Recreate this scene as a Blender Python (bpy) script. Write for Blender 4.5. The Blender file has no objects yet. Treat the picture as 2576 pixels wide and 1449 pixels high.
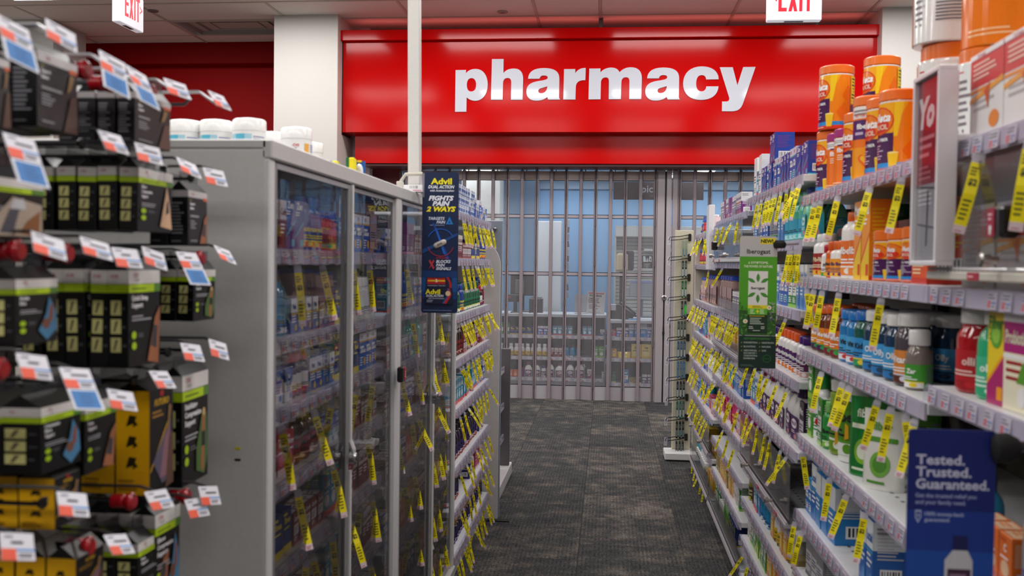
import bpy, math, random
from math import sin, cos, pi, radians
from mathutils import Matrix, Vector
SC = bpy.context.scene
COL = SC.collection
# ------------------------------------------------------------------ camera, light, exposure
camd = bpy.data.cameras.new('camera'); cam = bpy.data.objects.new('camera', camd); COL.objects.link(cam); SC.camera = cam
camd.sensor_width = 36.0; camd.lens = 33.54; camd.clip_start = 0.05; camd.clip_end = 60
camd.dof.use_dof = True; camd.dof.focus_distance = 7.2; camd.dof.aperture_fstop = 5.6
cam.matrix_world = Matrix(((0.994869, -0.015968, 0.0999, 0.0), (0.100291, 0.025902, -0.994621, 0.0), (0.013295, 0.999537, 0.02737, 1.38), (0, 0, 0, 1)))
W = bpy.data.worlds.new('world'); SC.world = W; W.use_nodes = True
W.node_tree.nodes['Background'].inputs[0].default_value = (0.8, 0.85, 1.0, 1); W.node_tree.nodes['Background'].inputs[1].default_value = 0.03
SC.view_settings.view_transform = 'Standard'; SC.view_settings.look = 'None'; SC.view_settings.exposure = 0.0; SC.view_settings.gamma = 1
SC.view_settings.use_curve_mapping = False
SC.cycles.max_bounces = 7; SC.cycles.diffuse_bounces = 3; SC.cycles.glossy_bounces = 4; SC.cycles.transmission_bounces = 4; SC.cycles.transparent_max_bounces = 16
SC.cycles.sample_clamp_indirect = 3.0; SC.cycles.caustics_reflective = False; SC.cycles.caustics_refractive = False
SC.cycles.use_denoising = True
LIGHT = 14.5      # emission of the store's ceiling troffers
LIGHT_IN = 9.0   # emission of the pharmacy's ceiling troffers
CEIL = 3.72
rng = random.Random(7)
# ------------------------------------------------------------------ colours and materials
def lin(c):
    if isinstance(c, str):
        c = c.lstrip('#'); c = [int(c[i:i+2], 16)/255 for i in (0, 2, 4)]
    return tuple((x/12.92 if x <= 0.04045 else ((x+0.055)/1.055)**2.4) for x in c)
def new_mat(name):
    m = bpy.data.materials.new(name); m.use_nodes = True; nt = m.node_tree
    for n in list(nt.nodes): nt.nodes.remove(n)
    return m, nt
def nd(nt, t, **k):
    n = nt.nodes.new(t)
    for a, b in k.items():
        if a.startswith('i_'): n.inputs[a[2:].replace('_', ' ')].default_value = b
        else: setattr(n, a, b)
    return n
MATS = {}
def print_mat(name, rough, metal=0.0, coat=0.0, trans=0.0, alpha=None, spec=0.5, nscale=300.0, bump=0.02, emit=0.0, var=0.06):
    """colour comes from the mesh's own colour attribute (what is printed on the thing), broken up by a fine noise"""
    m, nt = new_mat(name)
    out = nd(nt, 'ShaderNodeOutputMaterial'); p = nd(nt, 'ShaderNodeBsdfPrincipled')
    at = nd(nt, 'ShaderNodeAttribute', attribute_name='Col'); tc = nd(nt, 'ShaderNodeTexCoord')
    no = nd(nt, 'ShaderNodeTexNoise'); no.inputs['Scale'].default_value = nscale; no.inputs['Detail'].default_value = 2
    nt.links.new(tc.outputs['Object'], no.inputs['Vector'])
    mr = nd(nt, 'ShaderNodeMapRange'); mr.inputs['To Min'].default_value = 1-var; mr.inputs['To Max'].default_value = 1+var
    nt.links.new(no.outputs['Fac'], mr.inputs['Value'])
    mx = nd(nt, 'ShaderNodeMix', data_type='RGBA', blend_type='MULTIPLY'); mx.inputs['Factor'].default_value = 1
    nt.links.new(at.outputs['Color'], mx.inputs['A']); nt.links.new(mr.outputs['Result'], mx.inputs['B'])
    nt.links.new(mx.outputs['Result'], p.inputs['Base Color'])
    p.inputs['Roughness'].default_value = rough; p.inputs['Metallic'].default_value = metal
    p.inputs['Coat Weight'].default_value = coat; p.inputs['Coat Roughness'].default_value = 0.08
    p.inputs['Specular IOR Level'].default_value = spec
    if bump:
        b = nd(nt, 'ShaderNodeBump'); b.inputs['Strength'].default_value = bump; b.inputs['Distance'].default_value = 0.001
        nt.links.new(no.outputs['Fac'], b.inputs['Height']); nt.links.new(b.outputs['Normal'], p.inputs['Normal'])
    if emit:
        nt.links.new(at.outputs['Color'], p.inputs['Emission Color']); p.inputs['Emission Strength'].default_value = emit
    last = p.outputs[0]
    if alpha is not None:
        t = nd(nt, 'ShaderNodeBsdfTransparent'); s = nd(nt, 'ShaderNodeMixShader'); s.inputs[0].default_value = alpha
        nt.links.new(t.outputs[0], s.inputs[1]); nt.links.new(last, s.inputs[2]); last = s.outputs[0]
    nt.links.new(last, out.inputs[0])
    MATS[name] = m; return m
print_mat('paper', 0.5); print_mat('carton', 0.32, spec=0.5); print_mat('plastic', 0.28, coat=0.3); print_mat('gloss', 0.12, coat=0.5)
print_mat('matte', 0.8, bump=0.1); print_mat('paint', 0.42, nscale=120); print_mat('metal', 0.25, metal=0.9, nscale=80)
print_mat('steel', 0.38, metal=0.35, nscale=60)
print_mat('tinted', 0.1, coat=0.6, alpha=0.8); print_mat('film', 0.12, alpha=0.32); print_mat('filmtag', 0.15, alpha=0.45)
print_mat('redpaint', .5, spec=.12, bump=0); print_mat('emit', 0.5, emit=1.0)
def glass_mat(name, tint, rough=0.02, haze=0.05, ior=1.5):
    m, nt = new_mat(name); out = nd(nt, 'ShaderNodeOutputMaterial')
    t = nd(nt, 'ShaderNodeBsdfTransparent'); t.inputs[0].default_value = (*tint, 1)
    g = nd(nt, 'ShaderNodeBsdfGlossy'); g.inputs['Roughness'].default_value = rough
    d = nd(nt, 'ShaderNodeBsdfDiffuse'); d.inputs[0].default_value = (.6, .6, .65, 1)
    no = nd(nt, 'ShaderNodeTexNoise'); no.inputs['Scale'].default_value = 9; tc = nd(nt, 'ShaderNodeTexCoord'); nt.links.new(tc.outputs['Object'], no.inputs['Vector'])
    bp = nd(nt, 'ShaderNodeBump'); bp.inputs['Strength'].default_value = 0.05; bp.inputs['Distance'].default_value = 0.01
    nt.links.new(no.outputs['Fac'], bp.inputs['Height']); nt.links.new(bp.outputs['Normal'], g.inputs['Normal'])
    f = nd(nt, 'ShaderNodeFresnel'); f.inputs[0].default_value = ior
    s = nd(nt, 'ShaderNodeMixShader'); nt.links.new(f.outputs[0], s.inputs[0]); nt.links.new(t.outputs[0], s.inputs[1]); nt.links.new(g.outputs[0], s.inputs[2])
    s2 = nd(nt, 'ShaderNodeMixShader'); s2.inputs[0].default_value = haze; nt.links.new(s.outputs[0], s2.inputs[1]); nt.links.new(d.outputs[0], s2.inputs[2])
    nt.links.new(s2.outputs[0], out.inputs[0]); MATS[name] = m; return m
glass_mat('glass', (.95, .96, .98), haze=0.006, ior=1.36); glass_mat('acrylic', (.8, .8, .82), haze=0.05, rough=.1)
def perf_mat():
    m, nt = new_mat('perforated'); out = nd(nt, 'ShaderNodeOutputMaterial')
    tc = nd(nt, 'ShaderNodeTexCoord'); sx = nd(nt, 'ShaderNodeSeparateXYZ'); nt.links.new(tc.outputs['Object'], sx.inputs[0])
    def sn(sock):
        a = nd(nt, 'ShaderNodeMath', operation='MULTIPLY'); a.inputs[1].default_value = 2*pi/0.0085; nt.links.new(sock, a.inputs[0])
        b = nd(nt, 'ShaderNodeMath', operation='SINE'); nt.links.new(a.outputs[0], b.inputs[0]); return b.outputs[0]
    q = nd(nt, 'ShaderNodeMath', operation='MULTIPLY'); nt.links.new(sn(sx.outputs['X']), q.inputs[0]); nt.links.new(sn(sx.outputs['Z']), q.inputs[1])
    ab = nd(nt, 'ShaderNodeMath', operation='ABSOLUTE'); nt.links.new(q.outputs[0], ab.inputs[0])
    gt = nd(nt, 'ShaderNodeMath', operation='LESS_THAN'); gt.inputs[1].default_value = 0.17; nt.links.new(ab.outputs[0], gt.inputs[0])
    p = nd(nt, 'ShaderNodeBsdfPrincipled'); p.inputs['Base Color'].default_value = (.44, .43, .47, 1); p.inputs['Roughness'].default_value = .5; p.inputs['Metallic'].default_value = .1
    t = nd(nt, 'ShaderNodeBsdfTransparent'); s = nd(nt, 'ShaderNodeMixShader')
    nt.links.new(gt.outputs[0], s.inputs[0]); nt.links.new(t.outputs[0], s.inputs[1]); nt.links.new(p.outputs[0], s.inputs[2]); nt.links.new(s.outputs[0], out.inputs[0])
    MATS['perforated'] = m
perf_mat()
def red_panel_mat():
    m, nt = new_mat('red_laminate'); out = nd(nt, 'ShaderNodeOutputMaterial'); p = nd(nt, 'ShaderNodeBsdfPrincipled')
    no = nd(nt, 'ShaderNodeTexNoise'); no.inputs['Scale'].default_value = 2.2; no.inputs['Detail'].default_value = 1
    n2 = nd(nt, 'ShaderNodeTexNoise'); n2.inputs['Scale'].default_value = 260
    tc = nd(nt, 'ShaderNodeTexCoord'); nt.links.new(tc.outputs['Object'], no.inputs['Vector']); nt.links.new(tc.outputs['Object'], n2.inputs['Vector'])
    ad = nd(nt, 'ShaderNodeMath', operation='MULTIPLY_ADD'); ad.inputs[1].default_value = 0.01; nt.links.new(n2.outputs['Fac'], ad.inputs[0]); nt.links.new(no.outputs['Fac'], ad.inputs[2])
    b = nd(nt, 'ShaderNodeBump'); b.inputs['Strength'].default_value = 0.25; b.inputs['Distance'].default_value = 0.005; nt.links.new(ad.outputs[0], b.inputs['Height']); nt.links.new(b.outputs[0], p.inputs['Normal'])
    p.inputs['Base Color'].default_value = (.56, 0, .0003, 1); p.inputs['Roughness'].default_value = 0.12; p.inputs['Specular IOR Level'].default_value = .2
    nt.links.new(p.outputs[0], out.inputs[0]); MATS['red_laminate'] = m
red_panel_mat()
def carpet_mat():
    m, nt = new_mat('carpet'); out = nd(nt, 'ShaderNodeOutputMaterial'); p = nd(nt, 'ShaderNodeBsdfPrincipled')
    ge = nd(nt, 'ShaderNodeNewGeometry'); oi = nd(nt, 'ShaderNodeObjectInfo')
    ax = nd(nt, 'ShaderNodeVectorMath', operation='SCALE'); ax.inputs['Scale'].default_value = 40
    cr = nd(nt, 'ShaderNodeCombineXYZ'); nt.links.new(oi.outputs['Random'], cr.inputs[2]); nt.links.new(cr.outputs[0], ax.inputs[0])
    av = nd(nt, 'ShaderNodeVectorMath', operation='ADD'); nt.links.new(ge.outputs['Position'], av.inputs[0]); nt.links.new(ax.outputs[0], av.inputs[1])
    st = nd(nt, 'ShaderNodeMapping'); st.inputs['Scale'].default_value = (1.25, 1.3, 1); nt.links.new(av.outputs[0], st.inputs[0])
    n1 = nd(nt, 'ShaderNodeTexNoise'); n1.inputs['Scale'].default_value = 5.5; n1.inputs['Detail'].default_value = 7; n1.inputs['Roughness'].default_value = .72; nt.links.new(st.outputs[0], n1.inputs['Vector'])
    n2 = nd(nt, 'ShaderNodeTexNoise'); n2.inputs['Scale'].default_value = 170; n2.inputs['Detail'].default_value = 2; nt.links.new(ge.outputs['Position'], n2.inputs['Vector'])
    # ribbed pile: short dashes
    sx = nd(nt, 'ShaderNodeSeparateXYZ'); nt.links.new(ge.outputs['Position'], sx.inputs[0])
    fx = nd(nt, 'ShaderNodeMath', operation='MULTIPLY'); fx.inputs[1].default_value = 2*pi/0.019; nt.links.new(sx.outputs['X'], fx.inputs[0])
    sn = nd(nt, 'ShaderNodeMath', operation='SINE'); nt.links.new(fx.outputs[0], sn.inputs[0])
    n3 = nd(nt, 'ShaderNodeTexNoise'); n3.inputs['Scale'].default_value = 26; nt.links.new(st.outputs[0], n3.inputs['Vector'])
    n4 = nd(nt, 'ShaderNodeMapRange'); n4.inputs['From Min'].default_value = .42; n4.inputs['From Max'].default_value = .6; n4.inputs['To Max'].default_value = .3; nt.links.new(n3.outputs['Fac'], n4.inputs['Value'])
    mm = nd(nt, 'ShaderNodeMath', operation='MULTIPLY'); nt.links.new(sn.outputs[0], mm.inputs[0]); nt.links.new(n4.outputs['Result'], mm.inputs[1])
    cv = nd(nt, 'ShaderNodeValToRGB'); cv.color_ramp.elements[0].position = .30; cv.color_ramp.elements[0].color = (*lin('38393a'), 1)
    cv.color_ramp.elements[1].position = .70; cv.color_ramp.elements[1].color = (*lin('756e68'), 1)
    e = cv.color_ramp.elements.new(.50); e.color = (*lin('4a4a4a'), 1); e = cv.color_ramp.elements.new(.6); e.color = (*lin('605b56'), 1)
    o2 = nd(nt, 'ShaderNodeMath', operation='MULTIPLY_ADD'); o2.inputs[1].default_value = .16; nt.links.new(oi.outputs['Random'], o2.inputs[0]); 
    o3 = nd(nt, 'ShaderNodeMath', operation='SUBTRACT'); o3.inputs[1].default_value = .08; nt.links.new(n1.outputs['Fac'], o3.inputs[0]); nt.links.new(o3.outputs[0], o2.inputs[2])
    nt.links.new(o2.outputs[0], cv.inputs[0])
    k = nd(nt, 'ShaderNodeMath', operation='MULTIPLY_ADD'); k.inputs[1].default_value = 2.6; k.inputs[2].default_value = -.3; nt.links.new(n2.outputs['Fac'], k.inputs[0])
    k2 = nd(nt, 'ShaderNodeMath', operation='ADD'); nt.links.new(k.outputs[0], k2.inputs[0]); nt.links.new(mm.outputs[0], k2.inputs[1])
    mx = nd(nt, 'ShaderNodeMix', data_type='RGBA', blend_type='MULTIPLY'); mx.inputs['Factor'].default_value = 1
    nt.links.new(cv.outputs[0], mx.inputs['A']); nt.links.new(k2.outputs[0], mx.inputs['B']); nt.links.new(mx.outputs['Result'], p.inputs['Base Color'])
    b = nd(nt, 'ShaderNodeBump'); b.inputs['Strength'].default_value = .6; b.inputs['Distance'].default_value = .004; nt.links.new(k2.outputs[0], b.inputs['Height']); nt.links.new(b.outputs[0], p.inputs['Normal'])
    p.inputs['Roughness'].default_value = .95; p.inputs['Specular IOR Level'].default_value = .1
    nt.links.new(p.outputs[0], out.inputs[0]); MATS['carpet'] = m
carpet_mat()
# ------------------------------------------------------------------ mesh builder
MKEYS = None
class MB:
    def __init__(s, M=None):
        s.v = []; s.f = []; s.c = []; s.m = []; s.M = M
    def pt(s, p):
        if s.M is not None: p = s.M @ Vector(p)
        s.v.append(tuple(p)); return len(s.v)-1
    def face(s, pts, col, mat='paint'):
        s.f.append([s.pt(p) for p in pts]); s.c.append(lin(col)); s.m.append(mat)
    def faces(s, pts, idx, col, mat):
        b = len(s.v)
        for p in pts: s.pt(p)
        c = lin(col)
        for f in idx: s.f.append([b+i for i in f]); s.c.append(c); s.m.append(mat)
    def box(s, x0, x1, y0, y1, z0, z1, col, mat='paint', bev=0.0):
        if bev:
            b = bev; P = []
            for z, i in ((z0, b), (z0+b, 0), (z1-b, 0), (z1, b)):
                P += [(x0+i+(b if i == 0 else 0), y0+i, z), (x1-i-(b if i == 0 else 0), y0+i, z), (x1-i, y0+i+(b if i == 0 else 0), z), (x1-i, y1-i-(b if i == 0 else 0), z),
                      (x1-i-(b if i == 0 else 0), y1-i, z), (x0+i+(b if i == 0 else 0), y1-i, z), (x0+i, y1-i-(b if i == 0 else 0), z), (x0+i, y0+i+(b if i == 0 else 0), z)]
            F = []
            for k in range(3):
                for j in range(8): F.append([k*8+j, k*8+(j+1) % 8, (k+1)*8+(j+1) % 8, (k+1)*8+j])
            F.append(list(range(7, -1, -1))); F.append(list(range(24, 32)))
            s.faces(P, F, col, mat); return
        P = [(x0, y0, z0), (x1, y0, z0), (x1, y1, z0), (x0, y1, z0), (x0, y0, z1), (x1, y0, z1), (x1, y1, z1), (x0, y1, z1)]
        s.faces(P, [(3, 2, 1, 0), (4, 5, 6, 7), (0, 1, 5, 4), (1, 2, 6, 5), (2, 3, 7, 6), (3, 0, 4, 7)], col, mat)
    def loft(s, rings, col, mat, caps=(True, True)):
        """rings: lists of points, same count"""
        n = len(rings[0]); P = [p for r in rings for p in r]; F = []
        for k in range(len(rings)-1):
            for j in range(n): F.append([k*n+j, k*n+(j+1) % n, (k+1)*n+(j+1) % n, (k+1)*n+j])
        if caps[0]: F.append(list(range(n-1, -1, -1)))
        if caps[1]: F.append([(len(rings)-1)*n+j for j in range(n)])
        s.faces(P, F, col, mat)
    def lathe(s, prof, col, mat, seg=16, cx=0, cy=0, rx=1.0, ry=1.0, ex=2.0, caps=(True, True)):
        rings = []
        for r, z in prof:
            ring = []
            for j in range(seg):
                a = 2*pi*j/seg; c_, s_ = cos(a), sin(a)
                k = (abs(c_)**ex+abs(s_)**ex)**(-1/ex)
                ring.append((cx+r*rx*k*c_, cy+r*ry*k*s_, z))
            rings.append(ring)
        s.loft(rings, col, mat, caps)
    def tube(s, pts, r, col, mat, seg=6):
        rings = []
        pts = [Vector(p) for p in pts]
        for i, p in enumerate(pts):
            d = (pts[min(i+1, len(pts)-1)]-pts[max(i-1, 0)]).normalized()
            u = d.cross(Vector((0, 0, 1)));
            if u.length < .1: u = d.cross(Vector((1, 0, 0)))
            u.normalize(); w = u.cross(d)
            rings.append([tuple(p+u*(r*cos(2*pi*j/seg))+w*(r*sin(2*pi*j/seg))) for j in range(seg)])
        s.loft(rings, col, mat)
    def mesh(s, name, smooth=True, ang=35):
        me = bpy.data.meshes.new(name); me.from_pydata(s.v, [], s.f)
        keys = []
        for k in s.m:
            if k not in keys: keys.append(k)
        for k in keys: me.materials.append(MATS[k])
        ix = {k: i for i, k in enumerate(keys)}
        me.polygons.foreach_set('material_index', [ix[k] for k in s.m])
        a = me.color_attributes.new('Col', 'FLOAT_COLOR', 'CORNER'); buf = []
        for f, c in zip(s.f, s.c): buf.extend((c[0], c[1], c[2], 1.0)*len(f))
        a.data.foreach_set('color', buf)
        if smooth:
            me.polygons.foreach_set('use_smooth', [True]*len(s.f)); me.set_sharp_from_angle(angle=radians(ang))
        me.update(); return me
    def obj(s, name, parent=None, smooth=True, loc=None, rotz=0.0):
        o = bpy.data.objects.new(name, s.mesh(name, smooth)); COL.objects.link(o)
        if parent is not None: o.parent = parent
        if loc: o.location = loc
        if rotz: o.rotation_euler.z = rotz
        return o
def tag(o, label, cat, group=None, kind=None):
    o['label'] = label; o['category'] = cat
    if group: o['group'] = group
    if kind: o['kind'] = kind
    return o
def empty(name, label, cat, loc=(0, 0, 0), rotz=0.0, group=None):
    o = bpy.data.objects.new(name, None); COL.objects.link(o); o.location = loc; o.rotation_euler.z = rotz; o.empty_display_size = .05
    return tag(o, label, cat, group)
def struct(name, mb, label=None, smooth=True):
    o = mb.obj(name, smooth=smooth); o['kind'] = 'structure'
    return o
def copy_tree(o, parent=None):
    c = o.copy(); COL.objects.link(c)
    if parent is not None: c.parent = parent
    for ch in list(o.children): copy_tree(ch, c)
    return c
# ------------------------------------------------------------------ flat print on surfaces
TXT = {}
def text_geo(s, bold=0.0, shear=0.0, gap=1.0, serif=False):
    key = (s, bold, shear, gap)
    if key not in TXT:
        c = bpy.data.curves.new('t', 'FONT'); c.body = s; c.offset = bold; c.shear = shear; c.resolution_u = 2; c.space_character = gap; c.align_x = 'LEFT'
        o = bpy.data.objects.new('t', c); COL.objects.link(o); bpy.context.view_layer.update()
        m = bpy.data.meshes.new_from_object(o.evaluated_get(bpy.context.evaluated_depsgraph_get()))
        vs = [(v.co.x, v.co.y) for v in m.vertices]; fs = [tuple(p.vertices) for p in m.polygons]
        bpy.data.objects.remove(o); bpy.data.meshes.remove(m); bpy.data.curves.remove(c)
        w = (min(v[0] for v in vs), max(v[0] for v in vs)) if vs else (0, 0)
        TXT[key] = (vs, fs, w)
    return TXT[key]
def clip_u(poly, a, lo):
    out = []
    for i in range(len(poly)):
        p, q = poly[i], poly[(i+1) % len(poly)]
        ip = p[0] >= a if lo else p[0] <= a; iq = q[0] >= a if lo else q[0] <= a
        if ip: out.append(p)
        if ip != iq:
            t = (a-p[0])/(q[0]-p[0]); out.append((a, p[1]+(q[1]-p[1])*t))
    return out
def lay_poly(mb, fm, W_, H_, poly, off, col, mat, nu):
    if nu <= 1: mb.face([fm(u*W_, v*H_, off) for u, v in poly], col, mat); return
    u0, u1 = min(p[0] for p in poly), max(p[0] for p in poly)
    k0, k1 = int(math.floor(u0*nu)), int(math.ceil(u1*nu))
    for k in range(k0, k1):
        q = clip_u(clip_u(poly, k/nu, True), (k+1)/nu, False)
        if len(q) >= 3 and max(p[0] for p in q)-min(p[0] for p in q) > 1e-6: mb.face([fm(u*W_, v*H_, off) for u, v in q], col, mat)
def decal(mb, fm, W_, H_, ops, mat='paper', nu=1, rs=None, base=0.0003, step=0.00012):
    """ops drawn on a W_ x H_ metre surface, fm(u,v,off)->point, u,v in metres from the lower left corner"""
    rs = rs or rng
    for i, op in enumerate(ops):
        off = base+step*i; k = op[0]
        if k == 'r':
            _, u0, v0, u1, v1, col = op; lay_poly(mb, fm, W_, H_, [(u0, v0), (u1, v0), (u1, v1), (u0, v1)], off, col, mat, nu)
        elif k == 'p': lay_poly(mb, fm, W_, H_, op[1], off, op[2], mat, nu)
        elif k == 'e':
            _, cu, cv, ru, rv, col = op; lay_poly(mb, fm, W_, H_, [(cu+ru*cos(a*pi/9), cv+rv*sin(a*pi/9)) for a in range(18)], off, col, mat, nu)
        elif k == 'l':
            _, u0, v0, u1, v1, n, col = op; dv = (v1-v0)/n
            for j in range(n):
                e = u0+(u1-u0)*rs.uniform(.55, 1); va = v1-(j+.3)*dv; vb = v1-(j+.75)*dv
                m_ = max(1, int(nu*(e-u0)))
                P = []; F = []
                for q in range(m_+1):
                    u = (u0+(e-u0)*q/m_)*W_; P += [fm(u, vb*H_, off), fm(u, va*H_, off)]
                for q in range(m_): F.append((2*q, 2*q+2, 2*q+3, 2*q+1))
                mb.faces(P, F, col, mat)
        elif k == 'b':
            _, u0, v0, u1, v1 = op; decal(mb, fm, W_, H_, [('r', u0, v0, u1, v1, 'f2f2f2')], mat, nu, rs, off)
            for j in range(7):
                a = u0+(u1-u0)*(.08+.125*j); decal(mb, fm, W_, H_, [('r', a, v0+(v1-v0)*.15, a+(u1-u0)*rs.uniform(.03, .08), v1-(v1-v0)*.12, '202020')], mat, 1, rs, off+step)
        elif k == 't':
            _, s, cu, cv, hh, col = op[:6]; o = op[6] if len(op) > 6 else {}
            vs, fs, (x0, x1) = text_geo(s, o.get('b', 0.0), o.get('s', 0.0), o.get('g', 1.0))
            sc = hh*H_/0.72; al = o.get('a', 'c'); sx = o.get('x', 1.0)*sc; wd = (x1-x0)*sx
            if o.get('fit') and wd > o['fit']*W_: sx *= o['fit']*W_/wd; wd = o['fit']*W_
            st = cu*W_-(wd/2 if al == 'c' else (wd if al == 'r' else 0))
            off = off+(.0004 if nu > 1 else 0)
            if o.get('rot'):
                P = [fm(cu*W_-(y*sc), cv*H_+(x-x0)*sx, off) for x, y in vs]
            else: P = [fm(st+(x-x0)*sx, cv*H_+y*sc, off) for x, y in vs]
            mb.faces(P, fs, col, mat)
        elif k == 'h':
            _, cu, cv, r_, col = op; P = []
            for j in range(20):
                t = -2*pi*j/20; P.append((cu+r_*(16*sin(t)**3)/16, cv+r_*W_/H_*(13*cos(t)-5*cos(2*t)-2*cos(3*t)-cos(4*t))/16))
            lay_poly(mb, fm, W_, H_, [p for p in P[:11]], off, col, mat, nu); lay_poly(mb, fm, W_, H_, [p for p in P[10:]+P[:1]], off, col, mat, nu)
def fm_front(w, d): return lambda u, v, o: (-w/2+u, -d/2-o, v)
def fm_right(w, d): return lambda u, v, o: (w/2+o, -d/2+u, v)
def fm_left(w, d): return lambda u, v, o: (-w/2-o, d/2-u, v)
def fm_top(w, d, h): return lambda u, v, o: (-w/2+u, -d/2+v, h+o)
def fm_cyl(r, z0=0.0, a0=0.0, ry=1.0): return lambda u, v, o: ((r+o)*sin(a0+u/r), -(r*ry+o)*cos(a0+u/r), z0+v)

# ------------------------------------------------------------------ the room
b = MB(); b.box(-9, 7, -5, 14.2, -.05, 0.0, '4a4a4c', 'carpet'); floor = struct('floor', b, smooth=False)
def plank(w, l):
    b = MB(); b.box(-w/2+.0006, w/2-.0006, -l/2+.0006, l/2-.0006, .0, .004, '5a5856', 'carpet', bev=.0015); return b.mesh('carpet_tile', False)
TM = plank(.5, .5)
for i in range(-4, 6):
    for j in range(0, 15):
        o = bpy.data.objects.new('carpet_tile', TM); COL.objects.link(o); o.parent = floor; o.location = (.13+i*.5, 2.4+j*.5+(.25 if i % 2 else 0), 0)
b = MB(); b.box(-9, 7, -5, 14.2, CEIL+.02, CEIL+.12, 'b9b2ac', 'matte'); ceiling = struct('ceiling', b, smooth=False)
XL = [-8.03, -6.81, -5.59, -4.37, -3.15, -1.93, -.71, -.11, 1.12, 2.34, 3.56, 4.78]
for ia in range(len(XL)-1):
    x0, x1 = XL[ia], XL[ia+1]
    for k in range(3):
        y0 = 8.48+.61*k
        if (x0, k) == (-4.37, 1): continue
        b = MB(); b.box(x0+.013, x1-.013, y0+.013, y0+.597, CEIL-.004, CEIL+.02, 'ebe5df', 'matte', bev=.002); o = b.obj('ceiling_tile', ceiling, smooth=False)
b = MB()
b.box(-9, 7, -5, 8.467, CEIL-.004, CEIL+.02, 'ebe5df', 'matte')
for x in XL: b.box(x-.012, x+.012, 8.467, 10.3, CEIL-.010, CEIL+.01, 'c8bfb8', 'paint')
for k in range(4): b.box(-9, 7, 8.48+.61*k-.012, 8.48+.61*k+.012, CEIL-.009, CEIL+.01, 'c8bfb8', 'paint')
b.obj('ceiling_grid', ceiling, smooth=False)['kind'] = 'structure'
# air diffuser set in the grid
e = empty('air_vent', 'louvred square air vent set in the ceiling grid beside the white column', 'vent', (-3.76, 9.395, CEIL))
b = MB()
for k in range(4):
    s = .26-.065*k; t = .02; z0, z1 = -.012+.012*k, -.002+.02*k
    for sx, sy in ((1, 0), (-1, 0), (0, 1), (0, -1)):
        if sx: P = [(sx*s*1.9, -s, z0), (sx*s*1.9, s, z0), (sx*(s*1.9-t), s-t, z1+.02), (sx*(s*1.9-t), -s+t, z1+.02)]
        else: P = [(-s*1.9, sy*s, z0), (s*1.9, sy*s, z0), (s*1.9-t, sy*(s-t), z1+.02), (-s*1.9+t, sy*(s-t), z1+.02)]
        b.face(P, '8f8985', 'paint')
b.obj('louver', e, smooth=False)
b = MB(); b.box(-.59, .59, -.29, .29, .07, .09, '1c1b1b', 'matte'); b.obj('duct', e, smooth=False)
b = MB()
for a in ((-.59, .59, -.29, -.265), (-.59, .59, .265, .29), (-.59, -.565, -.265, .265), (.565, .59, -.265, .265)): b.box(*a, -.014, .07, 'c9c4bf', 'paint')
b.obj('frame', e, smooth=False)
for i, (x, y) in enumerate(((-1.02, 8.92), (-4.33, 8.72))):
    b = MB(); b.lathe([(.045, -.012), (.05, -.008), (.05, 0)], 'a39a95' if i == 0 else '7c7672', 'paint', 20); b.lathe([(.02, -.014), (.022, -.012)], '6b6460', 'paint', 12)
    tag(b.obj('sprinkler_cover', loc=(x, y, CEIL-.004)), 'round flush sprinkler cover in the ceiling ' + ('above the word pharmacy' if i == 0 else 'between exit sign and air vent'), 'sprinkler')
# walls
def wall(name, x0, x1, y0, y1, z0=0, z1=CEIL+.05, col='c9c6c2', mat='paint'):
    b = MB(); b.box(x0, x1, y0, y1, z0, z1, col, mat); return struct(name, b, smooth=False)
wall('wall_left', -9.1, -9, -5, 14.2, col='d2d0cc'); wall('wall_right', 7, 7.1, -5, 14.2, col='d2d0cc'); wall('wall_rear', -9, 7, -5.1, -5, col='c9c6c2')
wall('wall_front', -9, -2.56, 10.2, 10.3, 0, CEIL+.05, 'a80004', 'redpaint')
b = MB(); b.box(-9, -3.2, 10.02, 10.2, 3.487, CEIL+.02, '8a0004', 'redpaint', bev=.004); struct('trim_1', b)
b = MB(); b.box(-3.23, -2.6, 8.95, 9.56, 0, CEIL+.01, 'd6d3ce', 'paint', bev=.004); struct('column', b)
b = MB(); b.box(-6.05, -5.5, 9.0, 9.6, 0, CEIL+.01, 'bdb7b1', 'paint', bev=.004); struct('column', b)
b = MB(); b.box(2.423, 3.1, 8.95, 9.56, 0, CEIL+.01, 'd2cfcb', 'paint', bev=.004); struct('column', b)
wall('wall_front', 2.45, 7, 9.57, 9.67, col='cbc8c4')
b = MB(); b.box(-2.6, -2.42, 9.5, 9.62, 0, CEIL, 'd9ccd0', 'paint', bev=.003); struct('trim_2', b)
# red bulkhead below the sign and its underside
b = MB(); b.box(-2.506, 2.44, 9.25, 9.56, 2.335, 3.3, 'a60003', 'red_laminate'); struct('bulkhead', b, smooth=False)
b = MB(); b.box(-2.42, 2.44, 9.27, 9.56, 2.308, 2.331, '6a3a3c', 'paint', bev=.003); struct('trim_3', b)
b = MB(); b.box(-2.6, -2.16, 9.80, 9.86, 0, 2.40, '7c3438', 'paint', bev=.003); struct('trim_5', b)
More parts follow.
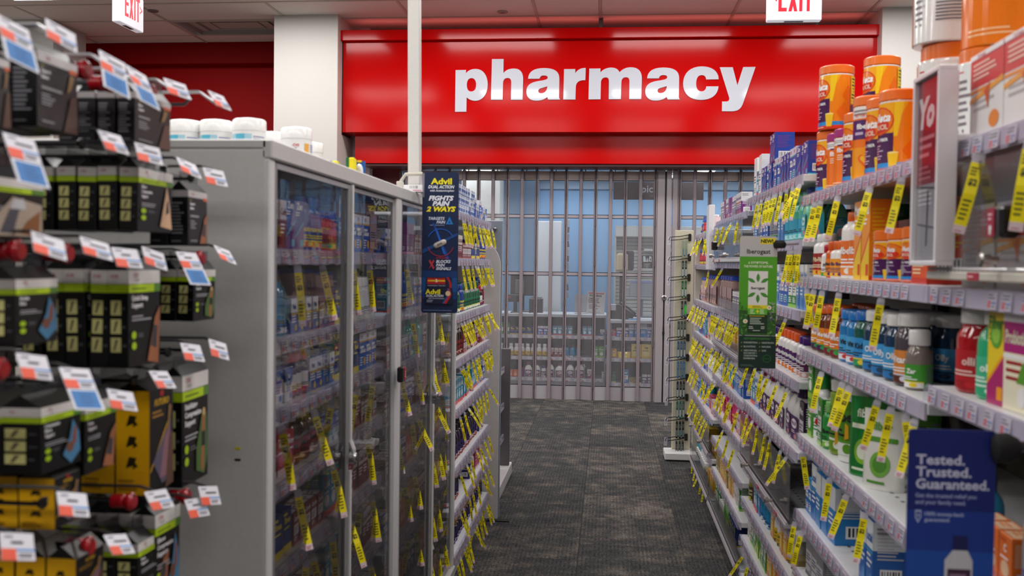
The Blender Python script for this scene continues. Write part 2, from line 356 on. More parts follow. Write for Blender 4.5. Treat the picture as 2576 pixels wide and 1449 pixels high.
# ---- the pharmacy sign
def emit_mat(name, col, s):
    m, nt = new_mat(name); o = nd(nt, 'ShaderNodeOutputMaterial'); e = nd(nt, 'ShaderNodeEmission'); e.inputs[0].default_value = (*col, 1); e.inputs[1].default_value = s
    nt.links.new(e.outputs[0], o.inputs[0]); MATS[name] = m
emit_mat('glow_strip', (1, .2, .17), 1.6)
SY = 9.1
SXL, SXR = -2.593, 2.439
ZB = 2.616; ZT = 3.498
sg = empty('pharmacy_sign', 'long glossy red sign box with white letters reading pharmacy under the ceiling', 'sign', ((SXL+SXR)/2, SY, ZB))
cx_ = (SXL+SXR)/2
b = MB(); b.box(SXL-cx_, SXR-cx_, .0, .3, 0, ZT-ZB, 'c00003', 'red_laminate', bev=.004); b.obj('sign_panel', sg)
b = MB(); zt0 = 3.478-ZB; zt1 = 3.589-ZB
b.box(SXL-cx_-.03, SXR-cx_+.03, -.06, .32, zt0+.012, zt1, '900005', 'red_laminate', bev=.004); b.obj('top_rail', sg)
b = MB(); b.box(SXL-cx_, SXR-cx_, -.003, .02, ZT-ZB-.001, zt0+.013, '3a0004', 'paint'); b.obj('shadow_gap', sg)
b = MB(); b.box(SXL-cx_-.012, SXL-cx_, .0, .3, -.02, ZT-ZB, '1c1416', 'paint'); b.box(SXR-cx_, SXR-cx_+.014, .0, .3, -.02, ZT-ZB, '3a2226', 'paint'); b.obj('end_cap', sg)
GL = {
'p': ["M138,530 L220,529 L220,556 C238,532 262,522 297,521 C356,521 394,572 394,645 C394,720 355,770 298,770 C265,770 243,757 228,742 L227,856 L137,857 Z", "M264,592 C241,592 228,612 228,645 C228,679 241,698 264,698 C290,698 303,679 303,645 C303,612 290,592 264,592 Z"],
'h': ["M426,444 L517,444 L517,556 C534,532 562,519 600,519 C646,519 673,545 673,602 L671,762 L580,762 L581,630 C581,603 572,592 550,592 C527,592 515,606 515,637 L514,762 L422,762 Z"],
'a': ["M713,598 C716,545 755,516 835,516 C915,516 957,540 957,598 L957,735 C957,747 960,755 966,760 L874,761 C869,755 867,748 865,740 C845,760 815,769 778,769 C730,769 701,743 701,697 C701,648 733,628 790,618 C845,610 867,606 867,590 C867,578 855,573 836,573 C815,573 806,581 803,598 Z", "M865,656 C850,663 832,667 818,671 C802,675 794,683 794,694 C794,706 803,712 817,712 C845,712 865,692 865,656 Z"],
'r': ["M994,525 L1080,524 L1081,558 C1097,530 1122,516 1161,516 L1160,610 C1110,608 1086,625 1086,670 L1085,760 L991,760 Z"],
'm': ["M1190,521 L1276,521 L1276,552 C1293,528 1325,514 1361,514 C1392,514 1413,527 1424,551 C1444,526 1475,512 1511,512 C1563,512 1596,540 1596,598 L1594,757 L1502,757 L1502,622 C1502,598 1492,588 1474,588 C1450,588 1439,602 1439,628 L1437,757 L1344,758 L1344,622 C1344,598 1335,589 1318,589 C1294,589 1281,603 1281,630 L1280,758 L1187,759 Z"],
'c': ["M2181,605 L2087,606 C2086,585 2074,573 2053,573 C2024,573 2011,597 2011,636 C2011,674 2025,698 2052,698 C2074,698 2087,685 2089,660 L2181,660 C2178,724 2130,763 2050,763 C1965,763 1913,716 1913,636 C1913,556 1968,507 2052,507 C2130,507 2180,545 2181,605 Z"],
'y': ["M2189,514 L2286,514 L2324,654 L2365,513 L2457,512 L2368,790 C2352,834 2330,849 2282,850 L2211,849 L2211,776 L2240,776 C2260,776 2267,766 2265,747 Z"]}
UX = (1.332--1.484)/(2457-138); UX0 = -1.484; UZ = (3.298-2.929)/304.; UZ0 = 2.929
def path_pts(d):
    pts = []; tk = d.replace('M', 'M ').replace('L', 'L ').replace('C', 'C ').replace('Z', '').split(); i = 0; cmd = None
    num = lambda t: tuple(float(q) for q in t.split(','))
    while i < len(tk):
        if tk[i] in 'MLC': cmd = tk[i]; i += 1; continue
        if cmd in 'ML': pts.append(num(tk[i])); i += 1
        else:
            p0 = pts[-1]; p1, p2, p3 = num(tk[i]), num(tk[i+1]), num(tk[i+2]); i += 3
            for k in range(1, 9):
                t = k/8; pts.append(tuple((1-t)**3*p0[j]+3*(1-t)**2*t*p1[j]+3*(1-t)*t*t*p2[j]+t**3*p3[j] for j in (0, 1)))
    return pts
def letter(name, paths, dx=0, dy=0):
    cu = bpy.data.curves.new(name, 'CURVE'); cu.dimensions = '2D'; cu.fill_mode = 'BOTH'; cu.extrude = .003; cu.bevel_depth = .0008
    for d in paths:
        pp = path_pts(d); sp = cu.splines.new('POLY'); sp.points.add(len(pp)-1); sp.use_cyclic_u = True
        for q, (x, y) in zip(sp.points, pp):
            x += dx; y += dy; y0 = 760-(x-300)*.004
            q.co = (UX0+(x-138)*UX-cx_, UZ0+(y0-y)*UZ-ZB, 0, 1)
    o = bpy.data.objects.new(name, cu); COL.objects.link(o); o.rotation_euler.x = pi/2; bpy.context.view_layer.update()
    me = bpy.data.meshes.new_from_object(o.evaluated_get(bpy.context.evaluated_depsgraph_get())); bpy.data.objects.remove(o)
    a = me.color_attributes.new('Col', 'FLOAT_COLOR', 'CORNER'); a.data.foreach_set('color', [.60, .62, .69, 1.0]*len(a.data))
    me.materials.clear(); me.materials.append(MATS['letter'])
    o = bpy.data.objects.new('letter', me); COL.objects.link(o); o.parent = sg; o.rotation_euler.x = pi/2; o.location.y = -.0045
print_mat('letter', .06, spec=.6, var=.01, bump=0, emit=.05)
for ch, dx, dy in (('p', 0, 0), ('h', 0, 0), ('a', 0, 0), ('r', 0, 0), ('m', 0, 0), ('a', 924, -1), ('c', 0, 0), ('y', 0, 0)): letter('letter', GL[ch], dx, dy)
b = MB(); b.box(SXL-cx_+.1, SXR-cx_-.1, .10, .16, zt1+.001, zt1+.012, 'ffffff', 'glow_strip'); b.obj('light_strip', sg, smooth=False)
for px in (-1.95, -.105, 1.9):
    b = MB(); b.lathe([(.022, ZT-ZB+.1), (.022, CEIL-ZB)], '55595c', 'paint', 12); b.obj('hanger_pipe', sg, loc=(px-cx_, .1, 0))
# ------------------------------------------------------------------ folding security gate
GY = 9.58
GZT = 2.294; XD = 0.457
gt = empty('security_gate', 'grey folding security gate of perforated panels closing off the pharmacy', 'gate', (0, GY, 0))
posts = [XD-.1475*k for k in range(0, 18)]
PR = [XD+.235+.1475*k for k in range(0, 13)]
def gate_run(ps):
    for i in range(len(ps)-1):
        xa, xb = sorted((ps[i], ps[i+1])); s = .011 if i % 2 == 0 else -.011
        ya, yb = (s, -s)
        def sl(z0, z1, mat, col, dy=0):
            mb = MB(); mb.faces([(xa, ya+dy, z0), (xb, yb+dy, z0), (xb, yb+dy, z1), (xa, ya+dy, z1), (xa, ya+dy+.006, z0), (xb, yb+dy+.006, z0), (xb, yb+dy+.006, z1), (xa, ya+dy+.006, z1)],
                                [(0, 1, 2, 3), (5, 4, 7, 6), (3, 2, 6, 7), (1, 0, 4, 5)] if mat != 'perforated' else [(0, 1, 2, 3)], col, mat); return mb
        for z0, z1 in ((.145, 1.247), (1.287, 1.822), (1.862, 2.198)): sl(z0, z1, 'perforated', '908a90').obj('perforated_panel', gt, smooth=False)
        sl(.0, .14, 'steel', 'c4c0c8' if i % 2 else 'b0a9b0', -.003).obj('kick_plate', gt, smooth=False)  # alternate tones put the light and shade of the folds into the colour
        for z in (1.267, 1.842): sl(z-.0135, z+.0135, 'steel', 'b4adb6', -.004).obj('rail', gt, smooth=False)
        for zz in (.1435, 2.2015, 1.267-.0165, 1.267+.0165, 1.842-.0165, 1.842+.0165): sl(zz-.003, zz+.003, 'paint', '17171a', -.004).obj('gasket', gt, smooth=False)
        sl(2.205, GZT, 'steel', 'c4b6b4' if i % 2 else 'a89895', -.004).obj('top_band', gt, smooth=False)  # fold shading painted again: every other band is lighter
    for i, x in enumerate(ps):
        b = MB(); w = .017
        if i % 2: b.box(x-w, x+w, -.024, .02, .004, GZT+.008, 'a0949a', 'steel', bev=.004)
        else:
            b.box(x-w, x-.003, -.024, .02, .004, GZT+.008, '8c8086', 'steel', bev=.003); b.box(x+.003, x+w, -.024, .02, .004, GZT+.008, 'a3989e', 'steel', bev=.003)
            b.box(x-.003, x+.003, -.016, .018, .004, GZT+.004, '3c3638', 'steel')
            for z in (.12, .55, .95, 1.35, 1.75, 2.05): b.lathe([(.007, z), (.007, z+.06)], '6d6468', 'steel', 8, cx=x, cy=-.024)
        b.box(x-.006, x+.006, -.01, .012, GZT, GZT+.014, '2a2728', 'paint')
        b.obj('hinge_post', gt)
gate_run(posts); gate_run(PR)
b = MB()
b.box(XD+.018, XD+.092, -.03, .02, .0, GZT+.01, 'b6aeb4', 'steel', bev=.004); b.box(XD+.106, XD+.158, -.032, .02, .0, GZT+.01, 'bbb4bb', 'steel', bev=.004)
b.box(XD+.165, XD+.218, -.03, .02, .0, GZT+.01, 'aba3a9', 'steel', bev=.004); b.box(XD+.092, XD+.106, -.01, .01, 0, GZT, '1e1c1d', 'paint'); b.obj('meeting_stile', gt)
b = MB(Matrix.Translation((XD+.1, -.03, 1.045)) @ Matrix.Rotation(pi/2, 4, 'X')); b.lathe([(.026, 0), (.026, .006), (.018, .012), (.018, .016)], 'b9b9bb', 'metal', 20); b.lathe([(.011, .016), (.011, .019)], '55555a', 'metal', 12); b.obj('lock_cylinder', gt)
b = MB(); b.box(XD+.095, XD+.099, -.036, -.03, .63, .76, '151515', 'paint'); b.box(XD+.086, XD+.108, -.04, -.03, .69, .705, '1b1b1b', 'paint'); b.obj('latch_bar', gt, smooth=False)
# overhead track, curving back at the far end
tr = empty('gate_track', 'curved ceiling track that carries the grey security gate', 'track', (0, GY, 2.308))
pts = [(2.3, 0, 0)]+[(-1.55, 0, 0)]+[(-1.55-.62*sin(a), .36-.36*cos(a), 0) for a in [k*pi/2/8 for k in range(1, 9)]]
b = MB(); n = len(pts)
for w0, w1, z0, z1, col in ((-.03, .03, .012, .036, 'a89c9a'), (-.04, .04, .0, .012, '8c7f7e')):
    R_ = []
    for i, p in enumerate(pts):
        q0 = Vector(pts[max(i-1, 0)]); q1 = Vector(pts[min(i+1, n-1)]); d = (q1-q0).normalized(); nr = Vector((-d.y, d.x, 0))
        P = Vector(p); R_.append([tuple(P+nr*w0+Vector((0, 0, z0))), tuple(P+nr*w1+Vector((0, 0, z0))), tuple(P+nr*w1+Vector((0, 0, z1))), tuple(P+nr*w0+Vector((0, 0, z1)))])
    b.loft(R_, col, 'steel')
b.obj('track', tr, smooth=False)
b = MB()
for x in [XD+.19-.295*k for k in range(8)]+[XD+.4+.295*k for k in range(6)]: b.box(x-.004, x+.004, -.004, .004, -.016, .002, '1d1a1a', 'paint')
b.obj('roller_pins', tr, smooth=False)
# stack of folded leaves at the curved end
e = empty('folded_gate', 'narrow folded leaves of the gate hanging at the curved end of the track', 'gate', (-2.02, 9.68, 0))
for k in range(6):
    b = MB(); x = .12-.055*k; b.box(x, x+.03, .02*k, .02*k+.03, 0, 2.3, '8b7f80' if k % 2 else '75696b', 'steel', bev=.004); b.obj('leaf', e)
gate_posts2 = [posts[-1]-.1475*k for k in range(0, 4)]
# ------------------------------------------------------------------ inside the pharmacy
wall('wall_back', -9, 7, 13.1, 13.2, 0, CEIL, '8ab6da')
PCZ = 2.52
b = MB(); b.box(-3.3, 3.2, 9.76, 13.1, PCZ, PCZ+.03, 'e4e8ea', 'matte'); pc = struct('ceiling_pharmacy', b, smooth=False)
b = MB()
for x in [-3+.61*2*k for k in range(6)]: b.box(x-.012, x+.012, 9.76, 13.1, PCZ-.006, PCZ, 'f0f0f0', 'paint')
for y in [10.4+.61*k for k in range(5)]: b.box(-3.3, 3.2, y-.012, y+.012, PCZ-.005, PCZ, 'f0f0f0', 'paint')
b.obj('ceiling_grid', pc, smooth=False)['kind'] = 'structure'
b = MB(); b.box(-3.4, -3.3, 9.76, 13.1, 0, PCZ, 'a9c8e0', 'paint'); struct('wall_pharmacy_side', b, smooth=False)
b = MB(); b.box(3.2, 3.3, 9.76, 13.1, 0, PCZ, '9dc3e2', 'paint'); struct('wall_pharmacy_side', b, smooth=False)
XA, XB = -1.388, -0.942
b = MB(); b.box(-3.3, XB, 12.2, 12.3, 0, PCZ, '93c0e2', 'paint'); b.box(XB-.1, XB, 12.3, 13.1, 0, PCZ, '86aecf', 'paint'); struct('wall_pharmacy_return', b, smooth=False)
b = MB(); b.box(-1.692, -1.249, 10.9, 11.3, 0, PCZ, 'dcd9d2', 'paint', bev=.004); struct('column', b)
b = MB(); b.box(XB, 3.2, 13.02, 13.1, 2.38, 2.52, '9fb4c4', 'paint', bev=.003); struct('trim_4', b)
def troffer(x, y, z, w, l, st, grp, label):
    e = empty('ceiling_light', label, 'ceiling light', (x, y, z), 0, grp)
    b = MB(); t = .02
    b.box(-w/2, w/2, -l/2, -l/2+t, -.008, .006, 'e8e8e8', 'paint'); b.box(-w/2, w/2, l/2-t, l/2, -.008, .006, 'e8e8e8', 'paint')
    b.box(-w/2, -w/2+t, -l/2+t, l/2-t, -.008, .006, 'e8e8e8', 'paint'); b.box(w/2-t, w/2, -l/2+t, l/2-t, -.008, .006, 'e8e8e8', 'paint'); b.obj('frame', e, smooth=False)
    b = MB(); b.faces([(-w/2+t, -l/2+t, -.003), (-w/2+t, l/2-t, -.003), (w/2-t, l/2-t, -.003), (w/2-t, -l/2+t, -.003)], [(0, 1, 2, 3)], 'ffffff', st); b.obj('diffuser', e, smooth=False)
emit_mat('troffer', (1, .965, .94), LIGHT); emit_mat('troffer_in', (.84, .92, 1), LIGHT_IN)
for y in (8.0, 4.95, 1.9, -1.15):
    for x in (-6.7, -4.85, -3.03, -1.2, .6, 2.38, 4.2): troffer(x, y, CEIL-.006, 1.2, .6, 'troffer', 'store ceiling lights', 'recessed fluorescent ceiling light over the shop floor')
for x, y in ((-2.2, 10.45), (-.6, 10.45), (1.0, 10.45), (2.4, 10.45), (-.5, 12.38), (1.2, 12.38), (2.6, 12.38), (-1.9, 10.9)):  # last entry is an added, hidden light that brightens the blue return wall
    troffer(x, y, PCZ-.012, 1.15, .45, 'troffer_in', 'pharmacy ceiling lights', 'recessed ceiling light behind the security gate')
troffer(1.145, 11.8, PCZ-.012, .27, .5, 'troffer_in', None, 'small bright ceiling light just above the gate near the shelves')
# counter with shelving front (long unit) and the nearer unit beside it
def drug_shelf(name, label, x0, x1, y, d, zt, zs):
    e = empty(name, label, 'shelving unit', ((x0+x1)/2, y, 0)); w = x1-x0
    b = MB(); b.box(-w/2, w/2, 0, .02, .0, zt-.04, '3c4450', 'paint'); b.obj('back_panel', e, loc=(0, d, 0), smooth=False)
    b = MB(); b.box(-w/2, w/2, .02, d, 0, .09, '8b8f98', 'paint', bev=.003); b.obj('plinth', e)
    b = MB(); b.box(-w/2-.01, w/2+.01, -.03, d+.05, zt-.035, zt, 'c9ced4', 'paint', bev=.004); b.obj('counter_top', e)
    for s in (-1, 1): b = MB(); b.box(s*w/2-.008, s*w/2+.008, .0, d, 0, zt-.036, '8f98a2', 'paint'); b.obj('side_panel', e, smooth=False)
    for z in zs:
        b = MB(); b.box(-w/2+.01, w/2-.01, .03, d, z, z+.02, 'b9bcc4', 'paint'); b.box(-w/2+.01, w/2-.01, .015, .03, z-.012, z+.028, 'c2bfd0', 'plastic')
        for k in range(int(w/.085)):
            x = -w/2+.04+.085*k; b.box(x, x+.045, .012, .0148, z-.007, z+.022, 'dcdce0', 'paper')
            if k % 2: b.box(x, x+.018, .0105, .0118, z-.007, z+.006, 'd8604c', 'paper')
        b.obj('shelf', e, smooth=False)
    return e
CY1 = 10.36; CX0, CX1 = -1.75, -0.021
drug_shelf('drug_counter', 'long grey counter with open medicine shelves behind the security gate', CX0, CX1, CY1, .42, .822, (.095, .325, .562))
CX2, CX3 = 0.041, 2.3
drug_shelf('drug_counter', 'nearer grey counter with shelves of pain boxes, right of the long counter', CX2, CX3, 10.02, .4, .79, (.10, .36, .583))

# ------------------------------------------------------------------ shelving
RH = .032
def shelf_mesh(w, d, perf=True, col='dfe0e2', railcol='b4acc6', drop=0):
    """front edge at y=0 facing -Y, board top at z=0, price rail just below; w wide, d deep"""
    b = MB(); b.box(-w/2, w/2, .004, d, -.022, 0, col, 'paint', bev=.002)
    b.box(-w/2+.002, w/2-.002, -.001, .004, -RH, .0, 'c8c2d2', 'paint')
    P = [(-w/2+.002, -.004, -RH), (-w/2+.002, -.012, -RH+.002), (-w/2+.002, -.008, -.001), (-w/2+.002, -.001, .003)]
    Q = [(-p[0], p[1], p[2]) for p in P]
    b.faces(P+Q, [(0, 4, 5, 1), (1, 5, 6, 2), (2, 6, 7, 3)], railcol, 'film')
    if perf:
        for r in range(2):
            for k in range(int(w/.04)):
                x = -w/2+.03+.04*k+(.02 if r else 0); y = .06+.045*r; b.face([(x-.006, y-.004, .0004), (x+.006, y-.004, .0004), (x+.006, y+.004, .0004), (x-.006, y+.004, .0004)], '5a5e66', 'paint')
                b.face([(x-.006, y+.09, .0004), (x+.006, y+.09, .0004), (x+.006, y+.098, .0004), (x-.006, y+.098, .0004)], '5a5e66', 'paint')
    return b
LAB = []
for k in range(4):
    b = MB(); r2 = random.Random(k); b.box(-.017, .017, -.0012, 0, 0, .026, 'e3e1ea' if k != 2 else 'efeef2', 'paper')
    fm = lambda u, v, o: (-.017+u, -.0012-o, v)
    decal(b, fm, .034, .026, [('r', .05, .06, .42, .5, 'e0402a' if k != 3 else 'dc5644'), ('r', .5, .3, .95, .44, '5f86c8'), ('l', .08, .56, .9, .94, 2, '4d4c58'), ('l', .55, .06, .95, .28, 1, '6b6a78')], rs=r2)
    LAB.append(b.mesh('price_label', False))
SHZ = []
def headroom(side, y, z):
    for s, a, c, zs in SHZ:
        if s == side and a <= y <= c:
            up = [q for q in zs if q > z+.01]
            return min(up)-.034-z if up else 9
    return 9
def gondola(name, label, side, y0, y1, xf, depth, shelves, ztop, back='6a655f', base=True, cat='shelving unit', ends=(0, 0), endcol='d9d7d2', lab=True, labstep=.06):
    """shelves: list of z of the board top. side -1: left of the aisle (faces +X); +1: right (faces -X)"""
    w = y1-y0; e = empty(name, label, cat, (xf, (y0+y1)/2, 0), -side*pi/2)
    b = MB(); b.box(-w/2, w/2, depth, depth+.02, .02, ztop, back, 'paint')
    for k in range(int((ztop-.2)/.05)): pass
    b.obj('back_panel', e, smooth=False)
    r2 = random.Random(int(y0*100)+side)
    for i, z in enumerate(shelves):
        s = shelf_mesh(w-.004, depth-(.0 if i else 0), perf=(side > 0 and y0 < 3.5)).obj('shelf', e, loc=(0, 0, z), smooth=False)
        if lab:
            n = int((w-.06)/labstep)
            for k in range(n):
                if r2.random() < .12: continue
                o = bpy.data.objects.new('price_label', LAB[r2.randrange(4)]); COL.objects.link(o); o.parent = s
                o.location = (-w/2+.035+labstep*k+r2.uniform(-.008, .008), -.0045, -RH+.003); o.rotation_euler.x = -.12
    if base:
        b = MB(); b.box(-w/2, w/2, .03, depth, 0, shelves[-1]-.034, 'c9c6c4', 'paint', bev=.002); b.obj('base_plinth', e)
    for k, s in ((0, -1), (1, 1)):
        if ends[k]:
            b = MB(); b.box(s*w/2-.012 if s > 0 else -w/2-.012, s*w/2+.012 if s > 0 else -w/2+.012, -.0 if ends[k] == 1 else ends[k], depth+.02, 0, ztop, endcol, 'paint', bev=.003)
            for z in [.3+.2*q for q in range(6)]: b.box((s*w/2)-.014, (s*w/2)+.014, depth*.5, depth*.5+.008, z, z+.008, '4a4a48', 'paint')
            b.obj('end_panel', e)
    for s in (-1, 1): b = MB(); b.box(s*(w/2-.012)-.012, s*(w/2-.012)+.012, depth-.03, depth-.001, .05, ztop-.02, '3a3836', 'paint'); b.obj('upright', e, smooth=False)
    SHZ.append((side, y0, y1, shelves))
    return e
# ------------------------------------------------------------------ product library: every product is built once, then copied
LIB = {}
def P_carton(w, d, h, c, c2='f0f0f0', c3='e8b020', t=None, style=0, tc='ffffff', side=1, flap=False, t2=None, mat='carton', pic=None):
    b = MB(); b.box(-w/2, w/2, -d/2, d/2, 0, h, c, mat, bev=.0008)
    r2 = random.Random(hash((w, h, c, c2, style)) & 0xffff if False else int(w*1e4+h*1e5)+style*17)
    F = {0: [('r', 0, .78, 1, 1, c2), ('t', 'CVS', .3, .84, .09, 'c8102e', {'b': .03, 'fit': .45}), ('r', 0, .74, 1, .78, c3), ('l', .1, .42, .9, .68, 2, tc), ('l', .1, .1, .6, .36, 4, tc), ('e', .76, .22, .16, .12, c3)],
         1: [('r', 0, .0, 1, .16, c3), ('e', .5, .36, .32, .15, c2), ('l', .12, .52, .88, .6, 1, tc), ('r', .08, .86, .5, .92, c3)],
         2: [('p', [(0, 0), (1, 0), (1, .55), (0, .2)], c2), ('p', [(0, .2), (1, .55), (1, .6), (0, .25)], c3), ('l', .1, .68, .7, .78, 2, tc), ('r', .6, .06, .92, .2, c3)],
         3: [('r', 0, .6, 1, 1, c2), ('l', .12, .3, .88, .54, 3, tc), ('r', 0, .54, 1, .58, c3), ('e', .75, .16, .15, .1, c3)],
         4: [('r', .07, .3, .93, .62, c2), ('l', .14, .36, .86, .56, 3, '3a3a44'), ('r', 0, .0, 1, .08, c3), ('l', .1, .12, .8, .26, 3, tc)]}[style]
    F = list(F)
    if pic: F += pic
    if t: F.append(('t', t, .5, {0: .46, 1: .68, 2: .82, 3: .7, 4: .74}[style], .14 if h > w else .2, {0: tc, 1: tc, 2: tc, 3: c, 4: tc}[style], {'b': .03, 'fit': .84}))
    if t2: F.append(('t', t2, .5, .55, .07, tc, {'b': .02, 'fit': .8}))
    decal(b, fm_front(w, d), w, h, F, mat, rs=r2)
    sd = fm_right(w, d) if side > 0 else fm_left(w, d)
    S = [('r', 0, .0, 1, .06, c3), ('l', .12, .46, .88, .9, 9, c2 if style != 3 else 'd0d0d8'), ('b', .2, .12, .8, .34)] if d > .03 else [('l', .15, .2, .85, .85, 6, c2)]
    if style in (0, 3): S = [('r', 0, .78 if style == 0 else .6, 1, 1, c2)]+S[1:]+[('l', .1, .82, .8, .94, 2, '8a8a92')]
    decal(b, sd, d, h, S, mat, rs=r2)
    decal(b, fm_top(w, d, h), w, d, [('r', .06, .1, .94, .9, c2), ('l', .15, .3, .8, .7, 2, c)], mat, rs=r2)
    return [('carton', b.mesh('carton', False), (0, 0, 0))]
def cyl_label(b, r, z0, z1, base, ops, mat='paper', ry=1.0, seg=40, off=.0005, arc=(-pi, pi), rs=None):
    P = []; F = []; n = seg = 40
    for j in range(n+1):
        a = arc[0]+(arc[1]-arc[0])*j/n; P += [((r+off)*sin(a), -(r*ry+off)*cos(a), z0), ((r+off)*sin(a), -(r*ry+off)*cos(a), z1)]
    for j in range(n): F.append((2*j, 2*j+2, 2*j+3, 2*j+1))
    b.faces(P, F, base, mat)
    c = 2*pi*r
    decal(b, lambda u, v, o: ((r+off+o)*sin(u/r-pi), -(r*ry+off+o)*cos(u/r-pi), z0+v), c, z1-z0, ops, mat, nu=40, rs=rs)
def ridged(b, r, z0, z1, col, mat='plastic', seg=20, dome=.002):
    b.lathe([(r*.97, z0), (r, z0+.001), (r, z1-.003), (r*.96, z1-.0008), (r*.9, z1+dome*.3), (r*.5, z1+dome)], col, mat, seg)
U = lambda deg: .5+deg/360.0
def P_bottle(r, h, col, cap, caph=.022, capr=.72, lab='f2f2f2', c2='c02030', c3='e8b020', t=None, tc='202020', mat='plastic', neck=.62, ry=1.0, ex=2.0, sh=.16, lz=(.08, .8), side=1, pic=None, squat=False, capmat='plastic', liquid=None):
    hb = h-caph; b = MB(); s0 = hb*(1-sh)
    b.lathe([(r*.9, 0), (r*.985, .003), (r, .008), (r, s0), (r*.97, s0+(hb-s0)*.3), (r*.84, s0+(hb-s0)*.65), (r*neck, s0+(hb-s0)*.9), (r*neck, hb+.002)], col, mat, 20, ry=ry, ex=ex)
    body = b.mesh('bottle')
    b = MB(); k = neck*1.12 if capr is None else capr; ridged(b, r*k, hb, h, cap, capmat); capm = b.mesh('cap')
    b = MB(); z0, z1 = s0*lz[0], s0*lz[1]/.8*.96 if lz[1] > .8 else s0*lz[1]
    r2 = random.Random(int(r*1e5+h*1e4))
    sg_ = 1 if side > 0 else -1
    ops = [('r', U(-75), .0, U(75), .22, c2), ('r', U(-75), .22, U(75), .27, c3), ('l', U(-60), .32, U(60), .5, 2, tc), ('e', U(30*sg_), .12, .05, .09, c3)]
    bc = ('l', U(85), .1, U(160), .92, 9, '707078') if side > 0 else ('l', U(-160), .1, U(-85), .92, 9, '707078')
    ops.append(bc)
    if t:
        for a in (20*sg_,): ops.append(('t', t, U(a), .62, .2, tc, {'b': .03, 'fit': .36}))
    if pic: ops += pic
    if ex > 2.0:
        # rounded-square body: flat labels on the front and the side
        w = r*2*.86
        b.faces([(-w/2, -r*ry-.0006, z0), (w/2, -r*ry-.0006, z0), (w/2, -r*ry-.0006, z1), (-w/2, -r*ry-.0006, z1)], [(0, 1, 2, 3)], lab, 'paper')
        fo = [('r', 0, 0, 1, .2, c2), ('r', 0, .2, 1, .24, c3), ('l', .1, .3, .8, .5, 3, tc), ('e', .75, .12, .14, .08, c3)]
        if t: fo.append(('t', t, .5, .62, .2, tc, {'b': .03, 'fit': .9}))
        decal(b, lambda u, v, o: (-w/2+u, -r*ry-.0008-o, z0+v), w, z1-z0, fo, rs=r2)
        wy = r*ry*2*.8; X = sg_*(r+.0006)
        q = [(X, -wy/2, z0), (X, wy/2, z0), (X, wy/2, z1), (X, -wy/2, z1)]
        b.faces(q, [(0, 1, 2, 3) if sg_ > 0 else (3, 2, 1, 0)], lab, 'paper')
        decal(b, lambda u, v, o: (X+sg_*(.0002+o), (-wy/2+u)*sg_, z0+v), wy, z1-z0, [('r', 0, 0, 1, .2, c2), ('l', .1, .3, .9, .95, 9, '77777f'), ('b', .2, .02, .8, .16)], rs=r2)
    else:
        cyl_label(b, r, z0, z1, lab, ops, ry=ry, rs=r2)
    return [('bottle', body, (0, 0, 0)), ('cap', capm, (0, 0, 0)), ('label', b.mesh('label', True, 60), (0, 0, 0))]
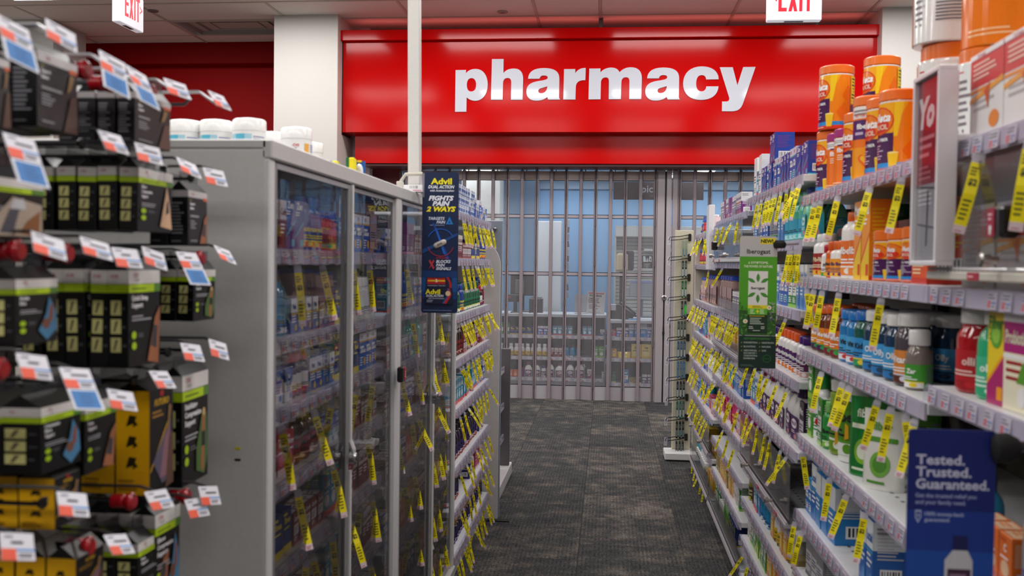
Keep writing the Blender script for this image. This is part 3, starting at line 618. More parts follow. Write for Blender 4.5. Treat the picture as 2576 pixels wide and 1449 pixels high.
def P_canister(r=.047, h=.19, lid='f0731a', kind='metamucil', up=False):
    b = MB(); hb = h-.022
    b.lathe([(r*.97, 0), (r, .002), (r, hb-.004), (r*.98, hb)], 'ee8a1c' if kind != 'tub' else 'eceae8', 'gloss', 28); body = b.mesh('canister')
    b = MB(); ridged(b, r*(1.035 if kind != 'tub' else .9), hb-.002, h, lid, 'plastic', 28, .001); cap = b.mesh('lid'); b = MB()
    if kind == 'metamucil':
        ops = [('r', U(-180), 0, U(180), .98, 'f58a1a'), ('p', [(U(-80), .98), (U(75), .98), (U(30), .5), (U(55), .1), (U(-80), .1)], 'f8b21c'),
               ('p', [(U(40), .98), (U(64), .98), (U(48), .5), (U(38), .5)], 'fbd025'), ('p', [(U(80), .6), (U(110), .35), (U(130), .62), (U(100), .8)], 'f07016'), ('p', [(U(60), .3), (U(90), .5), (U(120), .2), (U(80), .15)], 'f26f14'),
               ('r', U(-60), .08, U(38), .55, '4a1d52'), ('e', U(-6), .73, .125, .2, 'e2481e'), ('e', U(-6), .73, .115, .18, 'f08122'), ('e', U(-6), .66, .09, .1, 'e0381f'),
               ('t', 'Meta', U(-2), .72, .12, 'ffffff', {'b': .03, 's': .25, 'fit': .24}), ('t', 'MUCIL', U(-4), .61, .07, 'ffe9d0', {'b': .02, 'fit': .17}),
               ('t', '4-in-1 FIBER', U(-6), .44, .045, 'ffffff', {'b': .02, 'fit': .22}), ('l', U(-50), .18, U(20), .4, 6, 'cbb6d2'),
               ('r', U(-180), .06, U(180), .13, '2b8fd6'), ('r', U(-180), 0, U(180), .06, 'e23a1e'), ('p', [(U(28), .04), (U(46), .04), (U(52), .26), (U(24), .26)], 'f6c92a'), ('e', U(38), .27, .04, .015, 'fce38a'),
               ('l', U(-40), .015, U(60), .05, 1, 'f7c8b8'), ('r', U(112), .45, U(160), .96, 'f4cf1e'), ('l', U(115), .48, U(157), .94, 8, '4a3a12'), ('r', U(112), .14, U(160), .43, '6b2a5e'), ('b', U(116), .17, U(150), .3)]
    elif kind == 'fiber':
        ops = [('r', U(-180), 0, U(180), .86, 'f47a1e'), ('r', U(-180), .86, U(180), 1, 'f2efec'), ('l', U(-60), .9, U(150), .97, 2, '9a9aa2'), ('r', U(10), .84, U(120), .87, '5a2a6c'),
               ('t', 'fiber', U(30), .72, .09, 'ffffff', {'b': .03, 'fit': .14}), ('l', U(10), .56, U(60), .68, 3, 'ffd9b8'), ('e', U(78), .55, .045, .055, '3a9bd6'), ('h', U(72), .34, .055, 'b0424a'), ('h', U(70), .36, .045, 'e2a08c'), ('l', U(-20), .05, U(110), .14, 2, 'ffd0a0')]
    elif kind == 'benefit':
        ops = [('r', U(-180), 0, U(180), 1, 'f2efec'), ('r', U(-75), 0, U(72), .84, 'f47a1e'), ('p', [(U(-40), 0), (U(60), 0), (U(50), .45), (U(-30), .45)], 'f8a01c'), ('r', U(-20), .56, U(62), .82, '56306e'), ('t', 'fiber', U(30), .7, .07, 'ffffff', {'b': .03, 'fit': .16}), ('l', U(0), .6, U(50), .68, 1, 'cbb8d8'),
               ('h', U(38), .28, .065, 'f26a18'), ('h', U(38), .29, .04, 'fbc02c'), ('l', U(-10), .88, U(60), .97, 2, '8a8a92'), ('l', U(84), .4, U(125), .95, 12, '6a6a70'), ('t', 'BETTER', U(20), .86, .04, 'e0401a', {'fit': .1})]
    elif kind == 'tub':
        ops = [('r', U(-110), .0, U(-4), 1, 'f2791f'), ('l', U(8), .2, U(40), .85, 8, '8a8088'), ('l', U(8), .9, U(30), .94, 1, 'c83a3c'), ('r', U(98), .86, U(170), .93, '23283c'), ('l', U(55), .25, U(125), .84, 13, '72727c')]
    elif kind == 'heart':
        ops = [('r', U(-180), .0, U(180), 1, 'f47c1c'), ('h', U(60), .66, .07, 'a82a52'), ('h', U(60), .69, .055, 'e8a49a'), ('l', U(0), .08, U(80), .18, 2, 'ffc08a'), ('l', U(100), .3, U(160), .95, 14, '50505a')]
    cyl_label(b, r, .002, hb-.004, 'f0f0ee', ops, 'gloss', seg=28)
    parts = [('canister', body, (0, 0, 0)), ('lid', cap, (0, 0, 0)), ('label', b.mesh('label', True, 60), (0, 0, 0))]
    return parts
def P_jug(w, d, h, col='e8e6e4', cap='5a1f6e', lab='4c1c5c', c2='f0e0e8', t='LAX', side=1, capr=.30, big=False):
    b = MB(); hb = h*.82
    sec = [(.9, 0), (1, .006), (1, hb*.62), (.93, hb*.72), (.7, hb*.86), (.42, hb*.96), (.40, hb+.004)]
    b.lathe([(r_, z) for r_, z in sec], col, 'plastic', 20, rx=w/2, ry=d/2, ex=3.2)
    if big:
        b.tube([(w*.18, 0, hb*.95), (w*.42, 0, hb*.97), (w*.5, 0, hb*.8), (w*.46, 0, hb*.6)], .011, col, 'plastic', 8)
    body = b.mesh('jug'); b = MB(); ridged(b, min(w, d)*capr*1.25, hb, h, cap, 'plastic', 18); capm = b.mesh('cap'); b = MB()
    z0, z1 = hb*.08, hb*.60; wl = w*.8
    b.faces([(-wl/2, -d/2-.0006, z0), (wl/2, -d/2-.0006, z0), (wl/2, -d/2-.0006, z1), (-wl/2, -d/2-.0006, z1)], [(0, 1, 2, 3)], lab, 'paper')
    decal(b, lambda u, v, o: (-wl/2+u, -d/2-.0008-o, z0+v), wl, z1-z0, [('e', .5, .68, .4, .2, c2), ('t', t, .5, .62, .16, lab, {'b': .03, 'fit': .66}), ('l', .15, .28, .85, .42, 2, c2), ('e', .68, .16, .18, .1, 'd98a7c')])
    dl = d*.74; s = 1 if side > 0 else -1; X = s*(w/2+.0006)
    b.faces([(X, -dl/2, z0), (X, dl/2, z0), (X, dl/2, z1), (X, -dl/2, z1)], [(0, 1, 2, 3)], lab, 'paper')
    decal(b, lambda u, v, o: (X+s*(.0002+o), -dl/2+u, z0+v), dl, z1-z0, [('l', .12, .55, .88, .94, 6, c2), ('p', [(.15, .1), (.8, .05), (.6, .5), (.3, .42)], 'd99aa0')])
    return [('jug', body, (0, 0, 0)), ('cap', capm, (0, 0, 0)), ('label', b.mesh('label', True), (0, 0, 0))]
def P_pouch(w, h, c, c2='8cc63f', c3='f0f0f0', t=None, d=.05, clip=None):
    b = MB(); rings = []
    for z, k in ((0, 1), (.12*h, 1.0), (.5*h, .7), (.85*h, .25), (h, .03)):
        rings.append([(w/2*cos(a)*(1 if k > .5 else 1), d/2*k*sin(a), z) for a in [2*pi*j/16 for j in range(16)]])
    b.loft(rings, c, 'gloss')
    def fm(u, v, o):
        x = -w/2+u; k = 1-.9*(v/h)**1.5; t_ = max(0, 1-(2*x/w)**2)**.5
        return (x, -(d/2*k*t_)-.0012-o, v)
    F = [('r', .12, .6, .88, .66, c3), ('e', .5, .32, .25, .16, c2), ('e', .5, .32, .17, .1, c3), ('l', .2, .06, .8, .13, 1, c3)]
    if t: F.append(('t', t, .5, .75, .1, c3, {'b': .03, 'fit': .7}))
    decal(b, fm, w, h, F, 'gloss', nu=8)
    return [('pouch', b.mesh('pouch'), (0, 0, 0))]
def P_snack(w, h, c, c2, c3):
    return P_pouch(w, h, c, c2, c3, d=.045)
def dims(k):
    p = K[k]; return p
K = {}
def reg(key, fn, desc, cat, w, **kw): K[key] = dict(fn=fn, desc=desc, cat=cat, w=w, kw=kw)
def proto(key, side):
    ck = (key, side)
    if ck not in LIB:
        p = K[key]; kw = dict(p['kw'])
        if p['fn'] in (P_carton, P_bottle, P_jug): kw['side'] = side
        LIB[ck] = p['fn'](**kw)
    return LIB[ck]
def stand(key, side, x, y, z, label, group=None, rz=0.0, flip=False, cat=None):
    parts = proto(key, side); n0, m0, _ = parts[0]
    root = bpy.data.objects.new(NM.get(key, n0), m0); COL.objects.link(root)
    root.location = (x, y, z); root.rotation_euler.z = -side*pi/2+rz+(side*.75 if key in ('greenpouch', 'whitepouch') else 0)+(side*.3 if K[key]['cat'] in ('canister', 'bottle') and K[key]['kw'].get('ex', 2.0) == 2.0 and not key.startswith('tub') and K[key]['fn'] is not P_jug else 0)
    tag(root, label, cat or K[key]['cat'], group)
    for n, m, l in parts[1:]:
        o = bpy.data.objects.new(n, m); COL.objects.link(o); o.parent = root
    return root
USED = {}
NM = {}
def row(side, xf, z, y, seq, where, direction=-1, gap=.004, deep=1, jit=.004, ymin=-9):
    cnt = {}
    for it in seq:
        if not isinstance(it, (int, float)): cnt[it[0]] = cnt.get(it[0], 0)+1
    seen = {}
    """seq items: (key, n, [stack]) laid out from y toward the camera (direction -1). x is the front plane of the products"""
    for it in seq:
        if isinstance(it, (int, float)): y += direction*it; continue
        key, n = it[0], it[1]; stack = it[2] if len(it) > 2 else 1
        p = K[key]; w = p['w']; kw = p['kw']; d = kw.get('d', kw.get('r', .03)*2*kw.get('ry', 1.0)); h = kw.get('h', .1)
        lab = p['desc']+' '+where; grp = None
        if cnt[key] > 1:
            seen[key] = seen.get(key, 0)+1; lab += [', farthest batch', ', second batch', ', third batch', ', fourth batch', ', fifth batch'][seen[key]-1]
        if n*stack*deep > 1 or USED.get(lab): grp = lab
        USED[lab] = USED.get(lab, 0)+1
        for i in range(n):
            if y-w < ymin: break
            yc = y+direction*w/2
            for q in range(deep):
                for s in range(stack):
                    x = xf+side*(d/2+rng.uniform(0, jit)+q*(d+.006))
                    hr_ = headroom(side, yc, z)/(h*stack+.002); sz = min(1, hr_)
                    o = stand(key, side, x, yc+rng.uniform(-.001, .001), z+.0006+s*(h+.0006)*sz, lab, grp, rng.uniform(-.05, .05) if stack == 1 else rng.uniform(-.015, .015))
                    if sz < 1: o.scale.z = sz
            y += direction*(w+gap)
    return y
# ------------------------------------------------------------------ yellow hanging tags
def tag_mesh(k):
    b = MB(); r2 = random.Random(k+40); w = .0070; L = .108; pts = []
    def pos(t): return (0, -.006*sin(t*pi)*(1 if k % 2 else -.6), -L*t)
    seg = [(0, .1, 'e8e4ec', 'filmtag'), (.1, .5, 'ffee00', 'paper'), (.5, .9, 'ffee00', 'paper'), (.9, 1.0, 'ecd6dc', 'paper')]
    for a, c, col, mat in seg:
        p, q = pos(a), pos(c)
        for s in (0, .0006):
            P = [(-w, p[1]+s, p[2]), (w, p[1]+s, p[2]), (w, q[1]+s, q[2]), (-w, q[1]+s, q[2])]
            b.faces(P, [(0, 3, 2, 1) if s == 0 else (0, 1, 2, 3)], col, mat)
    for a, c in ((.13, .5), (.5, .88)):
        p, q = pos(a), pos(c); H_ = p[2]-q[2]
        fm = lambda u, v, o: (-w+u, q[1]+(p[1]-q[1])*v/H_-o, q[2]+v)
        decal(b, fm, 2*w, H_, ([('l', .12, .62, .88, .95, 3, '3c3a12'), ('t', '$2', .5, .3, .22, '22210a', {'b': .04, 'fit': .7})] if a < .3 else [('l', .15, .1, .85, .85, 5, '6c691e')]), rs=r2)
    fm = lambda u, v, o: (-w+u, -.0004-o, -L+v); decal(b, fm, 2*w, .01, [('l', .15, .15, .85, .85, 2, 'c8788a')], rs=r2)
    b.box(-.006, .006, -.001, .0015, -.006, .004, 'd8d4de', 'filmtag')
    return b.mesh('sale_tag', False)
TAGM = [tag_mesh(k) for k in range(4)]
ntag = [0]
def hang_tags(side, xr, z, ys, where, tilt=.38, L=1.0, outlier=.12, lab='yellow paper sale tag hanging', sc=1.0, wd=1.0):
    label = lab+' '+where
    for y in ys:
        o = bpy.data.objects.new('sale_tag', TAGM[rng.randrange(4)]); COL.objects.link(o); ntag[0] += 1
        t = tilt+rng.uniform(-.09, .09)
        if rng.random() < outlier: t += rng.uniform(.1, .35)
        if rng.random() < .08: t = -.15
        yaw_ = side*(-.4+rng.uniform(-.25, .25))
        # tag faces the camera (-Y), turned toward the aisle; its foot swings out into the aisle
        M_ = Matrix.Translation((xr-side*.012, y, z-.004)) @ Matrix.Rotation(side*t, 4, 'Y') @ Matrix.Rotation(yaw_, 4, 'Z') @ Matrix.Rotation(rng.uniform(-.12, .12), 4, 'X') @ Matrix.Diagonal((sc*wd, sc, sc*L, 1))
        o.matrix_world = M_
        tag(o, label, 'price tag', label)
def spread(y0, y1, n, j=.02): return [y0+(y1-y0)*(k+.5)/n+rng.uniform(-j, j) for k in range(n)]

# ------------------------------------------------------------------ the products (one of each kind)
C, B = P_carton, P_bottle
def rc(key, desc, w, d, h, c, c2, c3, t=None, style=0, tc='ffffff', **k): reg(key, C, desc, 'box', w, d=d, h=h, c=c, c2=c2, c3=c3, t=t, style=style, tc=tc, **{'w': w, **k}) if False else K.__setitem__(key, dict(fn=C, desc=desc, cat='box', w=w, kw=dict(w=w, d=d, h=h, c=c, c2=c2, c3=c3, t=t, style=style, tc=tc, **k)))
def rb(key, desc, r, h, col, cap, **k): K[key] = dict(fn=B, desc=desc, cat='bottle', w=2*r, kw=dict(r=r, h=h, col=col, cap=cap, **k))
def rj(key, desc, w, d, h, **k): K[key] = dict(fn=P_jug, desc=desc, cat='bottle', w=w, kw=dict(w=w, d=d, h=h, **k))
def rcan(key, desc, kind, lid, r=.047, h=.19): K[key] = dict(fn=lambda r, h, lid, kind: P_canister(r, h, lid, kind), desc=desc, cat='canister', w=2*r, kw=dict(r=r, h=h, lid=lid, kind=kind))
# canisters
rcan('meta', 'tall orange fiber canister with purple panel', 'metamucil', 'f0731a', .047, .185)
rcan('metashort', 'short orange fiber canister with yellow panel', 'metamucil', 'f0731a', .05, .115)
rcan('fiber', 'orange canister with magenta lid and heart', 'fiber', 'a01c74', .043, .165)
rcan('benefit', 'white orange canister with purple label panel', 'benefit', 'ee7420', .043, .21)
rcan('tub', 'large white tub with orange lid', 'tub', 'e8701c', .062, .16)
rcan('heart', 'large orange canister with a heart', 'heart', 'f0f0f0', .062, .2)
# bottles
rb('redvit', 'white bottle with red label', .032, .125, 'f2f0ee', 'eceae8', c2='f0b02c', c3='c01c24', lab='a01c20', t='Fiber', tc='ffe9c0')
rb('whtor', 'small white bottle with orange cap', .027, .1, 'f2f0ee', 'ee6a1c', c2='f6b41e', c3='6a2a70', lab='f3a01e', t='fiber', tc='50206a')
rb('ornarrow', 'slim orange bottle with orange cap', .02, .1, 'd8601c', 'e8601c', c2='f4b01c', c3='50206a', lab='f0841c', t='Meta')
rb('whtred', 'small white bottle with red cap', .022, .092, 'f0efee', 'c8202c', c2='3f9a4a', c3='f0c020', lab='f2f0ee', t='Fi')
rb('tallbene', 'tall white bottle with orange heart label', .036, .172, 'f2efec', 'ee6a1c', caph=.026, lab='ee7420', c2='f08a2a', c3='f6f0e8', t='fiber', tc='ffffff', capr=.6)
rb('gumA', 'orange-capped gummy bottle with orange label', .037, .135, '7a3418', 'e8661a', caph=.024, capr=.9, neck=.8, sh=.2, lab='f2931f', c2='4a1d52', c3='2f9a52', t='Meta', tc='ffffff', mat='tinted')
rb('gumB', 'orange-capped gummy bottle with maroon band', .037, .14, '8a3c1c', 'e25c18', caph=.024, capr=.9, neck=.8, sh=.2, lab='ef7a1e', c2='8a1c38', c3='3aa04a', t='Meta', tc='ffffff', mat='tinted')
rb('blueA', 'blue bottle with blue cap', .036, .135, '1c86cc', '1878c8', caph=.024, capr=.9, neck=.8, sh=.2, lab='4aa6dc', c2='e4e8f0', c3='d03a34', t='Vita', mat='tinted')
rb('blueB', 'blue green bottle with blue cap', .037, .14, '18604e', '1a6cc0', caph=.024, capr=.9, neck=.8, sh=.2, lab='2f8fd0', c2='2a9a5a', c3='f0d030', t='Kids', mat='tinted')
rb('blueC', 'dark blue gummy bottle with white cap', .041, .145, '1f3f60', 'ece9e6', caph=.026, capr=.88, neck=.8, sh=.22, lab='3d9cd6', c2='2a78ba', c3='20405c', t='Olly', tc='f2f2f2', mat='tinted')
rb('greyor', 'smoky bottle with white cap and orange label', .037, .15, '5a5058', 'eceae8', caph=.026, capr=.85, neck=.75, sh=.25, lab='e08a3a', c2='5a2a1a', c3='d8d6e4', t='Vitamin', tc='ffffff', mat='tinted')
rb('smallgrn', 'small clear bottle with green label', .026, .12, '8a8078', 'eceae8', caph=.03, capr=.8, neck=.7, sh=.28, lab='3f9a2c', c2='f2f2f2', c3='f4d81c', t='Zar', tc='ffffff', mat='tinted')
rb('redbig', 'wide glossy red bottle with white cap', .045, .16, 'b0101c', 'e2dfdc', caph=.03, capr=.86, neck=.8, sh=.22, lab='b5101c', c2='a00c18', c3='c01824', t='olli', tc='f0c8c0', mat='gloss')
rb('tealbig', 'mint green bottle with white cap', .036, .17, '2fb07c', 'e6e4e2', caph=.028, capr=.72, neck=.6, sh=.28, lab='3fb88a', c2='2fa878', c3='dff2ea', t='olly', tc='eafff4', mat='gloss')
rb('ppl', 'white bottle with purple cap and label', .027, .13, 'efeeed', '4b1d7c', caph=.024, capr=.75, lab='5c1850', c2='d8a090', c3='eceaea', t='MiraLAX', tc='ffffff')
rb('orcap', 'white bottle with orange cap, purple label', .03, .135, 'efeeed', 'ee5c16', caph=.028, capr=.8, lab='4e1c62', c2='e8781c', c3='f0eef0', t='Fiber', tc='ffffff')
rb('teal', 'teal mouthwash bottle with mint neck', .034, .155, '3fae98', '4cb89a', caph=.03, capr=.7, lab='2f9fc0', c2='b4e4e4', c3='60c8d8', t=None, mat='gloss', neck=.5, sh=.3)
rb('dkgreen', 'large dark green bottle with white label', .05, .2, '1f6654', '2a7a62', caph=.03, capr=.6, lab='1f6a58', c2='24705c', c3='1a5c4c', mat='gloss', sh=.2)
rb('greyblue', 'grey bottle with green and blue bands', .045, .16, '8c8e92', '9a9ca0', caph=.03, lab='8c8e94', c2='1b3f9c', c3='2f9a44', t='X', tc='24408a', ry=.7)
rb('pinkb', 'pink bottle with pink cap and yellow label', .034, .19, 'e0509a', 'dc3c90', caph=.03, lab='e85aa4', c2='f4d020', c3='e03080', t='Pepto', tc='ffe840', ry=.7, sh=.3, mat='gloss')
rb('pinky', 'magenta bottle with blue base band', .024, .15, 'e0287c', 'f060a0', caph=.025, lab='e82a84', c2='2040a8', c3='f4d020', t='Pepto', tc='ffe840', mat='gloss')
rb('olive', 'olive drink bottle with black cap', .036, .2, 'a8a428', '2a2a24', caph=.024, capr=.5, lab='3a3a30', c2='c8c030', c3='1c1c18', t='Juice', tc='f0e8a0', mat='tinted', sh=.35, neck=.4)
rb('wine', 'dark red drink bottle', .036, .2, '541420', '3a1018', caph=.024, capr=.5, lab='4a1c28', c2='7c2434', c3='2c0c14', mat='tinted', sh=.35, neck=.4)
rb('aqua', 'blue mouth rinse bottle with dark cap', .03, .14, '1a9cc8', '2c2c34', caph=.03, capr=.6, lab='1c88c0', c2='e8f0f4', c3='1a4c8c', mat='tinted', sh=.3)
rb('yelw', 'white bottle with yellow label', .028, .14, 'f0efee', 'f0efee', caph=.03, capr=.75, lab='ecc025', c2='3a5a2a', c3='e09a1c', t='Calm', tc='4a6a2a', sh=.3)
rb('tealcap', 'white bottle with turquoise cap', .028, .12, 'f0f0f0', '17b3c0', caph=.035, capr=.8, lab='f0f0f0', c2='2070c0', c3='17b3c0', t='ADV')
rb('candy', 'small jar of bright candies with blue cap', .028, .095, 'c83a48', '1c50b8', caph=.02, capr=.95, neck=.85, sh=.12, lab='d8485a', c2='f0c830', c3='3fae5a', mat='tinted')
rb('nutjar', 'tall clear tub of nuts with blue lid', .05, .17, 'b0908a', '123c9c', caph=.022, capr=1.03, neck=.95, sh=.04, lab='a88a88', c2='c8a090', c3='8a6c6c', mat='tinted', ex=3.0)
rb('pinktub', 'pale pink tub with blue lid', .035, .15, 'e0b8b0', '2050b8', caph=.018, capr=1.02, neck=.95, sh=.05, lab='e8c4bc', c2='d8a898', c3='4a78c8', mat='tinted', ex=3.0)
rb('grncap', 'green-capped bottle with green label', .028, .125, '1f6c44', '14604a', caph=.03, capr=.7, lab='1f7c50', c2='e8efe8', c3='e0d43a', t='NyQuil', mat='tinted', sh=.3)
rb('bluecap', 'blue-capped dark red bottle', .038, .14, '6c1420', '1c3f9c', caph=.024, capr=.85, neck=.7, lab='8c1420', c2='701018', c3='e8c8c0', t='Day', mat='tinted', sh=.25)
rb('redcap', 'small bottle with red cap', .018, .1, '2c1820', 'c81c24', caph=.024, capr=.75, lab='e8e4e8', c2='5c2c78', c3='c81c24', mat='tinted')
rb('robit', 'dark bottle with dark red label', .03, .14, '2c1014', 'e4e0de', caph=.024, capr=.7, lab='8a1c20', c2='6c1418', c3='e8c8b0', t='DM', mat='tinted', sh=.28)
rb('dayblue', 'blue and yellow bottle with blue cap', .022, .12, '14409c', '1c48b0', caph=.02, capr=.8, lab='123c98', c2='e07030', c3='f4dc20', t='Sinus', tc='f8e430', sh=.2)
rb('purpb', 'dark purple bottle with black cap', .03, .14, '1f1430', '1c1a20', caph=.024, capr=.6, lab='3c2c6c', c2='b04030', c3='e0dce4', t='Elder', mat='gloss', sh=.3)
rb('goldcap', 'dark purple bottle with gold cap', .026, .1, '241a44', 'a8843c', caph=.026, capr=.88, lab='3a2a6c', c2='5a4a90', c3='e8e0f0', t='Sleep', mat='gloss', capmat='plastic')
rb('whtplain', 'white bottle with white cap', .03, .11, 'e8e8ea', 'ececee', caph=.024, capr=.8, lab='e8e8ec', c2='c8c8d0', c3='b0b0ba')
rb('grnspray', 'tall white bottle with green top and red badge', .03, .19, 'f0f0ee', '2f9a4c', caph=.04, capr=.62, lab='f2f4f0', c2='f2f4f0', c3='2f9a4c', t='Biotic', tc='2f8a40', ry=.8, pic=[('e', U(35), .5, .1, .13, 'c81c24')])
rb('grnsmall', 'slim green bottle with pale green cap', .022, .13, '2f9a44', '8cc870', caph=.03, capr=.7, lab='3aa048', c2='8cc63f', c3='e8f4d0', t='fiber')
rb('grntall', 'tall green canister with grey-white lid', .036, .2, '7a9a2c', 'd4d4d0', caph=.03, capr=.95, neck=.9, sh=.04, lab='5a8c24', c2='6c9a20', c3='eef0e4', t='fiber', pic=[('p', [(U(20), .1), (U(36), .18), (U(34), .42), (U(22), .5)], 'e0a820')])
rb('grncan', 'large white green canister with a white lid', .043, .215, 'eceee8', 'eceeee', caph=.05, capr=.92, neck=.9, sh=.02, lab='4a8420', c2='e9ece4', c3='5c9a24', t='Fiber', pic=[('p', [(U(20), .28), (U(36), .32), (U(34), .55), (U(22), .6)], 'e0a820'), ('r', U(-180), .84, U(180), 1, '3c7a1c')], lz=(.12, .82))
# jugs
rj('lax', 'white laxative bottle with purple label', .085, .055, .17, cap='8a1c50', t='LAX')
rj('laxd', 'white laxative bottle with dark purple cap', .085, .06, .185, cap='3c1a64', t='DulcoLAX')
rj('laxbig', 'large white handled jug with purple panel', .11, .07, .235, col='d6d4d2', cap='43205f', t='MiraLAX', big=True)
rj('mintjug', 'mint green jug with blue cap', .085, .06, .2, col='6cc4a4', cap='1d3f98', lab='2f9fb8', c2='c8ecec', t='Rinse')
rj('mauvejug', 'white jug with maroon label', .12, .08, .17, col='eceaec', cap='8a1c50', lab='5c1c44', c2='f0dce4', t='MiraLAX')
# cartons
rc('metabox', 'tall orange and purple fiber carton', .07, .05, .19, 'f4941e', 'f8c81c', 'e43a1e', 'Meta', 2, 'ffffff')
rc('metared', 'red carton with yellow facts panel', .09, .09, .15, 'e2501e', 'f4cf1e', 'c8301c', None, 4, 'ffe0b0')
rc('yelmag', 'yellow and magenta lime carton', .06, .06, .175, 'f0d21c', 'b01c6c', 'f4a01c', 'Fiber', 2, '3c7a24', pic=[('e', .5, .76, .34, .15, '5cac2c'), ('e', .5, .76, .24, .1, '9ad048')])
rc('magenta', 'magenta and cream greens carton', .08, .09, .2, 'eee8cc', 'b01c78', 'f0f0f0', 'Probiotic', 3, 'a01c20', pic=[('r', 0, .92, 1, 1, 'f2f0f2'), ('p', [(.55, .3), (.75, .5), (.95, .55), (.9, .3)], '5a9a2c')])
rc('heartbox', 'red orange and white carton with a flame', .14, .05, .205, 'ece8e6', 'd8302c', 'f08a2c', None, 3, 'b8b4b4', pic=[('p', [(0, .48), (1, .62), (1, .55), (0, .42)], 'f2a23c'), ('l', .1, .68, .8, .9, 4, 'f4c8b8'), ('p', [(.45, .52), (.62, .6), (.58, .3)], 'd85a28'), ('r', 0, .94, 1, 1, 'f2eef0'), ('t', 'CVS Health', .35, .945, .04, 'c81c30', {'b': .02})])
rc('wht', 'tall white carton with fine print', .07, .045, .165, 'eceded', 'f6f6f6', 'd8dade', None, 4, '8c8c94')
rc('tealbx', 'turquoise and blue carton', .05, .04, .105, '1b95b5', 'e8f0f4', 'e03a30', 'Cold', 1)
rc('bluep', 'blue carton with violet facts side', .055, .07, .105, '1a3f9c', '6a3c8c', '49b0d0', 'Zen', 2)
rc('bluepw', 'blue carton with white header', .055, .06, .11, '1c54b4', 'd8dcec', '58b8c8', 'Acid', 0)
rc('bluew', 'light blue and white carton', .05, .06, .14, '5c8fcc', 'f0f2f6', '2f6cc0', 'Relief', 3)
rc('grnbx', 'green carton with white label', .06, .06, .13, '2f8a30', 'f0f2ee', '8cc63f', 'Lax', 4)
rc('grnbig', 'green plant carton with white base panel', .06, .05, .125, '4a9a2c', 'eef2e8', '9ac83a', 'Fiber', 1, 'f4f8e8')
rc('lactsm', 'small blue dairy pill carton', .04, .06, .1, '1878c8', '3aa8e0', 'f0f0f0', 'Lactaid', 0)
rc('lact', 'blue dairy pill carton with white logo', .055, .08, .16, '1c64b8', 'e8f0f8', '3aa0dc', 'Lactaid', 3)
rc('lactbig', 'large bright blue dairy pill carton', .07, .14, .15, '1c7cc4', 'd8dce4', '2a90d4', None, 3)
rc('brown', 'blue carton with oval logo', .07, .07, .14, '2484c4', 'f0f0f0', '1c5c9c', 'fiber', 4)
rc('grngld', 'green carton with brown header', .07, .06, .15, '4f8a34', 'e8e0d0', '7a4a2c', 'seed', 4)
rc('grey', 'grey barcode carton', .07, .08, .12, '8a8a92', 'c8c8d0', '3c3c44', None, 4)
rc('yelgrn', 'green carton with yellow stripe', .06, .06, .12, '1f7a30', 'e8c81c', 'c8d83c', 'Phil', 2)
rc('dkpurp', 'dark purple laxative carton', .07, .06, .15, '2c1438', 'e8d8e8', '8a3c94', 'Mira', 4)
rc('pure', 'purple powder carton with white header', .085, .07, .185, '4a2a5c', 'e4e4e6', 'f0c020', 'Pure', 0)
rc('purpgr', 'purple and grey carton', .055, .05, .105, '6c1c74', 'd8d8da', 'e87a1c', 'Ease', 3)
rc('greyw', 'grey carton with white header', .045, .04, .1, '8c8890', 'ececee', '5c2c80', None, 0)
rc('mauve', 'magenta carton with fine print', .06, .05, .105, '7c1c74', '9c4c94', 'f0a0c0', None, 4)
rc('bl1', 'blue and white pain carton', .045, .06, .075, '1c50a8', 'f0f2f6', 'e8c020', 'Pain', 3)
rc('bl2', 'white carton with blue stripe', .05, .055, .07, 'ecedf2', '2c5cb0', '5a8ad0', 'Rel', 3, '2c5cb0')
rc('bl3', 'deep blue carton with white header', .06, .05, .1, '1858c0', 'e8ecf4', 'f0b020', 'Aleve', 0)
rc('bl4', 'low blue and white pain carton', .06, .055, .042, 'e4e8f0', '2c62b8', '5a8ad0', 'Pain', 4, '2c5cb0')
rc('redb', 'dark red carton with white panel', .04, .05, .07, '7c1c20', 'e8e0e0', 'b03a34', 'Cough', 4)
rc('redbt', 'tall dark red carton', .045, .05, .1, '8c2024', 'e0d4d4', '5c1418', 'Cold', 3)
rc('navy', 'navy carton with yellow print', .055, .07, .09, '102a6c', '1c3c8c', 'e8d020', 'Sinus', 1, 'f0e030')
rc('orange', 'orange vitamin carton', .05, .04, .08, 'e8701c', 'f0c8a0', 'c84a18', 'C', 1)
rc('goody', 'blue powder carton with white name', .07, .06, .06, '1c4cac', '2a6cc8', 'e07820', 'Goodys', 4, 'f0f0f4')
rc('purpc', 'violet carton with white header', .05, .05, .095, '2a2460', 'e8e4ec', '6c4cac', 'Sleep', 0)
rc('magc', 'magenta red carton', .05, .05, .085, 'b0184c', 'e86a8c', 'f0d0d8', 'Wom', 1)
rc('pinkc', 'pale pink carton with red print', .05, .05, .08, 'e8c8cc', 'f4eef0', 'c82840', 'Ease', 4, 'b83048')
rc('yelc', 'golden yellow carton', .06, .06, .1, 'e0a41c', 'f0d85c', 'b8741c', 'Gin', 1)
rc('whtc', 'small white carton with orange stripe', .04, .04, .075, 'ecebe8', 'f4f4f4', 'e08a40', 'D', 3, '6a6a70')
rc('redwb', 'red white and blue carton', .05, .05, .15, 'e8e8ec', 'c81c24', '1c88c8', None, 3, 'c81c24')
rc('kraft', 'tan cardboard tray', .07, .1, .06, '9c8a5c', 'b0a070', '8c7a50', None, 4)
rc('lime', 'lime green carton', .045, .05, .11, '58a82c', 'c8e05c', '2f7a24', 'Lax', 2)
rc('ltyel', 'pale yellow carton with diamond print', .1, .08, .155, 'e8d070', 'f0e09c', 'd8b840', 'PM', 1, '4a4a30')
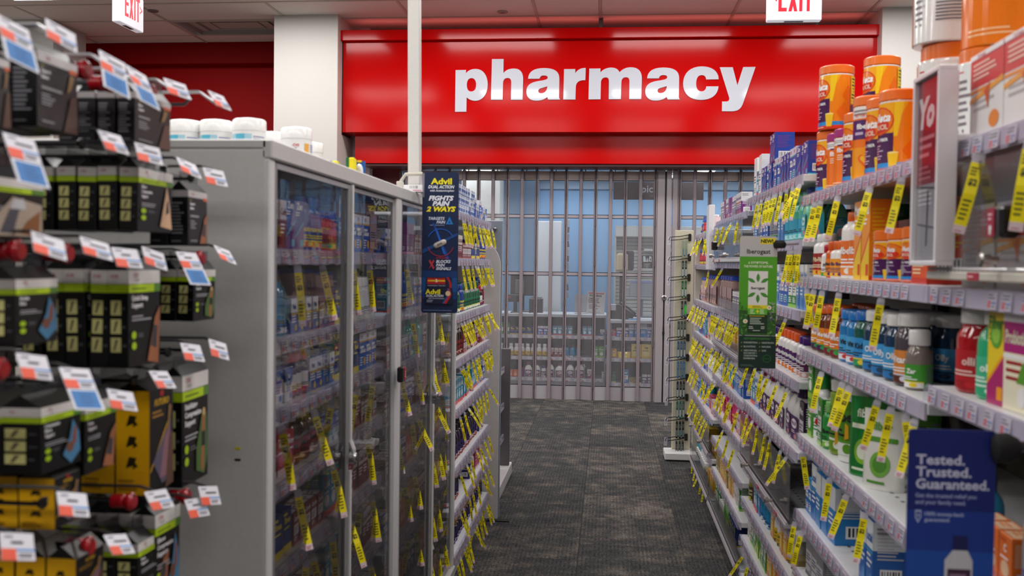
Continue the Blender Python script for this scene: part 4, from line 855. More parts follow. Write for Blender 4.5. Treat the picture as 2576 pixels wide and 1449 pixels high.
K['greenpouch'] = dict(fn=P_pouch, desc='glossy green stand-up fiber pouch', cat='pouch', w=.1, kw=dict(w=.1, h=.19, c='1f7c34', c2='8cc040', c3='e8f0d8', t='fiber'))
K['whitepouch'] = dict(fn=P_pouch, desc='white stand-up pouch with green leaves', cat='pouch', w=.1, kw=dict(w=.1, h=.18, c='e8e8e0', c2='7cb850', c3='5a9a3c', t='fiber'))
K['snack'] = dict(fn=P_pouch, desc='blue snack pouch with orange print', cat='pouch', w=.06, kw=dict(w=.06, h=.12, c='1c54b0', c2='f0902c', c3='f0e8d8', d=.04))
K['snackd'] = dict(fn=P_pouch, desc='dark blue snack pouch', cat='pouch', w=.06, kw=dict(w=.06, h=.14, c='1a2f70', c2='b03a34', c3='e8e0f0', d=.04))
K['yelpouch'] = dict(fn=P_pouch, desc='bright yellow wrapped pouch lying upright', cat='pouch', w=.14, kw=dict(w=.14, h=.07, c='e8c422', c2='f4e070', c3='f8f0a0', d=.07))
NM.update({k: v for v, ks in {
 'fiber_canister': 'meta metashort fiber benefit heart', 'supplement_tub': 'tub', 'fiber_bottle': 'redvit whtor ornarrow whtred tallbene orcap ppl grnsmall grntall grncan grnspray smallgrn', 'gummy_bottle': 'gumA gumB blueA blueB blueC greyor redbig tealbig',
 'mouthwash_bottle': 'teal dkgreen greyblue mintjug aqua', 'stomach_medicine_bottle': 'pinkb pinky lax laxd laxbig mauvejug', 'drink_bottle': 'olive wine', 'pill_bottle': 'yelw tealcap whtplain dayblue redcap', 'snack_tub': 'candy nutjar pinktub',
 'syrup_bottle': 'grncap bluecap robit purpb', 'sleep_aid_bottle': 'goldcap', 'fiber_box': 'metabox metared yelmag magenta grnbx grnbig yelgrn lime grngld brown', 'heart_health_box': 'heartbox', 'toiletry_box': 'wht tealbx bluep bluepw bluew',
 'dairy_pill_box': 'lactsm lact lactbig', 'laxative_box': 'dkpurp pure purpgr mauve', 'pain_relief_box': 'bl1 bl2 bl3 bl4 goody navy', 'cough_medicine_box': 'redb redbt', 'vitamin_box': 'orange yelc ltyel', 'remedy_box': 'magc pinkc purpc whtc redwb greyw grey', 'cardboard_tray': 'kraft',
 'fiber_pouch': 'greenpouch whitepouch', 'snack_pouch': 'snack snackd yelpouch'}.items() for k in ks.split()})
# ------------------------------------------------------------------ open shelves on the side with the signs
XR = .58; XP = .60
BAYS = {
 'R1': (.64, 1.79, (1.59, 1.347, 1.167, .90, .62, .35, .08), 'blue-sign bay'),
 'R2': (1.80, 2.95, (1.588, 1.347, 1.132, .874, .645, .466, .25, .08), 'canister-topped bay'),
 'R3': (2.96, 4.11, (1.657, 1.46, 1.243, 1.026, .81, .56, .40, .235, .07), 'green-sign bay'),
 'R4': (4.12, 5.27, (1.61, 1.395, 1.152, .975, .79, .61, .45, .28, .08), 'acrylic-door bay'),
 'R5': (5.28, 6.50, (1.573, 1.38, 1.147, .935, .735, .53, .31, .09), 'hook-panel bay')}
ORD = ['top', 'second', 'third', 'fourth', 'fifth', 'sixth', 'seventh', 'eighth', 'ninth']
BAYO = {}
for k, (y0, y1, zs, nm) in BAYS.items():
    BAYO[k] = gondola('shelving_bay', {'R1': 'metal shelving bay nearest the camera, behind the blue sign', 'R2': 'metal shelving bay with orange fiber canisters on top', 'R3': 'metal shelving bay holding the green hanging sign', 'R4': 'metal shelving bay with the clear acrylic flap doors', 'R5': 'cream metal shelving bay farthest down the aisle beside the hook panel'}[k],
            1, y0, y1, XR, .42, zs, zs[0]-.03 if k in ('R1',) else zs[0]-.02, back='8b8378' if k != 'R5' else 'a89f8c', ends=((0, 0) if k != 'R5' else (1, 0)), endcol='cfc8b8', labstep={'R1': .062, 'R2': .062, 'R3': .07, 'R4': .085, 'R5': .09}[k])
def wh(b, i): return 'on the %s shelf, %s' % (ORD[i], BAYS[b][3])
def put(b, i, y, seq, **k): return row(1, XP, BAYS[b][2][i], y, seq, wh(b, i), ymin=BAYS[b][0]+.012, **k)
# --- R2: orange canisters etc.
yf = 2.935
stand('meta', 1, .655, 2.898, 1.5886, 'tall orange fiber canister at the far end under another one on the top shelf')
stand('meta', 1, .655, 2.88, 1.7746, 'topmost orange fiber canister standing on another at the far end of the bay')
row(1, XP+.01, 1.588, 2.832, [('fiber', 2)], 'on the top shelf beside stacked fiber canisters')
y_ = 2.555
stand('meta', 1, .65, y_, 1.5886, 'orange fiber canister standing between magenta-lidded and white canisters')
stand('benefit', 1, .645, y_-.1, 1.5886, 'white and orange canister with barcode side on the top shelf')
stand('meta', 1, .75, 2.761, 1.5886, 'orange fiber canister in the second row on the top shelf', 'second-row canisters')
stand('meta', 1, .75, 2.761, 1.7746, 'orange fiber canister stacked high behind the white and orange canister')
stand('meta', 1, .65, y_-.22, 1.5886, 'orange fiber canister just left of the white framed sign', 'canister pair by the framed sign')
stand('meta', 1, .65, y_-.325, 1.5886, 'orange fiber canister just left of the white framed sign', 'canister pair by the framed sign')
put('R2', 1, 2.93, [('redvit', 2), ('whtred', 1), ('ornarrow', 1), ('whtor', 2), ('tallbene', 2), ('metabox', 2), ('metashort', 3), ('metared', 1)])
row(1, .73, 1.347, 2.92, [('dkgreen', 3), ('metared', 3), ('metabox', 2)], 'in the back row under the canisters')
put('R2', 2, 2.925, [('gumA', 2), .01, ('gumB', 2), .01, ('blueA', 2), ('blueB', 1), ('blueC', 3), ('greyor', 1), ('smallgrn', 1)])
row(1, .70, 1.132, 2.9, [('gumB', 3), ('blueA', 3), ('blueC', 4)], 'back row, third shelf, canister-topped bay')
put('R2', 3, 2.93, [('grnbig', 1, 2), ('grnspray', 1), .004, ('grnbx', 1), ('grnsmall', 1), .01, ('grntall', 1), .015, ('grncan', 1), .075, ('greenpouch', 1), .03, ('whitepouch', 1)])
row(1, .72, .874, 2.9, [('grntall', 2), ('grnbig', 1, 2), ('grntall', 2), ('grncan', 2)], 'back row, fourth shelf, canister-topped bay')
put('R2', 4, 2.93, [('lactsm', 1), ('lactsm', 1), ('lact', 1), ('lactbig', 3), .25, ('lact', 2)])
put('R2', 5, 2.9, [('grey', 3), .12, ('grngld', 1), ('brown', 2), ('yelgrn', 2)])
put('R2', 6, 2.93, [('yelc', 2), ('orange', 3), ('magc', 3), ('yelgrn', 3)])
put('R2', 7, 2.93, [('grnbx', 3), ('purpc', 3), ('navy', 4)])
# --- R1
tb = [(1.70, 0), (1.54, 1)]
HL = 1.840-1.5906; YT = 2.077
Y2 = 1.855; HL2 = 1.782-1.5906
for yy, lb, hh in ((YT, 'white tub with a narrow orange lid carrying another tub behind the framed sign', HL), (Y2, 'white tub in the lower row under the big heart canister', HL2)): stand('tub', 1, .70, yy, 1.5906, lb).scale.z = hh/.16
stand('tub', 1, .69, YT+.004, 1.5906+HL+.0005, 'uppermost large white tub with fine print, cut by the top edge').scale.z = 1.15
stand('heart', 1, .71, Y2, 1.5906+HL2+.0005, 'large orange canister with a heart, stacked high by the flame cartons')
K['heartbox']['kw']['h'] = 1.726-1.5915
row(1, .585, 1.59, 1.648, [('heartbox', 4)], 'standing on the top shelf nearest the camera')
put('R1', 1, 1.70, [('heartbox', 2), ('metared', 3)])
put('R1', 2, 1.75, [('redbig', 1), ('tealbig', 1), ('yelmag', 1), ('magenta', 2), ('redbig', 2)])
put('R1', 3, 1.75, [('aqua', 2), ('orange', 3), ('greyblue', 2), ('purpc', 3), ('orange', 3)])
put('R1', 4, 1.75, [('orange', 3, 2), ('purpc', 3), ('whtc', 4), ('orange', 4)])
put('R1', 5, 1.75, [('navy', 5), ('purpc', 4), ('yelc', 4)])
# --- R3
put('R3', 0, 4.08, [('wht', 1), ('tealbx', 1), ('wht', 1), ('bluep', 2), ('bluepw', 1), ('bluep', 2, 2), ('bluepw', 2), ('bluep', 3), ('bluepw', 2), ('bluep', 3)])
put('R3', 1, 4.08, [('bluew', 2), ('greyblue', 1), ('bluepw', 3), .01, ('greyblue', 2), .01, ('bluew', 2), .01, ('teal', 4), ('mintjug', 2)])
row(1, .72, 1.46, 4.05, [('mauve', 3), ('bluepw', 4), ('wht', 2), ('mintjug', 3)], 'back row above the green sign')
put('R3', 2, 4.08, [('bluew', 3), ('bluep', 3), ('mauve', 2), ('bluew', 3), ('bluepw', 3), .01, ('grnbx', 2), ('bluew', 3)])
put('R3', 3, 4.06, [('ppl', 6), .01, ('ppl', 4), .01, ('orcap', 5), .01, ('ppl', 2)])
put('R3', 4, 4.05, [('tealbx', 2), ('bluew', 2), ('lax', 3), .01, ('laxd', 3), ('laxbig', 2), .02, ('dkpurp', 1), .01, ('pure', 1)])
row(1, .71, .81, 3.9, [('laxd', 4), ('mauvejug', 3)], 'back row under the green sign')
put('R3', 5, 4.08, [('pinkb', 2), ('redwb', 1), ('olive', 2), ('wine', 1), ('aqua', 2), .5])
put('R3', 6, 4.08, [('olive', 1), ('wine', 1), ('tealbx', 2), ('bluew', 1), ('aqua', 3), .05, ('yelc', 1), ('yelw', 2), ('yelc', 2), ('yelw', 2), ('kraft', 1), ('orange', 2)])
put('R3', 7, 4.08, [('whtc', 2), ('grnbx', 2), ('lime', 3), ('grnbx', 2), ('yelc', 3), ('orange', 3), ('magc', 3)])
put('R3', 8, 4.08, [('purpc', 4), ('navy', 4), ('grnbx', 4), ('purpc', 4)])
# --- R4
put('R4', 0, 5.25, [('greyw', 3), ('mauve', 1), .01, ('purpgr', 2), ('mauve', 2), .0, ('greyw', 3), ('purpgr', 3)])
put('R4', 1, 5.22, [('greyw', 2), .5, ('greyw', 2), .05])
put('R4', 2, 5.25, [('nutjar', 3), ('nutjar', 2), .03, ('greyw', 6), ('ppl', 4)])
put('R4', 3, 5.24, [('bluew', 2), ('pinktub', 2), ('tealbx', 3), ('kraft', 2), ('yelc', 3)])
put('R4', 4, 5.24, [('whtplain', 2), ('bluew', 1), ('whtc', 1), .02, ('navy', 2), ('tealbx', 5), ('bluew', 3), ('bluepw', 3)])
put('R4', 5, 5.24, [('magc', 2), ('pinkc', 2), ('magc', 2), ('pinky', 1), ('pinkc', 2), ('magc', 2), .02, ('pinky', 3), ('pinkc', 2), ('pinky', 4)])
put('R4', 6, 5.24, [('yelc', 2), ('pinkb', 4), .01, ('redwb', 1), ('olive', 3), ('wine', 1)]) if False else None
put('R4', 7, 5.24, [('kraft', 2), .02, ('yelc', 4), ('kraft', 1), ('yelc', 3), ('whtc', 4), ('grnbx', 1)])
row(1, XP, .45, 5.24, [('pinkb', 4), ('redwb', 1), .02, ('olive', 3), ('wine', 2)], 'on the low shelf behind the acrylic doors') if False else None
put('R4', 8, 5.24, [('grnbx', 3), ('whtc', 4), ('lime', 4), ('navy', 4)])
# --- R5
put('R5', 0, 6.42, [('snack', 3), ('candy', 2), .1, ('pinkc', 4), ('greyw', 2), ('pinkc', 3)])
put('R5', 1, 6.42, [('candy', 4), .04, ('candy', 3), ('tealcap', 2), ('dayblue', 3)])
put('R5', 2, 6.42, [('snackd', 2), ('pinktub', 3), ('pinktub', 2), ('nutjar', 2), ('nutjar', 3)])
put('R5', 3, 6.42, [('bluew', 3), ('bluep', 2), ('bluew', 3), ('tealbx', 2), ('pinktub', 3), ('whtc', 3)])
put('R5', 4, 6.42, [('candy', 3), ('lime', 1), ('bluepw', 4), ('bl1', 3), ('whtplain', 3), ('whtplain', 2), ('bl1', 2), ('whtplain', 2)])
put('R5', 5, 6.42, [('bluepw', 3), ('lactsm', 4), ('dayblue', 2), ('dayblue', 3), ('tealcap', 2), ('magc', 3), ('pinkc', 3)])
put('R5', 6, 6.42, [('tealcap', 4), ('whtplain', 4), ('tealcap', 2), ('yelc', 2), ('kraft', 3), ('yelc', 2)])
put('R5', 7, 6.42, [('tealcap', 4), ('whtplain', 5), ('kraft', 3), ('yelc', 4)])
# sale tags
def tags(b, i, ys, **k): hang_tags(1, XR, BAYS[b][2][i]-RH, ys, 'under the %s shelf rail, %s' % (ORD[i], BAYS[b][3]), wd={'R1': 1.15, 'R2': 1.1}.get(b, .78), **k)
ry = lambda *p: list(p)
tags('R1', 0, [1.543, 1.360], tilt=0.20, outlier=0, sc=1.15)
tags('R2', 0, [1.937, 2.164, 2.457, 2.651, 2.721], tilt=0.15, outlier=0)
tags('R2', 1, [2.057, 2.424, 2.608, 2.711, 2.806], tilt=0.15, outlier=0)
tags('R2', 2, [2.066, 1.969, 1.876, 1.822, 2.297, 2.369, 2.594], tilt=0.26, outlier=0)
tags('R2', 3, [2.817, 2.478, 2.305, 2.142], tilt=0.22)
tags('R2', 4, [2.908, 2.806, 1.857], tilt=0.22)
tags('R2', 5, spread(1.9, 2.9, 5), tilt=0.22)
tags('R2', 6, spread(1.9, 2.9, 5), tilt=0.22)
tags('R3', 0, [3.746, 3.659, 3.541, 3.481, 3.390, 3.342, 3.251, 3.151, 3.044, 2.938, 2.944], tilt=0.20)
tags('R3', 1, [3.096, 3.044, 2.993, 2.956, 2.920], tilt=0.15)
tags('R3', 2, [3.123, 3.3, 3.5], tilt=0.19)
tags('R3', 3, [3.889, 3.717, 3.559, 3.422, 3.236, 3.070], tilt=0.27)
tags('R3', 4, [3.911, 3.766, 3.641, 3.472, 3.366, 3.165, 3.063], tilt=0.24)
tags('R3', 6, [2.932, 3.006], tilt=0.22); tags('R3', 7, spread(3.0, 4.0, 7), tilt=0.21); tags('R3', 8, spread(3.0, 4.0, 4), tilt=0.21)
tags('R4', 0, spread(4.15, 5.2, 4), tilt=0.22); tags('R4', 1, [4.85], tilt=0.15)
tags('R4', 2, spread(4.15, 5.24, 12, .03), tilt=0.30); tags('R4', 3, spread(4.15, 5.24, 9, .04), tilt=0.30)
tags('R4', 4, spread(4.15, 5.24, 8, .04), tilt=0.26); tags('R4', 5, spread(4.15, 4.8, 3), tilt=0.26)
tags('R5', 0, spread(5.4, 6.4, 6), tilt=0.22); tags('R5', 1, [5.5], tilt=0.22); tags('R5', 2, spread(5.3, 6.5, 9, .04), tilt=0.30)
tags('R5', 3, spread(5.3, 6.5, 9, .05), tilt=0.34); tags('R5', 4, spread(5.3, 6.5, 8, .05), tilt=0.30); tags('R5', 5, spread(5.35, 6.5, 8, .05), tilt=0.34); tags('R5', 7, spread(5.5, 6.4, 5), tilt=0.11)

# ------------------------------------------------------------------ glass cabinets on the other side of the aisle
XLF = -.62
def l_hull(b, y0, y1, label, first):
    e = empty('glass_cabinet', label, 'cabinet', (XLF, (y0+y1)/2, 0), pi/2); w = y1-y0; h = 1.597; d = .47
    G = 'c4c3c2'
    def part(name, *boxes, col=G, mat='paint', bev=.003):
        m = MB()
        for bx in boxes: m.box(*bx, col, mat, bev=bev)
        return m.obj(name, e)
    part('top_panel', (-w/2, w/2, -.002, d, h-.018, h))
    part('fascia', (-w/2, w/2, -.012, .008, h-.036, h-.0005))
    for s in (-1, 1):
        if first and s < 0:
            m = MB(); X = -w/2-.0006; m.box(X-.0004, X+.001, .044, .055, .9955, 1.000, 'd8c820', 'paper'); m.obj('sticker', e, loc=(0, 0, 1.034-1.0)); m = MB(); m.box(X-.0004, X+.001, .044, .055, -.002, .002, '1a1a1a', 'paper'); m.obj('sticker', e, loc=(0, 0, 1.011))
        if first and s < 0: part('side_panel', (s*w/2-.02 if s > 0 else -w/2, s*w/2 if s > 0 else -w/2+.02, .0, d, .03, h-.0185), col='c9c8c6')
        part('corner_post', (s*w/2-.028 if s > 0 else -w/2, s*w/2 if s > 0 else -w/2+.028, -.008, .006, .1, h-.036), col='cfcfd0')
    part('back_panel', (-w/2+.02, w/2-.02, d-.02, d, .03, h-.02), col='9c968e')
    part('plinth', (-w/2, w/2, .02, d-.02, 0, .09), col='b9b6b2')
    part('sill', (-w/2, w/2, -.014, .03, .09, .13), col='bdbab8')
    for dk, (a, c, dy) in enumerate(((-w/2+.03, .0, -.003), (-.012, w/2-.03, .006))):
        m = MB()
        for x in (a, c): m.box(x-.004, x+.012, dy-.004, dy+.004, .135, h-.04, 'b9bbbd' if x == c else '8d8f92', 'steel', bev=.001)
        m.box(a, c, dy-.003, dy+.003, .135, .155, 'a9abae', 'steel'); m.box(a, c, dy-.003, dy+.003, h-.05, h-.04, 'a9abae', 'steel')
        dr = m.obj('door', e)
        m = MB(); m.faces([(a+.008, dy, .15), (c, dy, .15), (c, dy, h-.05), (a+.008, dy, h-.05)], [(0, 1, 2, 3)], 'ffffff', 'glass'); m.obj('glass_pane', dr, smooth=False)
    m = MB(); m.tube([(.0, -.014, .13), (.0, -.014, KZ[first]-.03)], .0045, 'd8d8d8', 'paint'); m.tube([(0, -.014, KZ[first]+.035), (0, -.014, h-.04)], .0045, 'd8d8d8', 'paint')
    m.tube([(0, -.014, KZ[first]+.04), (0, -.022, KZ[first]+.02), (0, -.022, KZ[first])], .006, 'd0d0d2', 'paint'); m.obj('locking_rod', e)
    m = MB(Matrix.Translation((0, -.014, KZ[first])) @ Matrix.Rotation(pi/2, 4, 'X')); m.lathe([(.014, 0), (.014, .012), (.011, .016)], 'b8b9bb', 'metal', 18); m.lathe([(.006, .016), (.006, .018)], '444448', 'paint', 10); m.obj('lock_knob', e)
    return e, w
KZ = {True: 0.907, False: 0.905}
CAB = {'L1': (1.68, 2.755, (1.40, 1.22, 1.08, .93, .76, .58, .38, .13), 'nearer glass cabinet', 'pale grey cabinet with sliding glass doors and its blank end beside the hanging boxes'),
       'L2': (2.765, 3.85, (1.40, 1.22, 1.05, .88, .70, .50, .31, .13), 'farther glass cabinet', 'second pale grey glass-door cabinet, behind the blue hanging pain relief sign')}
r3 = random.Random(5)
for k, (y0, y1, zs, nm, lb) in CAB.items():
    e, w = l_hull(k, y0, y1, lb, k == 'L1'); SHZ.append((-1, y0, y1, zs+(1.6,)))
    for z in zs:
        s = shelf_mesh(w-.004, .40, perf=False).obj('shelf', e, loc=(0, .03, z), smooth=False)
        for q in range(int((w-.12)/.062)):
            if r3.random() < .15: continue
            o = bpy.data.objects.new('price_label', LAB[r3.randrange(4)]); COL.objects.link(o); o.parent = s; o.location = (-w/2+.06+.062*q, -.0045, -RH+.003); o.rotation_euler.x = -.12
BL = {k: (v[2], v[3]) for k, v in CAB.items()}; BL['L3'] = ((1.585, 1.392, 1.155, .967, .76, .515, .34, .152), 'cabinet-side rack')
def putl(b, i, y, seq, xf=None, **k):
    return row(-1, (-.665 if b != 'L3' else -.64) if xf is None else xf, BL[b][0][i], y, seq, 'on the %s shelf, %s' % (ORD[i], BL[b][1]), ymin=(CAB[b][0]+.035 if b != 'L3' else 3.88), **k)
def tagsl(b, i, ys, **k): hang_tags(-1, -.652 if b != 'L3' else -.62, BL[b][0][i]-RH, ys, 'under the %s shelf rail, %s' % (ORD[i], BL[b][1]), **k)
gondola('shelving_bay', 'open metal rack of small medicine boxes past the glass cabinets', -1, 3.87, 5.02, -.62, .42, BL['L3'][0], 1.56, back='8f8a84', ends=(0, 0), endcol='dcdad6', labstep=.08)
# L3 contents, far to near
putl('L3', 0, 5.0, [('bl2', 1), ('bl1', 2), ('bl2', 1), ('bl3', 1), .02, ('bl1', 2), ('bl3', 1), ('bl4', 2, 3), ('bl1', 1), ('bl4', 5, 3)])
row(-1, -.73, 1.585, 4.7, [('bl3', 2), ('grncap', 1), ('bl3', 5)], 'back row, top of the cabinet-side rack')
putl('L3', 1, 4.98, [('dayblue', 2), ('dayblue', 3), ('navy', 2), ('bl1', 1), ('navy', 1), ('navy', 1), .01, ('redb', 2), ('redb', 4), ('redbt', 4), ('redb', 3)])
row(-1, -.74, 1.392, 4.85, [('navy', 3), ('redbt', 6), ('navy', 4)], 'back row, second shelf, cabinet-side rack')
putl('L3', 2, 4.95, [('bluecap', 1), ('redcap', 2), ('grncap', 2), ('grncap', 4), ('grncap', 3), ('dayblue', 2), ('grncap', 4)])
row(-1, -.72, 1.155, 4.75, [('grncap', 5), ('bluecap', 2), ('grncap', 3)], 'back row, third shelf, cabinet-side rack')
putl('L3', 3, 4.98, [('orange', 1), ('redbt', 3), ('robit', 1), ('redbt', 2), ('robit', 4), ('redb', 3, 2), ('robit', 4)])
row(-1, -.72, .967, 4.85, [('robit', 12)], 'back row, fourth shelf, cabinet-side rack')
putl('L3', 4, 4.98, [('bl3', 1), ('goody', 2), ('bluew', 1), ('tealbx', 4), .06, ('tealbx', 3), .05, ('tealbx', 5)])
putl('L3', 5, 4.95, [('purpc', 2), ('purpc', 1), .06, ('purpb', 1), ('purpb', 2), ('purpb', 3), ('purpb', 6)])
putl('L3', 6, 4.95, [('pinkc', 1), .05, ('magc', 2), ('magc', 1), .02, ('whtplain', 2), ('purpc', 1), .3, ('purpb', 4)])
putl('L3', 7, 4.98, [('goldcap', 20)])
row(-1, -.70, .152, 4.95, [('goldcap', 19)], 'back row, bottom of the cabinet-side rack')
for i, n in enumerate((13, 11, 12, 12, 9, 7, 8, 13)): tagsl('L3', i, spread(3.9, 5.0, n, .03), tilt=.2+.04*(i % 3), outlier=.2, wd=.72)
# cabinet contents, near to far matters less: seen through glass
SEQ = {
 'L1': [[('nutjar', 1), ('bl3', 3), ('bluew', 2), ('candy', 2), ('dayblue', 3), ('bluep', 2), ('redbt', 3), ('bluew', 4)], [('whtplain', 4), ('navy', 3), ('redb', 3), ('bl1', 4), ('aqua', 2), ('bl3', 3)],
        [('bl3', 3), ('navy', 4), ('bl1', 4), ('redcap', 3), ('bl2', 5), ('tealbx', 3)], [('redb', 4), ('redbt', 4), ('bl2', 3), ('robit', 3), ('magc', 4), ('redb', 5)],
        [('redbt', 5), ('magc', 2), ('tealbx', 3), ('redb', 5), ('navy', 3), ('redbt', 3)], [('redbt', 3), ('bl1', 4), ('tealbx', 3), ('redb', 5), ('orange', 4), ('magc', 3)],
        [('tealbx', 3), ('yelc', 3), ('redbt', 4), ('orange', 4), ('bl3', 3), ('grey', 2)], [('tealbx', 4), ('orange', 4), ('grey', 2), ('bl3', 4), ('orange', 3), ('bluew', 3)]],
 'L2': [[('bluew', 3), ('navy', 4), ('redb', 4), ('mauve', 3), ('bl1', 5)], [('redbt', 4), ('navy', 3), ('bl3', 3), ('dayblue', 4), ('tealbx', 4)], [('grncap', 4), ('redbt', 3), ('teal', 3), ('bl1', 4), ('redb', 5)],
        [('redb', 5), ('orange', 3), ('redbt', 4), ('bl3', 3), ('redb', 5)], [('orange', 5), ('redbt', 4), ('orange', 4), ('purpc', 3), ('redb', 4)], [('orange', 4), ('redbt', 5), ('yelc', 3), ('orange', 5), ('bl3', 3)],
        [('redbt', 5), ('orange', 4), ('purpc', 4), ('orange', 5)], [('orange', 5), ('bl3', 3), ('redbt', 5), ('purpc', 4)]]}
for k, rows_ in SEQ.items():
    for i, sq in enumerate(rows_): putl(k, i, CAB[k][1]-.04, sq)
for k, ns in (('L1', (4, 0, 5, 3, 7, 6, 6, 4)), ('L2', (3, 2, 5, 6, 7, 7, 7, 4))):
    for i, n in enumerate(ns):
        if n: tagsl(k, i, spread(CAB[k][0]+.08, CAB[k][1]-.08, n, .05), tilt=.16, outlier=.15, sc=1.15)
# lock box on the frame between the cabinets
e = empty('lock_box', 'small black lock box with a red label on the post between the glass cabinets', 'lock', (XLF+.018, 2.719, 1.027), pi/2)
b = MB(); b.box(-.02, .02, -.018, .0, 0, .045, '1a1a1c', 'plastic', bev=.004); b.obj('case', e); b = MB(); b.box(-.001, .016, -.0195, -.018, .006, .04, 'b01c2c', 'paper'); decal(b, lambda u, v, o: (-.001+u, -.0196-o, .006+v), .017, .034, [('l', .15, .2, .85, .8, 3, 'f0d0d0')]); b.obj('red_label', e)
# things on top of the cabinets
def tub_mesh():
    b = MB(); r = .036; b.lathe([(r*.97, 0), (r, .003), (r, .07)], 'f2f2f0', 'plastic', 28); body = b.mesh('tub'); b = MB(); ridged(b, r*1.03, .066, .092, 'f6f6f4', 'plastic', 28, .004); lid = b.mesh('lid'); out = []
    for kind in range(2):
        b = MB(); s = U(-70)
        ops = [('r', U(-150), .1, U(-60), .9, 'a8d4e4'), ('r', U(-120), .5, U(-85), .9, '58bcd8'), ('r', U(-150), .0, U(-60), .38, '1c6cb8'), ('l', U(-55), .2, U(10), .85, 8, '8a94c0'), ('r', U(10), 0, U(90), .38, '1c6cb8'), ('r', U(60), .3, U(95), .8, 'f0b04c')] if kind == 0 else \
              [('r', U(-180), .0, U(180), .45, '1c68b4'), ('t', 'CVS', U(-80), .72, .1, 'c81c2c', {'b': .03, 'fit': .08}), ('l', U(-92), .62, U(-66), .7, 1, '8a8a90'), ('t', 'Disinfecting', U(-80), .3, .16, 'f4f4f8', {'b': .03, 'fit': .24}), ('r', U(-48), .2, U(-28), .85, 'f0b04c'), ('l', U(-20), .2, U(30), .85, 8, '8a94c0')]
        cyl_label(b, r, .004, .064, 'f2f2f0', ops); out.append([('tub', body, (0, 0, 0)), ('lid', lid, (0, 0, 0)), ('label', b.mesh('label', True, 60), (0, 0, 0))])
    return out
TB = tub_mesh(); K['tubA'] = dict(fn=lambda: TB[0], desc='', cat='tub', w=.1, kw={}); K['tubB'] = dict(fn=lambda: TB[1], desc='', cat='tub', w=.1, kw={})
TX = [(-0.965, 2.1, 'A', 'white wipes tub with a pale blue label, farthest from the glass front'), (-0.891, 2.1, 'A', 'white wipes tub showing fine print, second from the rack of hanging boxes'),
      (-0.806, 2.08, 'A', 'white wipes tub with a turquoise and blue label above the cabinet corner'), (-0.834, 2.3, 'A', 'white wipes tub half hidden behind another, turquoise label'),
      (-0.744, 2.22, 'B', 'white wipes tub with a blue disinfecting label'), (-0.802, 2.5, 'B', 'white wipes tub standing past the disinfecting one on the cabinet')]
for x, y, k, lb in TX:
    o = stand('tub'+k, -1, x, y, 1.5975, lb, 'white wipes tubs on the cabinet'); o.rotation_euler.z += {466: 0}.get(0, rng.uniform(-.2, .2))
for i, (px, y) in enumerate(((-0.737, 2.5), (-0.697, 2.52))):
    e = empty('sponge', 'yellow and green scrub sponge standing on the cabinet, ' + ('nearer the wipes tubs' if i == 0 else 'beside the blue hook pack'), 'sponge', (px, y, 1.5975), .12)
    b = MB(); b.box(-.0, .016, -.02, .02, 0, [.045, .056][i], 'f0e020', 'matte', bev=.003); b.obj('foam', e); b = MB(); b.box(-.007, 0, -.02, .02, 0, [.045, .056][i], '1c6c3c', 'matte', bev=.001); b.obj('scouring_pad', e)
e = empty('hook_pack', 'blue card pack holding a white adhesive hook, standing on the cabinet', 'pack', (-0.678, 2.55, 1.5985), .05)
b = MB(); b.box(-.016, .016, 0, .003, 0, .05, '1c5cb0', 'carton'); b.box(-.006, .006, -.004, .007, .046, .052, 'e8c01c', 'carton', bev=.001); b.obj('card', e)
b = MB(Matrix.Translation((0, 0, .022)) @ Matrix.Rotation(pi/2, 4, 'X')); b.lathe([(.011, 0), (.011, .004), (.008, .008)], 'e8e8ea', 'plastic', 20, ry=1.9); b.lathe([(.006, .008), (.005, .011)], 'c8c8cc', 'plastic', 14, ry=1.9); b.obj('hook', e)
b = MB(); b.box(-.03, .03, -.02, .02, 0, .022, 'eef0f4', 'paper', bev=.001); decal(b, lambda u, v, o: (-.03+u, -.02-o, v), .06, .022, [('b', .3, .4, .8, .95), ('l', .5, .1, .95, .35, 1, 'e87a8a')])
tag(b.obj('carton', loc=(-0.619, 3.0, 1.5975)), 'small white barcode box on the cabinet behind the sign bracket', 'box')
# white pole and hanging sign with its bracket
b = MB(); w_ = (-0.614--0.652)/2; b.box(-w_, w_, -w_, w_, 0, CEIL-1.598, 'd9d7d2', 'paint', bev=.002)
po = b.obj('ceiling_pole', loc=((-0.614+-0.652)/2, 3.08, 1.5975)); tag(po, 'square white pole running from the cabinet top up to the ceiling', 'pole'); po.rotation_euler.y = -.012
def sign_board(w, h, col, ops, r=.008, th=.003, mat='paper', grad=None):
    b = MB(); P = []
    for cx, cz, a0 in ((w/2-r, r, -pi/2), (w/2-r, h-r, 0), (-w/2+r, h-r, pi/2), (-w/2+r, r, pi)):
        for j in range(5): a = a0+pi/2*j/4; P.append((cx+r*cos(a), cz+r*sin(a)))
    n = len(P); V = [(x, 0, z) for x, z in P]+[(x, th, z) for x, z in P]
    b.faces(V, [list(range(n)), list(range(2*n-1, n-1, -1))]+[(i, i+n, (i+1) % n+n, (i+1) % n) for i in range(n)], col, mat)
    decal(b, lambda u, v, o: (-w/2+u, -o, v), w, h, ops, mat, base=.0003, step=.00006)
    return b
AX0, AX1, AZ0, AZ1 = -0.592, -0.475, 1.214, 1.662
e = empty('hanging_sign', 'tall dark blue hanging sign with a white pill, beside the glass cabinet', 'sign', ((AX0+AX1)/2, 3.0, AZ0))
